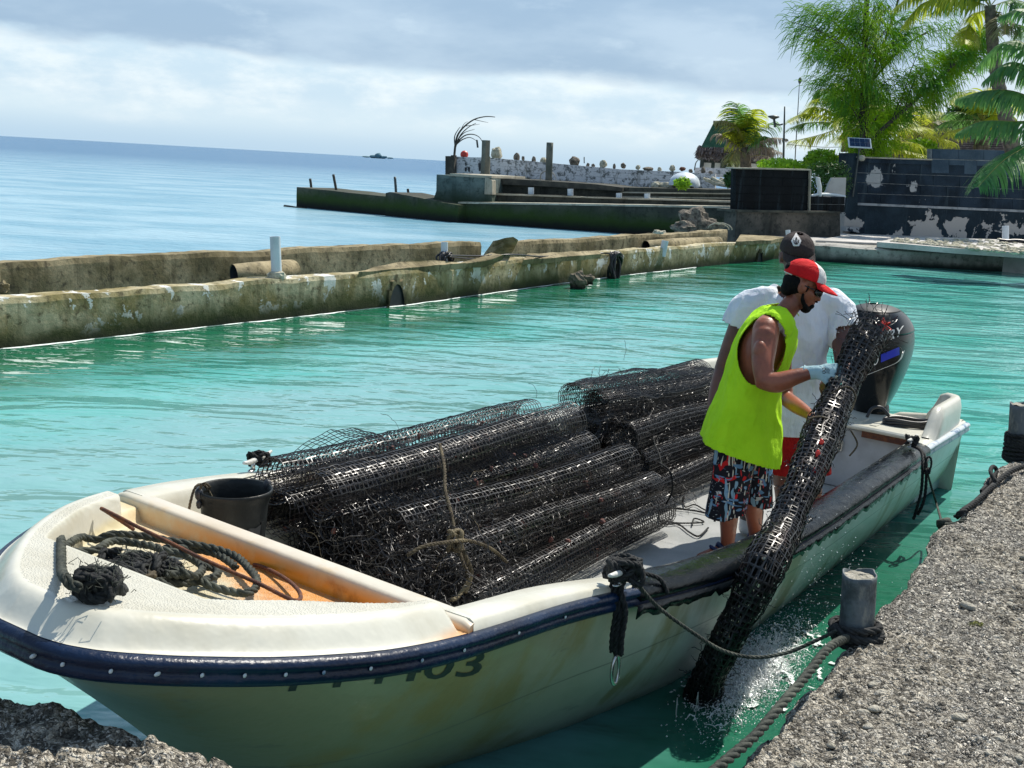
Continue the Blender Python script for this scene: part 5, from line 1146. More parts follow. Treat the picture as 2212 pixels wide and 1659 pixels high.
# stern quarters, transom and locker
def quarter(sd_):
    P = [(5.86, -.985), (6.02, -.985), (6.25, -.975), (6.55, -.96), (6.80, -.945), (6.90, -.92), (6.955, -.86), (6.965, -.78), (6.965, -.70)]; P = resample(cr(P, 6), .04); h = []
    d = np.r_[0, np.cumsum(np.linalg.norm(np.diff(P, axis=0), axis=1))]; n2 = nrm(P); R = []
    for i, (p, nn_) in enumerate(zip(P, n2)):
        g = .84; up = .19 * sm_(d[i], .0, .26) ** .8 * (1 - .95 * sm_(d[i], d[-1] - .10, d[-1])) + .01
        o = lambda a, b: (p[0] + nn_[0] * a, (p[1] + nn_[1] * a) * -sd_, g - .02 + b)
        R.append([o(-.025, 0), o(-.02, up * .7), o(-.005, up), o(.01, up + .02), o(.055, up + .02), o(.07, up), o(.075, up * .5), o(.085, -.3)])
    mb = MB(); mb.loft(A_(R), 0, True, False); return build(mb, 'stern_quarter', M['gel'], boat, True)
quarter(-1); quarter(1)
mb = MB(); R = []
for w in np.linspace(-.96, .96, 41):
    t = .80 + .03 * sm_(abs(w), .45, .75) - .10 * (1 - sm_(abs(w), .30, .5)); R.append([(6.92, w, .30), (6.92, w, t), (6.935, w, t + .02), (6.99, w, t + .02), (7.02, w, t), (7.0, w, .4), (6.97, w, .1)])
mb.loft(A_(R), 0, True, False); build(mb, 'transom', M['gel'], boat, True)
lk = [(6.14, 6.92)]
M['grime'] = pm('grimy grey gelcoat', (.40, .43, .46), (.30, .32, .34), .4, 3, local=True)
mb = MB(); mb.box((6.53, -.12, .53), (.76, 1.52, .48), bev=.02); lck = build(mb, 'stern_locker', M['grime'], boat)
mb = MB(); mb.box((6.50, -.12, .785), (.84, 1.56, .035), bev=.012)
for i in range(9): mb.box((6.30 + .02 * i, -.5 + .13 * i, .806), (.25, .05, .006), None, 0)
lid = build(mb, 'locker_lid', M['gel'], boat)
mb = MB(); mb.box((6.12, -.30, .62), (.015, .045, .09), bev=.006); mb.box((6.112, -.30, .64), (.02, .02, .04)); build(mb, 'latch', M['plate'], lck)
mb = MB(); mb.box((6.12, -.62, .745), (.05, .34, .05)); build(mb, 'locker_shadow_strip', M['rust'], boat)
# black tape wrapped over the near gunwale
i1 = int(np.argmax(HALF[:, 0] > 1.30)); i2 = int(np.argmax(HALF[:, 0] > 5.62)); R = []
for i in range(i1, i2):
    s, w = HALF[i]; g = gh(s); e = min(1, (i - i1) / 2 + .6, (i2 - i) / 2 + .5); ring = []
    for q_ in np.linspace(0, 1, 17):
        a = radians(-115) + q_ * radians(310); rr = 1 + .05 * fbm(A_([[s * 2.2, q_ * 2, 0]]), 6, 3)[0] * 2
        ring.append((s, -(w - .055 + .096 * cos(a) * rr * e), g - .024 + .048 * sin(a) * rr * e))
    tail = .065 + .022 * fbm(A_([[s * 9, 0, 1]]), 3, 3)[0] * 3
    ring = [(s, -(w + .044), g - tail - .03)] + [(s, -(w + .046), g - .055)] + ring[3:]
    R.append(ring)
mb = MB(); mb.loft(A_(R), 0, False, False); solidify(build(bent(mb), 'gunwale_wrap', M['tape'], boat, True), .004)
# registration on the near bow, its top tucked under the rail
V, F = text_tris('PY4403', 1., .012, .18); V[:, 0] -= V[:, 0].min(); V[:, 0] /= V[:, 0].max(); V[:, 1] /= .70
out = []
for u, v in V[:, :2]:
    px, py = 622 + u * 425, 1493 - u * 36 - v * 52
    d = Vector(ray(px, py)); h = HB.ray_cast(Vector(CAM), d); out.append(w2b(A_(h[0]) - A_(d.normalized()) * .004) if h[0] is not None else None)
F = [f for f in F if all(out[i] is not None for i in f)]; out = [o if o is not None else (0, 0, 0) for o in out]
M['ink'] = pm('black lettering', (.01, .01, .012), (.03, .03, .03), .5, 20, local=True)
mb = MB(); mb.add(out, F); build(mb, 'registration_number', M['ink'], boat)
# ---------------------------------------------------------------- things in the boat
def in_boat(p): return BM @ Matrix.Translation(tuple(p))
def ontop(px, py, h0=.95, lift=0.):      # a point of the foredeck seen at a pixel
    h = h0
    for _ in range(12): p = bon(px, py, h); q = p.copy(); h = .6 * h + .4 * (deck_z(min(max(p[0], -.84), .49), p[1] - bend(p[0])) + lift)
    return np.array([p[0], p[1], h])
zz = lambda pts: [((x / 3.16) / 1.1573, (1150 + y / 3.16) / 1.1573) for x, y in pts]
def rope_mat(name, c1, c2):
    b = NB(name); o = b.pos; n = b.noise(60, 4, .7, v=o); c = b.mix(b.sm(n, .35, .7), c1, c2); c = b.mix(b.sm(b.noise(5, 4, .6, v=o), .5, .7), c, tuple(q * 1.6 for q in c2)); return b.done(c, .8, b.bump(n, .004), spec=.3)
M['ropeg'] = rope_mat('grey green rope', (.022, .027, .024), (.065, .07, .055)); M['roped'] = rope_mat('dark rope', (.008, .009, .010), (.028, .030, .030)); M['ropet'] = rope_mat('brown twine', (.045, .035, .022), (.11, .09, .055))
R0 = .0135
def deckpath(pts, lifts): P = A_([ontop(x, y, lift=l) for (x, y), l in zip(zz(pts), lifts)]); P = cr(P, 9); return P
M['fray'] = M['roped']
coil = empty('coiled_rope', b2w(ontop(250, 1240)), 'thick grey green twisted rope loosely coiled on the foredeck', 'rope')
mb = MB()
def dr(pts, lifts, R=R0):
    P = deckpath(pts, lifts); zmin = A_([deck_z(min(max(p[0], -.84), .49), p[1] - bend(p[0])) for p in P]) + R; P[:, 2] = np.maximum(P[:, 2], zmin); mb.rope(b2w(P), R)
dr([(640, 1010), (560, 985), (500, 920), (470, 830), (475, 720), (530, 630), (640, 605), (760, 630), (860, 590), (1000, 590), (1120, 600), (1260, 625), (1420, 650), (1600, 680), (1750, 715), (1880, 770), (1960, 850), (2025, 930), (2020, 1010), (1950, 1050), (1830, 1040), (1680, 1000), (1530, 930), (1400, 910), (1300, 900)], [.06] * 3 + [.03] * 5 + [.05] * 5 + [.045] * 7 + [.03, .03, .04, .06, .07])
dr([(500, 800), (520, 750), (600, 725), (700, 720), (780, 700), (860, 650), (960, 640), (1080, 660), (1200, 680), (1320, 720), (1440, 745), (1560, 800), (1600, 860), (1540, 920), (1450, 890), (1380, 860)], [.03, .04, .05, .05, .055, .05, .05, .05, .06, .06, .06, .05, .05, .06, .07, .07])
dr([(900, 1060), (1020, 1075), (1150, 1050), (1260, 1010), (1350, 1020), (1250, 960), (1180, 930), (1260, 950), (1420, 975), (1560, 960), (1700, 920), (1710, 870), (1600, 830), (1500, 770), (1400, 700), (1300, 700), (1500, 700), (1700, 740), (1820, 810), (1860, 850)], [.03, .02, .02, .02, .03, .05, .05, .04, .03, .03, .03, .03, .04, .04, .05, .06, .03, .03, .03, .03])
dr([(780, 780), (800, 830), (840, 870), (900, 840), (960, 780), (1050, 740), (1160, 760), (1260, 790), (1350, 830), (1440, 870)], [.03, .04, .05, .06, .07, .06, .06, .06, .05, .05])
build(mb, 'coils', M['ropeg'], coil, True)
kc = b2w(ontop(272, 1238, lift=.06)); kc2 = b2w(ontop(214, 1266, lift=.055)); kc3 = b2w(ontop(345, 1238, lift=.045))
for c, r, nn_, R in ((kc, (.10, .08, .06), 10, .012), (kc2, (.055, .05, .045), 9, .012), (kc3, (.07, .05, .045), 6, .012)):
    mb = MB()
    for i in range(nn_):
        t = np.linspace(0, 2 * pi, 16); a = rng.uniform(0, 6.3, 3); P = c + np.stack([np.cos(t * rng.integers(1, 3) + a[0]) * r[0], np.sin(t + a[1]) * r[1], np.cos(t * 1.5 + a[2]) * r[2] * .8], 1) * rng.uniform(.55, 1.); mb.rope(P, R, fine=6)
    build(mb, 'knot', M['roped'], coil, True)
mb = MB(); X = []
for c, r in ((kc, .1), (kc2, .05), (kc3, .06)):
    for i in range(80): p = c + rng.normal(0, r * .6, 3) * [1, 1, .5] + [0, 0, .02]; d = rng.normal(0, 1, (4, 3)) * .012; X.append(p + np.cumsum(d, 0))
mb.strands(A_(X), .0012); build(mb, 'frayed_fibres', M['ropeg'], coil, kind='stuff')
mb = MB(); mb.rope(b2w(deckpath([(1050, 975), (1120, 960), (1180, 930), (1210, 905), (1150, 900)], [.06, .07, .08, .08, .07])), .013); build(mb, 'pale_turn', M['ropet'], coil, True)

def cleat(c, ax, L, label, m='cleatw', name='cleat', parent=None, up=None):
    """horn cleat: base plate, two legs, a long horn bar with upturned tips"""
    ax = A_(ax) / np.linalg.norm(ax); up = BR @ [0, 0, 1]; sd = np.cross(up, ax)
    Rm = np.stack([ax, sd, up], 1); mb = MB(); P = np.linspace(-1, 1, 17)
    mb.tube(c + np.outer(P * L / 2, ax) + np.outer(.045 + .010 * np.abs(P) ** 3, up), .012 * (1 - .55 * np.abs(P) ** 2.5) + .001, 10); o = build(mb, 'horn', M[m], parent, True)
    for q in (-1, 1):
        mb = MB(); mb.tube(A_([c + ax * q * L * .16 + up * .002, c + ax * q * L * .13 + up * .045]), [.011, .009], 8); build(mb, 'leg', M['plate'], parent, True)
        mb = MB(); mb.ell(c + ax * q * L * .19 + up * .003, (.030, .014, .005), Rm, 12); build(mb, 'foot', M['plate'], parent, True)
def cleat_thing(px, py, axpx, L, label, fn, m='cleatw', lift=0):
    p = fn(px, py); q = fn(*axpx); c = b2w(p) + BR @ [0, 0, lift]; root = empty('cleat', c, label, 'cleat', 'cleats on the boat'); ax = b2w(q) - b2w(p); ax[2] *= 0; cleat(c, ax, L, label, m, parent=root); return c, ax / np.linalg.norm(ax)
dk = lambda px, py: ontop(px, py)
gk = lambda px, py: bon(px, py, float(gh(bon(px, py, .87)[0])) + .032)
c1, a1 = cleat_thing(207, 1275, (258, 1292), .30, 'metal horn cleat on the foredeck under the rope knot', dk)
c2, a2 = cleat_thing(555, 1012, (600, 1000), .26, 'pale horn cleat with dark rope on the far gunwale beside the bucket', gk)
c3, a3 = cleat_thing(1345, 1268, (1400, 1250), .24, 'white horn cleat buried in black rope on the near gunwale', gk, lift=.02)
c4, a4 = cleat_thing(1968, 966, (2000, 950), .22, 'white horn cleat with hanging rope near the stern', gk, lift=.01)
def lump(c, r, nn_, R, name, m, label, cat='rope', parent=None, seed=3):
    mb = MB(); g = np.random.default_rng(seed)
    for i in range(nn_):
        t = np.linspace(0, 2 * pi, 14); a = g.uniform(0, 6.3, 3); P = c + np.stack([np.cos(t + a[0]) * r[0], np.sin(t + a[1]) * r[1], np.cos(t * 1.5 + a[2]) * r[2]], 1) * g.uniform(.6, 1.); mb.rope(P, R, fine=6)
    return build(mb, name, M[m], parent, True, label, cat if parent is None else None)
# rope on the far gunwale
fr_ = empty('gunwale_rope', c2, 'dark twisted rope running aft along the far gunwale from its cleat', 'rope')
lump(c2 + [.01, 0, .045], (.05, .03, .035), 6, .008, 'knot', 'roped', None, parent=fr_)
P = [c2 + a2 * .06 + [0, 0, .03]] + [b2w(np.array([s, 1.035 * halfw(s) - .115 + .004 * sin(s * 5), gh(s) + .042])) for s in np.linspace(1.75, 3.7, 8)] ; P = cr(P, 10)
mb = MB(); mb.rope(P, .010); build(mb, 'strand', M['ropeg'], fr_, True)
# rusty bar bent into a long hook
z2 = lambda pts: [((x / 1.728) / 1.1573, (1150 + y / 1.728) / 1.1573) for x, y in pts]
hb = z2([(577, 300), (520, 262), (460, 222), (440, 210), (490, 235), (600, 292), (730, 355), (870, 425), (1000, 483), (1120, 535), (1225, 588), (1275, 607), (1298, 597), (1290, 565), (1250, 525), (1190, 487), (1130, 460), (1095, 452)])
hl = [.02, .06, .10, .11, .11, .09, .08, .075, .07, .06, .05, .045, .04, .035, .03, .02, .012, .010]
P = []
for (x, y), l in zip(hb, hl): P.append(ontop(x, y, lift=l))
P = cr(P, 8); mb = MB(); mb.tube(b2w(P), .0065 * (1 + .10 * (np.arange(len(P)) % 2)), 8); build(mb, 'bent_rod', M['rust'], smooth=True, label='long rusty steel rod bent back into a narrow loop, lying over the coiled rope', cat='steel rod')

# bucket
M['bucket'] = pm('worn black bucket plastic', (.010, .012, .013), (.026, .030, .030), .42, 5, th=(.4, .7), bump=.004, bscale=18, spec=.2)
h = .97; bc = bon(507, 1061, h); cw_ = b2w(bc); Rb = 158 * pxsize(cw_) / 2; Hb = .44
bkt = empty('bucket', cw_ - [0, 0, Hb], 'black plastic bucket with a torn side and a string handle, standing behind the foredeck', 'bucket')
a = np.arange(48) * 2 * pi / 48; prof_ = [(.70, -Hb), (.74, -Hb * .8), (.80, -Hb * .5), (.86, -Hb * .22), (.88, -Hb * .12), (.92, -.035), (.94, -.018), (.985, -.006), (1., .004), (.99, .014), (.95, .012), (.92, -.01), (.86, -.06), (.83, -Hb * .3), (.68, -Hb + .01), (0.02, -Hb + .01)]
rings = A_([[(cw_[0] + Rb * r * cos(t), cw_[1] + Rb * r * sin(t) , cw_[2] + z) for t in a] for r, z in prof_]); mb = MB(); mb.loft(rings, 0, False); bsh = build(mb, 'shell', M['bucket'], bkt, True)
tr = cw_ * 0; ang = lambda px, py, h: (lambda p: np.arctan2(p[1] - cw_[1], p[0] - cw_[0]))(b2w(bon(px, py, h)))
t0 = -pi / 2 + .55                       # torn patch: dark hole with a bent flap
def onshell(t, zf, o=1.): r = np.interp(-zf, [0, .5, 1], [.93, .80, .70]) * Rb * o; return cw_ + [r * cos(t), r * sin(t), zf * Hb]
tear = [(.0, -.30), (.16, -.27), (.36, -.28), (.60, -.26), (.62, -.36), (.56, -.50), (.40, -.52), (.32, -.46), (.18, -.48), (.06, -.56), (.02, -.44)]
mb = MB(); pts = [onshell(t0 + u, z, 1.012) for u, z in tear]; ctr = onshell(t0 + .3, -.40, 1.015); mb.add([ctr] + pts, [[0, 1 + i, 1 + (i + 1) % len(pts)] for i in range(len(pts))]); build(mb, 'torn_hole', M['black'], bsh)
mb = MB(); f0 = [onshell(t0 + .60, -.24, 1.01), onshell(t0 + .74, -.24, 1.03), onshell(t0 + .76, -.42, 1.12), onshell(t0 + .66, -.52, 1.14), onshell(t0 + .60, -.40, 1.06)]; mb.add(f0, [[0, 1, 2, 3, 4]]); solidify(build(mb, 'torn_flap', M['bucket'], bsh), .004)
for t in (-pi / 2 - .95, .72):
    mb = MB(); c = cw_ + [Rb * .98 * cos(t), Rb * .98 * sin(t), .004]; mb.ell(c, (.018, .016, .026), None, 10); mb.ell(c - [0, 0, .04], (.012, .012, .02), None, 8); build(mb, 'handle_lug', M['black'], bkt, True)
t = -pi / 2 - .95; c = cw_ + [Rb * cos(t), Rb * sin(t), .01]; mb = MB()
mb.rope(cr([c + [.05, .05, -.05], c + [.02, .03, .02], c + [-.005, -.01, .03], c + [-.02, -.03, -.02], c + [-.032, -.03, -.10], c + [-.03, -.028, -.19], c + [-.02, -.02, -.26]]), .0055); mb.rope(cr([c, c + [.02, .0, .04], c + [.04, .02, .02], c + [.02, .03, .0], c]), .005)
build(mb, 'string_handle', M['ropet'], bkt, True)
# rotten beam under the far gunwale
M['rotten'] = pm('rotten wood', (.36, .29, .20), (.20, .11, .05), .9, 9, th=(.45, .62), bump=.01, bscale=50, local=True)
mb = MB(); p0 = bon(560, 1056, .80); s0_, w0_ = 1.18, .86
g = A_([[(s, w, .80 + .012 * fbm(A_([[s * 3, w * 6, 0]]), 4, 3)[0]) for w in np.linspace(.74, .90, 6)] for s in np.linspace(1.15, 2.02, 28)]); g[:, 0, 1] += fbm(g[:, 0], 9, 3) * .05; mb.grid(g); lo = g.copy(); lo[..., 2] -= .09; mb.grid(lo); mb.loft(A_([g[:, 0], lo[:, 0]]), 1, False, False); mb.loft(A_([g[-1], lo[-1]]), 1, False, False)
build(mb, 'rotten_beam', [M['rotten'], M['woodd']], label='length of rotten timber lying under the far gunwale behind the bucket', cat='timber', mw=BM)

# ---------------------------------------------------------------- nets
def net_mat(name, c1, c2, rough=.32):
    b = NB(name); o = b.pos; n = b.noise(38, 4, .7, v=o); c = b.mix(b.sm(n, .48, .68), c1, c2); c = b.mix(b.math('MULTIPLY', b.sm(b.noise(7, 3, .6, v=o), .60, .72), .5), c, (.07, .032, .022))
    return b.done(c, rough, spec=.7)
M['net'] = net_mat('black plastic net', (.006, .005, .006), (.034, .029, .028), .34)
M['netd'] = net_mat('fouled dark net', (.008, .007, .008), (.030, .024, .024), .5)
M['growth'] = pm('dried weed', (.09, .035, .03), (.16, .06, .045), .8, 40)
def roll_mesh(L, r, seed, cells=.030, turns=1.7, wire=.0024):
    g = np.random.default_rng(seed); nu = int(L / cells); nv = int(2 * pi * r * turns / cells)
    u = np.linspace(-L / 2, L / 2, nu); v = np.linspace(0, 2 * pi * turns, nv); U, V_ = np.meshgrid(u, v, indexing='ij')
    rad = r * (1 - .16 * V_ / (2 * pi)) ; P0 = np.stack([U, np.cos(V_), np.sin(V_)], -1)
    rad = rad * (1 + .22 * fbm(P0 * [1.1, 1.1, 1.1] + seed * 3.1, 1., 3, seed)); squash = 1 + .08 * fbm(np.stack([U * 2, U * 0 + seed, U * 0], -1), 1, 2)
    G = np.stack([U + .02 * np.sin(V_ * 1.5 + seed), rad * np.cos(V_) * (2 - squash) + .015 * np.sin(U * 2.0 + seed), rad * np.sin(V_) * squash + .010 * np.cos(U * 2.5 + seed)], -1)
    G += (g.normal(0, .0016, G.shape)); mb = MB(); mb.lattice(G, wire); return mb
rollm = [roll_mesh(2.25, .115, i) for i in range(4)]
roll_me = [m.mesh('net_roll', [M['net']]) for m in rollm]
def rollmat(s, w, h, yaw=0, roll=0, pitch=0): return BM @ Matrix.Translation((s, w, h)) @ Matrix.Rotation(radians(yaw), 4, 'Z') @ Matrix.Rotation(radians(pitch), 4, 'Y') @ Matrix.Rotation(radians(roll), 4, 'X')
rows = [(2.80, .02, .42), (2.72, .22, .42), (2.60, .43, .43), (2.50, .64, .44), (2.72, .12, .59), (2.60, .33, .61), (2.50, .54, .62), (2.40, .74, .63), (2.56, .25, .76), (2.44, .46, .79), (2.30, .67, .81), (2.25, .84, .80), (2.38, .52, .95), (2.32, .74, .97)]
nm1 = ['lowest roll on the floor, nearest the dock', 'second roll of the bottom row', 'third roll of the bottom row', 'hidden roll of the bottom row by the far side', 'lowest roll of the second row, facing the dock', 'roll in the middle of the second row', 'inner roll of the second row', 'second row roll against the far side',
       'third row roll facing the dock', 'third row roll in the middle', 'third row roll near the far side', 'roll resting against the far gunwale', 'upper roll on top of the forward pile', 'topmost roll of the forward pile']
def place_roll(i, s, w, h, label, grp, yw, sc=1.):
    o = bpy.data.objects.new('net_roll', roll_me[i % 4]); COL.objects.link(o); o.matrix_world = rollmat(s, w, h, yw, i * 67 % 360, -1.0 + .6 * (i % 3)) @ Matrix.Diagonal((sc, 1, 1, 1)); tag(o, label, 'net roll', grp)
for i, (s, w, h) in enumerate(rows): place_roll(i, s, w, h - .10 * (h - .42), 'net roll, ' + nm1[i], 'black net rolls in the forward pile', random.uniform(-1.5, 1.5) + 1.5)
rows2 = [(5.15, .36, .44), (5.12, .56, .44), (5.1, .76, .45), (5.12, .42, .63), (5.08, .62, .65), (5.05, .80, .67), (5.06, .50, .82), (5.02, .72, .86), (5.0, .62, 1.02), (4.98, .82, 1.04)]
nm2 = ['lowest roll on the floor beside the vest man', 'middle roll on the floor', 'inner roll on the floor', 'second row roll facing the dock', 'middle roll of the second row', 'second row roll at the far side', 'third row roll facing the dock', 'third row roll at the far side', 'upper roll', 'uppermost roll by the far gunwale']
for i, (s, w, h) in enumerate(rows2): place_roll(i + 1, s, w, h - .12 * (h - .44), 'net roll in the after pile, ' + nm2[i], 'black net rolls in the after pile', random.uniform(-2, 2) - 1, .86)
def sheet_net(name, label, S_, W_, hf, cells, m='net', wire=.0019, seed=0, fold=.03):
    """loose netting draped over a pile"""
    nu = int((S_[1] - S_[0]) / cells); nv = int((W_[1] - W_[0]) * 1.25 / cells); U, V_ = np.meshgrid(np.linspace(*S_, nu), np.linspace(*W_, nv), indexing='ij')
    P = np.stack([U, V_, hf(U, V_)], -1); f = np.stack([fbm(P * 1. + 7 * q + seed, 3.2, 4, seed + q) for q in range(3)], -1); P = P + f * fold * A_([2.2, 2.2, 2.6]); mb = MB(); mb.lattice(b2w(P.reshape(-1, 3)).reshape(P.shape), wire); return build(mb, name, M[m], label=label, cat='net')
pile_h = lambda s, w, top=.98, wn=-.02: .36 + (top - .36) * sm_(w, wn, wn + .62) 
sheet_net('loose_net', 'loose mesh netting draped over the top of the forward net pile', (1.45, 3.35), (.30, .98), lambda u, v: np.interp(v, [.3, .5, .7, .85, .98], [.82, .93, .96, .91, .86]) + .03 * np.sin(u * 3), .030, seed=1, fold=.05)
sheet_net('loose_net', 'pale see-through mesh netting spilling over the far gunwale at the front of the pile', (1.42, 2.2), (.45, .93), lambda u, v: .80 + .14 * np.sin((u - 1.3) * 2.8) + .05 * v, .032, seed=5, fold=.05)
sheet_net('loose_net', 'fine mesh netting mounded on top of the after net pile', (4.15, 6.0), (.45, 1.02), lambda u, v: 1.02 + .06 * np.sin((v - .4) * 5) - .05 * (u - 5) ** 2, .028, seed=9, fold=.05)
sheet_net('loose_net', 'dark crumpled netting hanging down the dock side front of the forward pile', (1.25, 2.0), (-.25, .55), lambda u, v: np.interp(v, [-.25, 0, .3, .55], [.36, .52, .74, .86]) - .25 * np.clip(1.6 - u, 0, 1), .028, 'netd', seed=13, fold=.10)
# tangles: twine and torn mesh
def tangle(name, label, centre, rad, nstr, npt, step, r, m, seed, kind='stuff', boat_space=True, grav=0.):
    g = np.random.default_rng(seed); P0 = A_(centre) + g.normal(0, .5, (nstr, 3)) * A_(rad); d = g.normal(0, 1, (nstr, npt, 3)); 
    for k in range(1, npt): d[:, k] = d[:, k - 1] * .86 + d[:, k] * .42
    d /= np.linalg.norm(d, axis=2)[..., None]; d[..., 2] -= grav; X = P0[:, None] + np.cumsum(d * step, 1)
    if boat_space: X = b2w(X.reshape(-1, 3)).reshape(X.shape)
    mb = MB(); mb.strands(X, r); return build(mb, name, M[m], kind=kind, label=label)
tangle('net_scraps', 'tangled black scraps of net at the bow end of the forward pile', (1.60, .36, .58), (.36, .48, .24), 2600, 12, .014, .0017, 'netd', 1)
tangle('net_scraps', 'tangled scraps of net between the rolls', (2.5, .34, .60), (1.0, .28, .22), 1300, 12, .014, .0014, 'netd', 2)
tangle('net_scraps', 'tangled scraps of net on the after pile', (4.45, .62, .72), (.50, .34, .28), 1300, 12, .014, .0016, 'netd', 3)
tangle('net_scraps', 'tangled scraps on the floor beside the after pile', (4.4, .36, .38), (.35, .14, .08), 500, 10, .012, .0015, 'netd', 4)
tangle('twine_strands', 'pale loose twine strands over the piles', (2.3, .35, .68), (1.2, .5, .20), 70, 20, .015, .0012, 'ropet', 5)
mb = MB(); g = np.random.default_rng(9)
for i in range(90): c = A_([g.uniform(1.3, 3.4), g.uniform(-.1, .9), 0]); c[2] = np.interp(c[1], [-.1, .1, .5, .9], [.45, .70, 1.0, 1.0]) - g.uniform(0, .15) - (.2 if c[0] < 1.6 else 0); mb.ell(b2w(c), g.uniform(.006, .018, 3), None, 6, 0, .6, i)
build(mb, 'dried_weed', M['growth'], kind='stuff', label='bits of reddish dried weed caught in the nets')
# tie ropes round the forward pile
ties = empty('tie_rope', b2w((1.95, -.05, .5)), 'knotted brown rope tied round the bow end of the forward net pile', 'rope')
mb = MB(); pth = lambda pts, h: cr([b2w(bat(x, y, w)) for x, y, w in pts], 8)
mb.rope(pth([(950, 960, .42), (960, 1010, .30), (962, 1060, .2), (975, 1110, .10), (985, 1160, .02), (1000, 1215, -.06), (1012, 1250, -.10), (990, 1288, -.12), (975, 1296, -.12)], 0), .009)
mb.rope(pth([(880, 1200, -.05), (915, 1180, -.08), (960, 1172, -.10), (1010, 1168, -.10), (1060, 1185, -.10), (1095, 1215, -.10)], 0), .008); mb.rope(pth([(985, 1150, -.02), (1005, 1200, -.1), (1018, 1240, -.12), (1005, 1280, -.12)], 0), .010)
for i in range(5): t = np.linspace(0, 2 * pi, 12); c = b2w(bat(983, 1168, -.06)); mb.rope(c + np.stack([np.cos(t + i) * .03, np.sin(t * 2 + i) * .02, np.sin(t + i * 2) * .045], 1), .009)
build(mb, 'rope', M['ropet'], ties, True)
mb = MB(); mb.rope(pth([(1395, 760 + 120, .60), (1405, 905, .5), (1412, 950, .35), (1425, 985, .22), (1430, 1010, .15)], 0), .006); mb.rope(pth([(1425, 1000, .1), (1448, 1020, .0), (1452, 1060, -.02), (1438, 1090, .02)], 0), .006); build(mb, 'tie_rope', M['roped'], smooth=True, label='thin dark rope hanging between the two net piles', cat='rope')
# rope on the floor
fl_ = lambda pts: cr([b2w(bon(x, y, .315)) for x, y in pts], 8)
mb = MB(); mb.rope(fl_([(1425, 1103), (1450, 1098), (1500, 1103), (1530, 1108), (1560, 1100)]), .006); mb.rope(fl_([(1428, 1100), (1424, 1122), (1440, 1132), (1465, 1132), (1490, 1150), (1510, 1158), (1530, 1140)]), .006); mb.rope(fl_([(1430, 1125), (1470, 1130), (1520, 1128), (1500, 1120), (1495, 1135)]), .005)
mb.rope(fl_([(1475, 1075), (1480, 1095), (1500, 1090), (1520, 1100), (1545, 1112)]), .005); build(mb, 'floor_rope', M['roped'], smooth=True, label='thin black rope lying in loops on the floor behind the bare foot', cat='rope')
# black hose ring and strap on the locker
mb = MB(); c = b2w(bon(1958, 922, .80)); a = np.linspace(0, 2 * pi, 30)
for k in range(3): mb.tube(c + np.stack([np.cos(a) * .17, np.sin(a) * .075, a * 0 + .015 + k * .018 + .006 * np.sin(a * 3 + k)], 1), .014, 6, 0, False)
build(mb, 'hose_ring', M['rubber'], smooth=True, label='black hose coiled flat on the white stern locker', cat='hose')
mb = MB(); c = b2w(bon(1896, 902, .85)); mb.tube(cr([c + [-.08, 0, .0], c + [-.04, .03, .06], c + [.03, .04, .07], c + [.09, .02, .01]]), .013, 6); build(mb, 'hose_loop', M['rubber'], smooth=True, label='short black loop of hose standing up from the transom', cat='hose')
# ---------------------------------------------------------------- people
def skinmat(name, c1, c2):
    b = NB(name); c = b.mix(b.sm(b.noise(7, 4, .6), .38, .66), c1, c2); m = b.done(c, .42, b.bump(b.noise(55, 4), .0015), spec=.5)
    b.P.inputs['Subsurface Weight'].default_value = .06; b.P.inputs['Subsurface Radius'].default_value = (.02, .008, .004); return m
M['skin1'] = skinmat('sunburnt brown skin', (.30, .092, .048), (.19, .056, .030)); M['skin2'] = skinmat('dark brown skin', (.14, .052, .032), (.09, .034, .022))
M['hair'] = pm('black hair', (.006, .006, .007), (.012, .010, .010), .75, 60, bump=.004, bscale=220, spec=.08)
def cloth(name, c1, c2, bs=420, k=.004, rough=.85, spec=.2, fold=0):
    b = NB(name); c = b.mix(b.sm(b.noise(6, 4, .6), .4, .7), c1, c2); h = b.math('ADD', b.noise(bs, 2), b.math('MULTIPLY', b.noise(14, 3, .5), 6.)); n0 = b.bump(b.noise(5.5, 4, .55, sc=(1, 1, .4), dist=.6), .05); return b.done(c, rough, b.bump(h, k, 1., n0), spec=spec)
M['neon'] = cloth('neon yellow green mesh', (.48, .85, .02), (.42, .78, .015), 300, .0022)
M['tee'] = cloth('white damp tee shirt', (.74, .77, .82), (.60, .65, .74), 300, .002)
M['redshort'] = cloth('red shorts', (.42, .012, .010), (.30, .008, .008))
M['capred'] = cloth('red cap cloth', (.62, .012, .016), (.50, .010, .012), 300, .002); M['capwhite'] = cloth('white cap front', (.75, .74, .72), (.6, .58, .56)); M['capblack'] = cloth('black brown cap', (.040, .030, .030), (.026, .020, .020), 260, .002)
M['glove'] = cloth('pale blue work glove', (.36, .52, .56), (.26, .40, .44), 420, .002); M['lens'] = pm('dark glass', (.006, .006, .008), None, .08); M['sandal'] = pm('blue sandal strap', (.012, .025, .11), (.01, .02, .07), .5, 20)
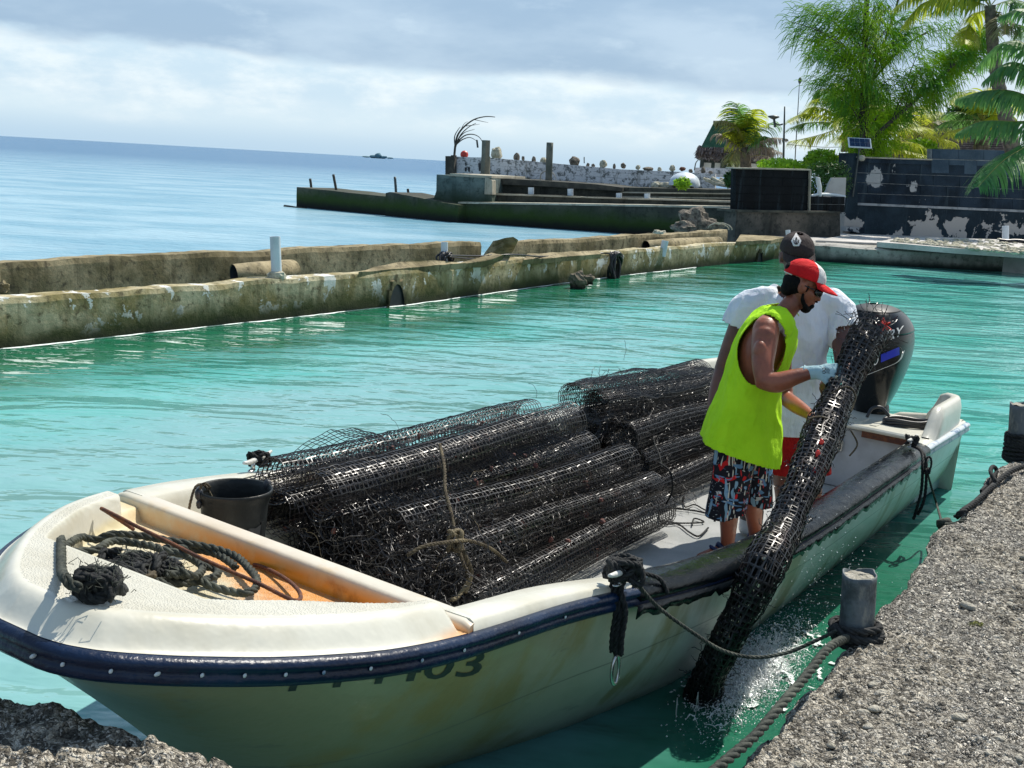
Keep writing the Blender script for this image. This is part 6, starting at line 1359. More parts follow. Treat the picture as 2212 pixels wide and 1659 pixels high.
def flower_mat():
    b = NB('dark floral print'); o = b.pos; base = (.012, .012, .018); c = b.mix(0., base, base)
    for sc, col, th, loc, ani in ((5.5, (.55, .015, .015), .24, (0, 0, 0), (1, 1, 1)), (7, (.22, .36, .46), .36, (3, 1, 2), (1.9, 1.9, .55)), (7.5, (.62, .58, .48), .30, (7, 5, 1), (2.1, 2.1, .45)), (6.5, (.12, .24, .38), .31, (2, 9, 4), (.7, .7, 2.2)), (9, (.50, .03, .03), .18, (5, 2, 9), (2.4, 2.4, .5)), (8.5, (.48, .50, .48), .20, (1, 4, 9), (.5, 2.0, 2.2))):
        v = b.map(o, ani, loc, (0, .3 * (sc % 3 - 1), .5)); wv = b.N.new('ShaderNodeVectorMath'); wv.operation = 'ADD'; b.L.new(v, wv.inputs[0])
        nz = b.N.new('ShaderNodeTexNoise'); nz.inputs['Scale'].default_value = 5; b.L.new(v, nz.inputs[0]); b.L.new(nz.outputs['Color'], wv.inputs[1]); d = b.vor(sc, 'F1', wv.outputs[0]); c = b.mix(b.sm(d, th, th - .05), c, col)
    return b.done(c, .8, b.bump(b.noise(12, 3), .01), spec=.2)
M['floral'] = flower_mat()

def limb(mb, pts, rad, n=18): P = cr(pts, 8); r = cr(A_([[q, 0, 0] for q in rad]), 8)[:, 0]; mb.tube(P, r, n); mb.ell(P[0], (r[0],) * 3, None, 12); mb.ell(P[-1], (r[-1],) * 3, None, 12)
def basis(fwd, up=(0, 0, 1)): f = A_(fwd) / np.linalg.norm(fwd); s = np.cross(f, up); s /= np.linalg.norm(s); u = np.cross(s, f); return np.stack([f, s, u], 1)     # columns: forward, right-hand side, up
def torso(mb, secs, n=28):
    """secs: centre, forward vector, half width, half depth"""
    C0 = cr([s[0] for s in secs], 6); W_ = cr([[s[2], s[3], 0] for s in secs], 6); F = cr([s[1] for s in secs], 6); R = []; T, N_, B_ = frames(C0)
    for c, (w, d, _), f, t in zip(C0, W_, F, T):
        sd = np.cross(f, t); sd /= np.linalg.norm(sd); f2 = np.cross(t, sd); a = np.arange(n) * 2 * pi / n; ca, sa = np.cos(a), np.sin(a); e = .82
        R.append(c + np.outer(np.sign(ca) * np.abs(ca) ** e * w, sd) + np.outer(np.sign(sa) * np.abs(sa) ** e * d, f2))
    mb.loft(A_(R), 0, True)
def head_shape(mb, c, Bm, k=1.):
    """skull, jaw, nose, brow, cheek, chin and ears; Bm columns = forward, side, up"""
    e = lambda o, r: mb.ell(c + Bm @ (A_(o) * k), A_(r) * k, Bm, 18)
    e((-.012, 0, .028), (.096, .075, .092)); e((.022, 0, -.022), (.070, .063, .085)); e((.040, 0, -.070), (.046, .046, .042)); e((.072, 0, -.092), (.022, .026, .020)); e((.092, 0, -.012), (.022, .014, .032)); e((.104, 0, -.028), (.015, .018, .013))
    e((.078, 0, .022), (.022, .050, .012)); e((.082, 0, -.060), (.018, .027, .009)); e((.083, 0, -.049), (.017, .024, .007))
    for q in (-1, 1):
        e((.058, q * .040, -.020), (.028, .022, .022)); e((-.005, q * .076, -.008), (.024, .009, .034)); e((.004, q * .082, -.008), (.012, .006, .020)); e((-.015, q * .083, .002), (.010, .006, .026))
def hand(mb, wrist, d, palm_n, curl=(.9, 1.1, .8), k=1., spread=.10, thumb=1, side=None):
    """palm plus four unequal bent fingers and a thumb; d = towards the fingers, palm_n = out of the palm"""
    d = A_(d) / np.linalg.norm(d); pn = A_(palm_n); pn = pn - (pn @ d) * d; pn /= np.linalg.norm(pn); sd = np.cross(d, pn) * thumb      # thumb side
    R = np.stack([d, sd, pn], 1); wr = A_(wrist)
    mb.ell(wr + d * .045 * k, (.052 * k, .041 * k, .017 * k), R, 14); mb.ell(wr + d * .020 * k + sd * .018 * k, (.034 * k, .022 * k, .019 * k), R, 12); mb.ell(wr, (.03 * k, .027 * k, .021 * k), R, 12)
    for i, (o, L) in enumerate(((.030, .074), (.010, .083), (-.010, .077), (-.029, .060))):
        p = wr + d * (.086 - .004 * abs(i - 1)) * k + sd * o * k; dr = d * 1. + sd * spread * (1.5 - i) * .5; dr /= np.linalg.norm(dr); pts = [wr + d * .05 * k + sd * o * .8 * k, p]; a = 0
        for j, (f, cu) in enumerate(zip((.46, .30, .24), curl)):
            a += cu * (1 + .07 * i); v = dr * cos(a) + pn * sin(a); pts.append(pts[-1] + v * L * f * k)
        mb.tube(cr(pts, 4), np.linspace(.0105, .0078, 4 * (len(pts) - 1) + 1) * k, 10); mb.ell(pts[-1], (.0078 * k,) * 3, None, 8)
    p = wr + d * .022 * k + sd * .030 * k; v1 = d * .62 + sd * .62 + pn * .35; v1 /= np.linalg.norm(v1); v2 = d * .75 + sd * .05 + pn * .75; v2 /= np.linalg.norm(v2)
    pts = [wr + d * .01 * k + sd * .012 * k, p, p + v1 * .038 * k, p + v1 * .038 * k + v2 * .030 * k, p + v1 * .036 * k + v2 * .052 * k]; mb.tube(cr(pts, 4), np.linspace(.015, .0085, 17) * k, 10); mb.ell(pts[-1], (.0085 * k,) * 3, None, 8)
def finish(mb, name, m, root, voxel=.008, smooth=5, post=None, thick=0):
    o = cook(mb, voxel, smooth)
    if post: o = post(o)
    ob = build(o, name, m, root, True)
    if thick: solidify(ob, thick, 0)
    return ob
def wrinkle(o, amp, sc, stretch=(1, 1, 1), k=0, ridged=True):
    V = o.v[0]; f = fbm(V * A_(stretch), sc, 3, k); f = (.18 - np.abs(f)) * 1.4 if ridged else f; o.v[0] = V + o.normals * (f * amp)[:, None]; return o

# ---- the man in the neon vest ----
YV = 6.5
V1 = lambda x, y, Y=YV: at(x, y, Y)
floor_at = lambda p: b2w(np.array([w2b(p)[0], w2b(p)[1], .302]))[2]
m1 = empty('person', at(1575, 1165, 6.5) * [1, 1, 0] + [0, 0, .17], 'man in neon yellow green vest and red cap hauling a full net bag aboard', 'person', 'fishermen in the boat')
fw = A_([.97, -.12, -.05]); hips = V1(1612, 905, 6.47); waist = V1(1617, 835, 6.47); chest = V1(1648, 745, 6.45); neckb = V1(1690, 683, 6.45); headc = V1(1733, 617, 6.44)
shR = V1(1655, 712, 6.25); shL = V1(1693, 704, 6.65); elR = V1(1652, 822, 6.10); wrR = V1(1752, 805, 6.06)
b1 = MB()
torso(b1, [(hips, fw, .155, .115), (waist, fw, .140, .105), (V1(1630, 790, 6.46), fw, .150, .110), (chest, fw, .175, .120), (V1(1668, 712, 6.45), fw, .165, .095), (V1(1683, 694, 6.45), fw, .09, .07)])
limb(b1, [V1(1678, 705, 6.45), neckb, V1(1712, 655, 6.44)], [.070, .058, .054])
limb(b1, [V1(1672, 700, 6.40), V1(1660, 702, 6.30), shR], [.055, .062, .066]); limb(b1, [V1(1685, 700, 6.5), V1(1692, 700, 6.6), shL], [.055, .060, .062])
limb(b1, [shR, V1(1650, 755, 6.19), V1(1648, 790, 6.13), elR], [.072, .066, .056, .050]); b1.ell(V1(1642, 760, 6.15), (.038, .045, .065), None, 14); b1.ell(V1(1652, 727, 6.21), (.062, .060, .066), None, 14)
limb(b1, [elR, V1(1680, 826, 6.07), V1(1715, 815, 6.06), wrR], [.051, .054, .043, .032]); b1.ell(V1(1643, 828, 6.10), (.030, .030, .030), None, 10)
elL = V1(1697, 860, 6.72); wrL = V1(1752, 897, 6.30); limb(b1, [shL, V1(1690, 780, 6.74), elL], [.060, .052, .044]); limb(b1, [elL, V1(1722, 878, 6.5), wrL], [.044, .042, .028])
hand(b1, wrL, wrL - V1(1722, 878, 6.5), [.1, -.6, -.7], (.7, .9, .7), .95)
hipR = V1(1600, 925, 6.38); hipL = V1(1622, 920, 6.60); knR = V1(1578, 1062, 6.36); knL = V1(1625, 1062, 6.66); anR = V1(1572, 1172, 6.56); anL = V1(1632, 1150, 6.86)
anR[2] = floor_at(anR) + .085; anL[2] = floor_at(anL) + .085
for h_, k_, a_, t_ in ((hipR, knR, anR, (-.93, -.36, 0)), (hipL, knL, anL, (.2, -.9, 0))):
    limb(b1, [h_, (h_ + k_) / 2, k_], [.088, .076, .058]); limb(b1, [k_, k_ * .7 + a_ * .3 + [0, .02, 0], k_ * .4 + a_ * .6, a_], [.058, .060, .048, .037])
    t_ = A_(t_) / np.linalg.norm(t_); z0_ = floor_at(a_) + .008; he = a_ - t_ * .045; he[2] = z0_ + .035; b_ = a_ + t_ * .075; b_[2] = z0_ + .040; to = a_ + t_ * .165; to[2] = z0_ + .022
    limb(b1, [he, a_ * [1, 1, 0] + [0, 0, z0_ + .05], b_, to], [.034, .042, .040, .030]); sd_ = np.cross(t_, [0, 0, 1])
    for q in range(5): e_ = to + sd_ * (q - 2) * .018 + t_ * (.028 - .006 * abs(q - 1)); e_[2] = z0_ + .012; b1.ell(e_, (.014, .014, .011), None, 8)
    sR = MB(); a = np.linspace(0, 2 * pi, 40); ol = A_([he - t_ * .035 + t_ * .27 * u + sd_ * s_ for u, s_ in [(.5 - .5 * cos(x), .047 * sin(x) * (1 + .2 * (.5 - .5 * cos(x)))) for x in a[:-1]]]); ol[:, 2] = z0_ - .006; up_ = ol + [0, 0, .016]; sR.loft(A_([ol, up_]), 0, True)
    for c0, c1_, hh in ((b_, 1, .050),): 
        for w_ in (-1, 1): sR.tube(cr([c0 + sd_ * w_ * .05 - [0, 0, .035], c0 + sd_ * w_ * .040 + [0, 0, .022], c0 + t_ * .03 + [0, 0, .042]]), .010, 6, flat=1.6)
    sR.tube(cr([a_ + sd_ * .048 - [0, 0, .03], a_ - t_ * .046 + [0, 0, .012], a_ - sd_ * .048 - [0, 0, .03]]), .009, 6, flat=1.8); sR.tube(cr([a_ + sd_ * .046 - [0, 0, .05], a_ + t_ * .055 + sd_ * .02 + [0, 0, .012], a_ + t_ * .055 - sd_ * .02 + [0, 0, .012], a_ - sd_ * .046 - [0, 0, .05]]), .009, 6, flat=1.8)
    build(sR, 'sandal', M['sandal'], m1, True)
hb1 = basis((.93, -.10, -.36)); head_shape(b1, headc, hb1, 1.04)
finish(b1, 'body', M['skin1'], m1, .0065, 4)
H1 = lambda *o: headc + hb1 @ (A_(o) * 1.04)
# hair, beard, glasses, cap
mb = MB(); mb.ell(H1(-.030, 0, .006), A_((.080, .080, .075)), hb1, 18); mb.ell(H1(-.060, 0, -.040), A_((.040, .058, .045)), hb1, 14)
for q in (-1, 1): mb.ell(H1(.018, q * .072, -.002), (.012, .007, .022), hb1, 10)
finish(mb, 'hair', M['hair'], m1, .006, 2)
mb = MB(); mb.ell(H1(.066, 0, -.095), (.032, .036, .030), hb1, 14); mb.ell(H1(.086, 0, -.074), (.020, .027, .016), hb1, 12); mb.ell(H1(.100, 0, -.045), (.012, .026, .006), hb1, 10)
for q in (-1, 1): mb.tube(cr([H1(.012, q * .074, -.030), H1(.022, q * .068, -.060), H1(.050, q * .052, -.085), H1(.072, q * .030, -.100)]), [.008] * 8 + [.012] * 8 + [.016] * 9, 8)
finish(mb, 'beard', M['hair'], m1, .005, 1)
gl = MB()
for q in (-1, 1): gl.ell(H1(.098, q * .034, .004), (.008, .034, .024), hb1, 16); gl.ell(H1(.080, q * .060, .004), (.022, .014, .022), hb1, 14); gl.tube(A_([H1(.085, q * .070, .010), H1(.0, q * .086, .008)]), .0035, 6)
gl.tube(A_([H1(.106, -.02, .010), H1(.106, .02, .010)]), .004, 6); build(gl, 'sunglasses', M['lens'], m1, True)
def cap(root, Hf, Bm, mats, k=1., tilt=0., back=None, brim=1.):
    """crown of six gores, curved brim, button; Hf maps head space to the world"""
    n = 36; R = []; zz_ = np.linspace(0, 1, 12)
    for z in zz_:
        a = np.arange(n) * 2 * pi / n; rr = sqrt(max(0, 1 - (z * .985) ** 2.3)); sx = .112 * rr; sy = .090 * rr
        R.append([(-.006 - .004 * z + sx * cos(q) * (1.0 if cos(q) < 0 else .96), sy * sin(q), .040 + .094 * z + .010 * (1 - z) * cos(q) - tilt * cos(q) * .01) for q in a])
    R = A_(R); 
    front = np.cos(np.arange(n) * 2 * pi / n) > .62
    V = A_([[Hf(*p) for p in r] for r in R]); mb = MB(); idx = np.arange(len(zz_) * n).reshape(len(zz_), n); j = np.roll(idx, -1, axis=1); q = np.stack([idx[:-1], j[:-1], j[1:], idx[1:]], -1)
    mi = np.broadcast_to(front[None, :], q.shape[:2]) if len(mats) > 1 else np.zeros(q.shape[:2], bool); mb.add(V.reshape(-1, 3), q[~mi].reshape(-1, 4), 0)
    if mi.any(): mb.f.append(q[mi].reshape(-1, 4)); mb.m.append(1)
    cp_ = build(mb, 'cap', mats, root, True); solidify(cp_, .003); root = cp_
    G = []; 
    for t in np.linspace(0, 1, 9):
        row = []
        for a in np.linspace(-1.15, 1.15, 19):
            ext = cos(a / 1.15 * pi / 2) ** .55; x = -.006 + (.108 + .082 * brim * t * ext) * cos(a * (1 - .25 * t)); y = (.089 + .0 * t) * sin(a) * (1 + .02 * t); z = .048 - .010 * t * ext - .020 * (y / .09) ** 2 * t ** .5 - .012 * t * t; row.append(Hf(x, y, z))
        G.append(row)
    mb = MB(); mb.grid(A_(G)); solidify(build(mb, 'brim', mats[0], root, True), .004)
    mb = MB(); mb.ell(Hf(-.010, 0, .136), (.007, .007, .004), Bm, 8); build(mb, 'cap_button', mats[0], root, True); return cp_
cap1 = cap(m1, H1, hb1, [M['capred'], M['capwhite']])
mb = MB(); mb.ell(H1(-.108, 0, .058), (.014, .036, .026), hb1, 14); build(mb, 'cap_opening', M['hair'], cap1, True); mb = MB(); mb.tube(cr([H1(-.080, .055, .034), H1(-.105, .03, .032), H1(-.112, 0, .032), H1(-.105, -.03, .032), H1(-.080, -.055, .034)]), .006, 6, flat=1.4); build(mb, 'cap_strap', M['capwhite'], cap1, True)
# vest: loose tank top, open armholes
b = MB(); hemc = V1(1598, 960, 6.47)
torso(b, [(hemc + [-.01, 0, -.16], fw, .262, .205), (hemc, fw, .250, .194), (V1(1606, 890, 6.47), fw, .226, .166), (waist, fw, .198, .142), (V1(1632, 785, 6.46), fw, .188, .132), (chest, fw, .190, .128), (V1(1664, 716, 6.45), fw, .172, .116), (V1(1682, 694, 6.45), fw, .125, .088)], 36)
limb(b, [V1(1672, 702, 6.30), V1(1678, 694, 6.45), V1(1690, 696, 6.6)], [.062, .074, .062])
sR_ = V1(1646, 758, 6.22); sL_ = V1(1694, 735, 6.68)
def vest_cut(o):
    o = wrinkle(wrinkle(o, .13, 2.8, (1, 1, .30), 3), .05, 8, (1, 1, .35), 5)
    up = fw * .0 + A_([.42, 0, .9]); up /= np.linalg.norm(up); nb = V1(1708, 676, 6.45)
    def keep(c):
        k = c[:, 2] > (hemc[2] - .035 - .26 * (c[:, 0] - hemc[0]))
        k &= ~(((c - nb) @ up > -.030) & (np.linalg.norm(c - nb, axis=1) < .135))
        k &= ~((np.linalg.norm((c - (nb + fw * .06 - up * .02)) * 1., axis=1) < .125))
        for q, sgn in ((sR_, -1), (sL_, 1)): d_ = (c - q) / A_([.128, .22, .190]); k &= ~((np.linalg.norm(d_, axis=1) < 1) & ((c[:, 1] - 6.45) * sgn > .085))
        return k
    return cull(o, keep)
vest = finish(b, 'vest', M['neon'], m1, .007, 8, vest_cut, .004)
sm2 = vest.modifiers.new('even', 'SMOOTH'); sm2.iterations = 3; vest.modifiers.move(1, 0)
# binding round the armhole
mb = MB(); P = []
# shorts
b = MB(); kR = V1(1566, 1112, 6.36); kL = V1(1632, 1112, 6.66)
torso(b, [(V1(1608, 860, 6.47), fw, .165, .125), (V1(1606, 915, 6.47), fw, .188, .150), (V1(1600, 965, 6.47), fw, .190, .150)])
limb(b, [V1(1592, 945, 6.38), V1(1582, 1020, 6.37), kR + [0, 0, -.02], kR + [-.004, 0, -.08]], [.112, .108, .104, .104]); limb(b, [V1(1622, 945, 6.60), V1(1628, 1020, 6.62), kL + [0, 0, -.02], kL + [0, 0, -.08]], [.112, .102, .096, .096])
def short_cut(z, k=5): return lambda o: cull(wrinkle(o, .018, 5, (1, 1, .6), k), lambda c: (c[:, 2] > z - .02 * np.sin(c[:, 0] * 18)) & (c[:, 2] < V1(1608, 868, 6.47)[2]))
finish(b, 'shorts', M['floral'], m1, .008, 6, short_cut(kR[2] + .005), .004)
V, F = text_tris('VA', .03, .002); o_ = V1(1551, 1062, 6.36) ; s_ = 1.
hitb = BVHTree.FromObject(bpy.data.objects['shorts'], bpy.context.evaluated_depsgraph_get()); org_ = Vector(ORG['shorts'])
def decal(name, mesh_obj, tx, mat, px0, py0, wpx, hpx, parent, slant=0., lift=.003, ang=0.):
    """flat print laid on a surface: 2D outline (0..1, 0..1) placed over the surface that shows at these pixels"""
    dg = bpy.context.evaluated_depsgraph_get(); bv = BVHTree.FromObject(mesh_obj, dg); mwm = mesh_obj.matrix_world.copy() if mesh_obj.parent is None else None
    org = Vector(ORG[mesh_obj.name]); V, F = tx; out = []
    for u, v in V[:, :2]:
        x = u * wpx; y = -v * hpx - slant * x; x2 = x * cos(ang) - y * sin(ang); y2 = x * sin(ang) + y * cos(ang)
        d = Vector(ray(px0 + x2, py0 + y2)); h = bv.ray_cast(Vector(CAM) - org, d); out.append(A_(h[0] + org) - A_(d.normalized()) * lift if h[0] is not None else None)
    F = [f for f in F if all(out[i] is not None for i in f)]; out = [q if q is not None else (0, 0, 0) for q in out]
    if not F: return None
    mb = MB(); mb.add(out, F); return build(mb, name, mat, parent)
def norm2(tx): V, F = tx; V = V.copy(); V[:, :2] -= V[:, :2].min(0); V[:, :2] /= V[:, :2].max(0); return V, F
shorts = [o for o in bpy.data.objects if o.name.startswith('shorts') and o.parent == m1][0]
decal('logo_print', shorts, norm2((V, F)), M['capwhite'], 1546, 1068, 13, 7, shorts)
# work glove gripping the bag
mb = MB(); dG = V1(1792, 802, 6.03) - wrR; dG /= np.linalg.norm(dG); hand(mb, wrR + dG * .030, dG, (.25, .75, -.55), (.55, .9, .8), 1.14, .12, thumb=-1)
limb(mb, [wrR - dG * .035, wrR, wrR + dG * .04], [.037, .036, .036]); glv = finish(mb, 'glove', M['glove'], m1, .005, 3)
mb = MB(); P = [wrR - dG * .035 + (np.cross(dG, [0, 0, 1]) * cos(a) + A_([0, 0, 1]) * sin(a)) * .038 for a in np.linspace(0, 2 * pi, 20)]; mb.tube(A_(P), .005, 6, 0, False); build(mb, 'glove_cuff', M['glove'], glv, True)
def ring_tris(pts, w, sharp=False):     # a thin closed or open stroke in 2D
    P = resample(A_([(*p, 0) for p in pts]) if sharp else cr([(*p, 0) for p in pts], 6), .04); T = np.gradient(P, axis=0); N_ = np.stack([-T[:, 1], T[:, 0], 0 * T[:, 0]], 1); N_ /= np.linalg.norm(N_, axis=1)[:, None] + 1e-9; k = len(P); V = np.concatenate([P - N_ * w / 2, P + N_ * w / 2]); F = [[i, i + 1, k + i + 1] for i in range(k - 1)] + [[i, k + i + 1, k + i] for i in range(k - 1)]; return V, F
for st in ([(0, .8), (.25, 1), (.5, .85), (.4, .6), (.1, .6)], [(0, .35), (.3, .45), (.5, .25), (.25, .1), (.05, .2)], [(.7, .9), (.7, .1)], [(.9, .85), (1., .6), (.95, .3), (1., .05)]): decal('glove_print', glv, ring_tris(st, .09), M['ink'], 1776, 808, 15, 14, glv)

# ---- the man in the white tee ----
Y2 = 7.25
V2 = lambda x, y, Y=Y2: at(x, y, Y)
m2 = empty('person', at(1700, 1125, 7.3) * [1, 1, 0] + [0, 0, .15], 'broad man in white tee shirt and black cap behind the vest man', 'person', 'fishermen in the boat')
f2 = A_([.10, -.97, -.12]); hc2 = V2(1719, 557, 7.15); hb2 = basis((.04, -.93, -.36)); b2_ = MB()
torso(b2_, [(V2(1700, 925), f2, .17, .13), (V2(1702, 850), f2, .185, .135), (V2(1705, 760), f2, .195, .135), (V2(1708, 700), f2, .215, .135), (V2(1710, 655), f2, .20, .10), (V2(1712, 632), f2, .09, .07)])
limb(b2_, [V2(1712, 650), V2(1715, 625, 7.2), V2(1718, 600, 7.17)], [.078, .068, .064])
sR2 = V2(1614, 668); sL2 = V2(1806, 672); limb(b2_, [V2(1680, 655), V2(1645, 652), sR2], [.07, .072, .075]); limb(b2_, [V2(1740, 655), V2(1775, 655), sL2], [.07, .072, .075])
limb(b2_, [sR2, V2(1585, 735), V2(1560, 800)], [.072, .062, .050]); limb(b2_, [V2(1560, 800), V2(1547, 850, 7.15), V2(1538, 905, 7.05)], [.049, .046, .032]); hand(b2_, V2(1538, 905, 7.05), (-.05, -.2, -1), (.3, -.4, 0), (.4, .5, .4), 1.)
limb(b2_, [sL2, V2(1818, 735, 7.15), V2(1822, 790, 7.0)], [.072, .062, .050]); limb(b2_, [V2(1822, 790, 7.0), V2(1808, 812, 6.75), V2(1785, 822, 6.45)], [.049, .045, .030]); hand(b2_, V2(1792, 821, 6.48), V2(1768, 824, 6.28) - V2(1792, 821, 6.48), (.4, -.2, -.5), (.5, .8, .6), 1., thumb=-1)
anA = V2(1690, 1112, 7.32); anB = V2(1762, 1100, 7.45); anA[2] = floor_at(anA) + .09; anB[2] = floor_at(anB) + .09; kA = V2(1695, 1005, 7.15); kB = V2(1755, 1000, 7.25)
for h_, k_, a_ in ((V2(1675, 915), kA, anA), (V2(1735, 915), kB, anB)):
    limb(b2_, [h_, (h_ + k_) / 2, k_], [.10, .085, .064]); limb(b2_, [k_, k_ * .7 + a_ * .3 + [0, .02, 0], k_ * .4 + a_ * .6, a_], [.064, .062, .05, .04]); z0_ = floor_at(a_); t_ = A_([-.1, -1, 0])
    limb(b2_, [a_ + [0, .05, -.05], a_ * [1, 1, 0] + [0, 0, z0_ + .05], a_ * [1, 1, 0] + t_ * .09 + [0, 0, z0_ + .035], a_ * [1, 1, 0] + t_ * .18 + [0, 0, z0_ + .022]], [.035, .045, .043, .030])
head_shape(b2_, hc2, hb2, 1.12)
finish(b2_, 'body', M['skin2'], m2, .008, 4)
H2 = lambda *o: hc2 + hb2 @ (A_(o) * 1.12)
mb = MB(); mb.ell(H2(-.022, 0, .020), A_((.092, .086, .078)), hb2, 18); finish(mb, 'hair', M['hair'], m2, .007, 2)
for q in (-1, 1):
    mb = MB(); mb.ell(H2(.084, q * .033, .002), (.008, .015, .007), hb2, 10); build(mb, 'eye', M['capwhite'], m2, True); mb = MB(); mb.ell(H2(.091, q * .033, .001), (.004, .006, .006), hb2, 8); build(mb, 'iris', M['hair'], m2, True)
    mb = MB(); mb.tube(cr([H2(.088, q * .014, .022), H2(.090, q * .035, .026), H2(.080, q * .055, .018)]), .005, 6); build(mb, 'eyebrow', M['hair'], m2, True)
crown2 = cap(m2, H2, hb2, [M['capblack']], brim=.85)
# white diamond stone emblem on the front of the cap
dia = [(.5, 1.), (.98, .55), (.80, .12), (.5, 0.), (.20, .12), (.02, .55)]
def fan(pts): P = A_([(*p, 0) for p in pts]); c = P.mean(0); n = len(P); Q = []; F = []
stone = [ring_tris([(.5, 1.), (.97, .42), (.76, .04), (.24, .04), (.03, .42), (.5, 1.)], .13, True), ring_tris([(.5, .78), (.40, .40), (.5, .12), (.60, .40), (.5, .78)], .07, True), ring_tris([(.22, .52), (.28, .24), (.46, .08)], .09, True), ring_tris([(.78, .52), (.72, .24), (.54, .08)], .09, True)]
dia = [(.5, 1.), (.97, .42), (.76, .04), (.24, .04), (.03, .42)]; gx, gy = np.meshgrid(np.linspace(0, 1, 13), np.linspace(0, 1, 13), indexing='ij')
ringP = lambda f: [(.5 + (x - .5) * f, .45 + (y - .45) * f, 0) for x, y in resample(A_([(*q, 0) for q in dia + dia[:1]]), .08)[:, :2]]
rp = [ringP(f) for f in (1., .75, .5, .25, .02)]; nn_ = len(rp[0]); VV = A_(sum(rp, [])); FF = [[i * nn_ + j, i * nn_ + j + 1, (i + 1) * nn_ + j + 1, (i + 1) * nn_ + j] for i in range(4) for j in range(nn_ - 1)]
decal('cap_emblem', crown2, (VV, FF), M['capwhite'], 1708, 533, 24, 31, crown2, lift=.004)
for st in stone[1:]: decal('emblem_line', crown2, st, M['capblack'], 1710, 530, 20, 24, crown2, lift=.006)
# tee
b = MB(); torso(b, [(V2(1702, 945), f2, .215, .165), (V2(1702, 905), f2, .212, .162), (V2(1702, 850), f2, .208, .158), (V2(1705, 760), f2, .212, .150), (V2(1708, 700), f2, .228, .148), (V2(1711, 655), f2, .205, .112), (V2(1712, 636), f2, .12, .085)], 34)
limb(b, [V2(1680, 652), V2(1640, 655), sR2, V2(1592, 715), V2(1588, 722)], [.080, .082, .084, .080, .078]); limb(b, [V2(1740, 652), V2(1780, 657), sL2, V2(1816, 712, 7.2), V2(1817, 722, 7.2)], [.080, .082, .084, .080, .078])
def tee_cut(o):
    o = wrinkle(wrinkle(o, .085, 3.0, (1, 1, .5), 11), .05, 8, (1, 1, .6), 6); nb = V2(1714, 628, 7.18); aR = V2(1588, 722) - sR2; aR /= np.linalg.norm(aR); aL = V2(1817, 720, 7.2) - sL2; aL /= np.linalg.norm(aL)
    return cull(o, lambda c: (c[:, 2] > V2(1702, 930)[2]) & (np.linalg.norm(c - nb, axis=1) > .098) & ~(((c - V2(1592, 706)) @ aR > 0) & (c[:, 0] < V2(1625, 700)[0]) & (c[:, 2] < V2(1600, 660)[2])) & ~(((c - V2(1816, 712, 7.2)) @ aL > 0) & (c[:, 0] > V2(1795, 700)[0])))
tee = finish(b, 'tee_shirt', M['tee'], m2, .009, 6, tee_cut, .004)
b = MB(); torso(b, [(V2(1702, 880), f2, .19, .15), (V2(1702, 925), f2, .205, .165), (V2(1702, 960), f2, .20, .16)]); limb(b, [V2(1676, 935), V2(1685, 985, 7.2), V2(1690, 1020, 7.15), V2(1690, 1045, 7.15)], [.125, .12, .115, .115]); limb(b, [V2(1735, 935), V2(1748, 985, 7.2), V2(1754, 1020, 7.2), V2(1754, 1045, 7.2)], [.125, .12, .112, .112])
finish(b, 'red_shorts', M['redshort'], m2, .009, 6, lambda o: cull(wrinkle(o, .02, 5, (1, 1, .6), 21), lambda c: (c[:, 2] > V2(1690, 1018, 7.15)[2]) & (c[:, 2] < V2(1702, 888)[2])), .004)
# ---------------------------------------------------------------- the net bag being hauled
def outside(px, py, gap=.11):          # where the line of sight meets a skin held off the hull side
    for h in np.linspace(-.15, 1.0, 400):
        q = bon(px, py, h); lim = -(halfw(q[0]) * np.interp(h, [0, .3, .6, .85, 1.], [.78, .90, .98, 1.03, .97]) + gap)
        if q[1] < lim: return b2w(q)
    return b2w(bon(px, py, 1.0))
bagp = [on(1497, 1540, -.12), outside(1524, 1480), outside(1566, 1390), outside(1612, 1300), outside(1655, 1215), outside(1692, 1140, .06), at(1735, 1040, 5.45), at(1780, 930, 5.75), at(1820, 835, 6.0), at(1852, 765, 6.12), at(1882, 712, 6.2)]
bg = cr(bagp, 12)
bg = resample(bg, .03); T, N_, B_ = frames(bg); K = len(bg); tt = np.linspace(0, 1, K)
bag = empty('net_bag', bg[0], 'long tube of black mesh full of dark shells being hauled out of the water', 'net bag')
bagscale = np.interp(tt, [0, .5, 1], [.96, .92, .90])
def bagnet(r0, seed, m, nv=19, wire=.0030, amp=.32):
    a = np.linspace(0, 2 * pi, nv); rr = bagscale * r0 * (.80 + .25 * tt + .12 * np.sin(tt * 19 + seed)) ; G = []
    for i in range(K):
        q = bg[i] + np.outer(np.cos(a), N_[i]) * rr[i] + np.outer(np.sin(a), B_[i]) * rr[i] * 1.0; G.append(q)
    G = A_(G); c = bg[:, None]; f = fbm(G + seed, 6, 4, seed); G = c + (G - c) * (1 + amp * 2 * f)[..., None] + np.random.default_rng(seed).normal(0, .0028, G.shape); G[:, -1] = G[:, 0]
    mb = MB(); mb.lattice(G, wire); return build(mb, 'mesh', M[m], bag)
bagnet(.098, 1, 'net'); bagnet(.086, 2, 'netd', 20); bagnet(.070, 4, 'netd', 16)
g = np.random.default_rng(4); mb = MB()
for i in range(760):
    k = g.integers(3, K - 2); a = g.uniform(0, 6.3); r = .060 * sqrt(g.uniform(0, 1)); c = bg[k] + (N_[k] * cos(a) + B_[k] * sin(a)) * r; mb.ell(c, g.uniform(.008, .024, 3), basis(g.normal(size=3)), 7, 0, .5, i)
M['shell'] = pm('dark wet shells', (.010, .010, .011), (.035, .032, .026), .45, 24, th=(.5, .72), spec=.3)
o = build(mb, 'shell_clumps', M['shell'], bag, True, kind='stuff')
mb = MB()
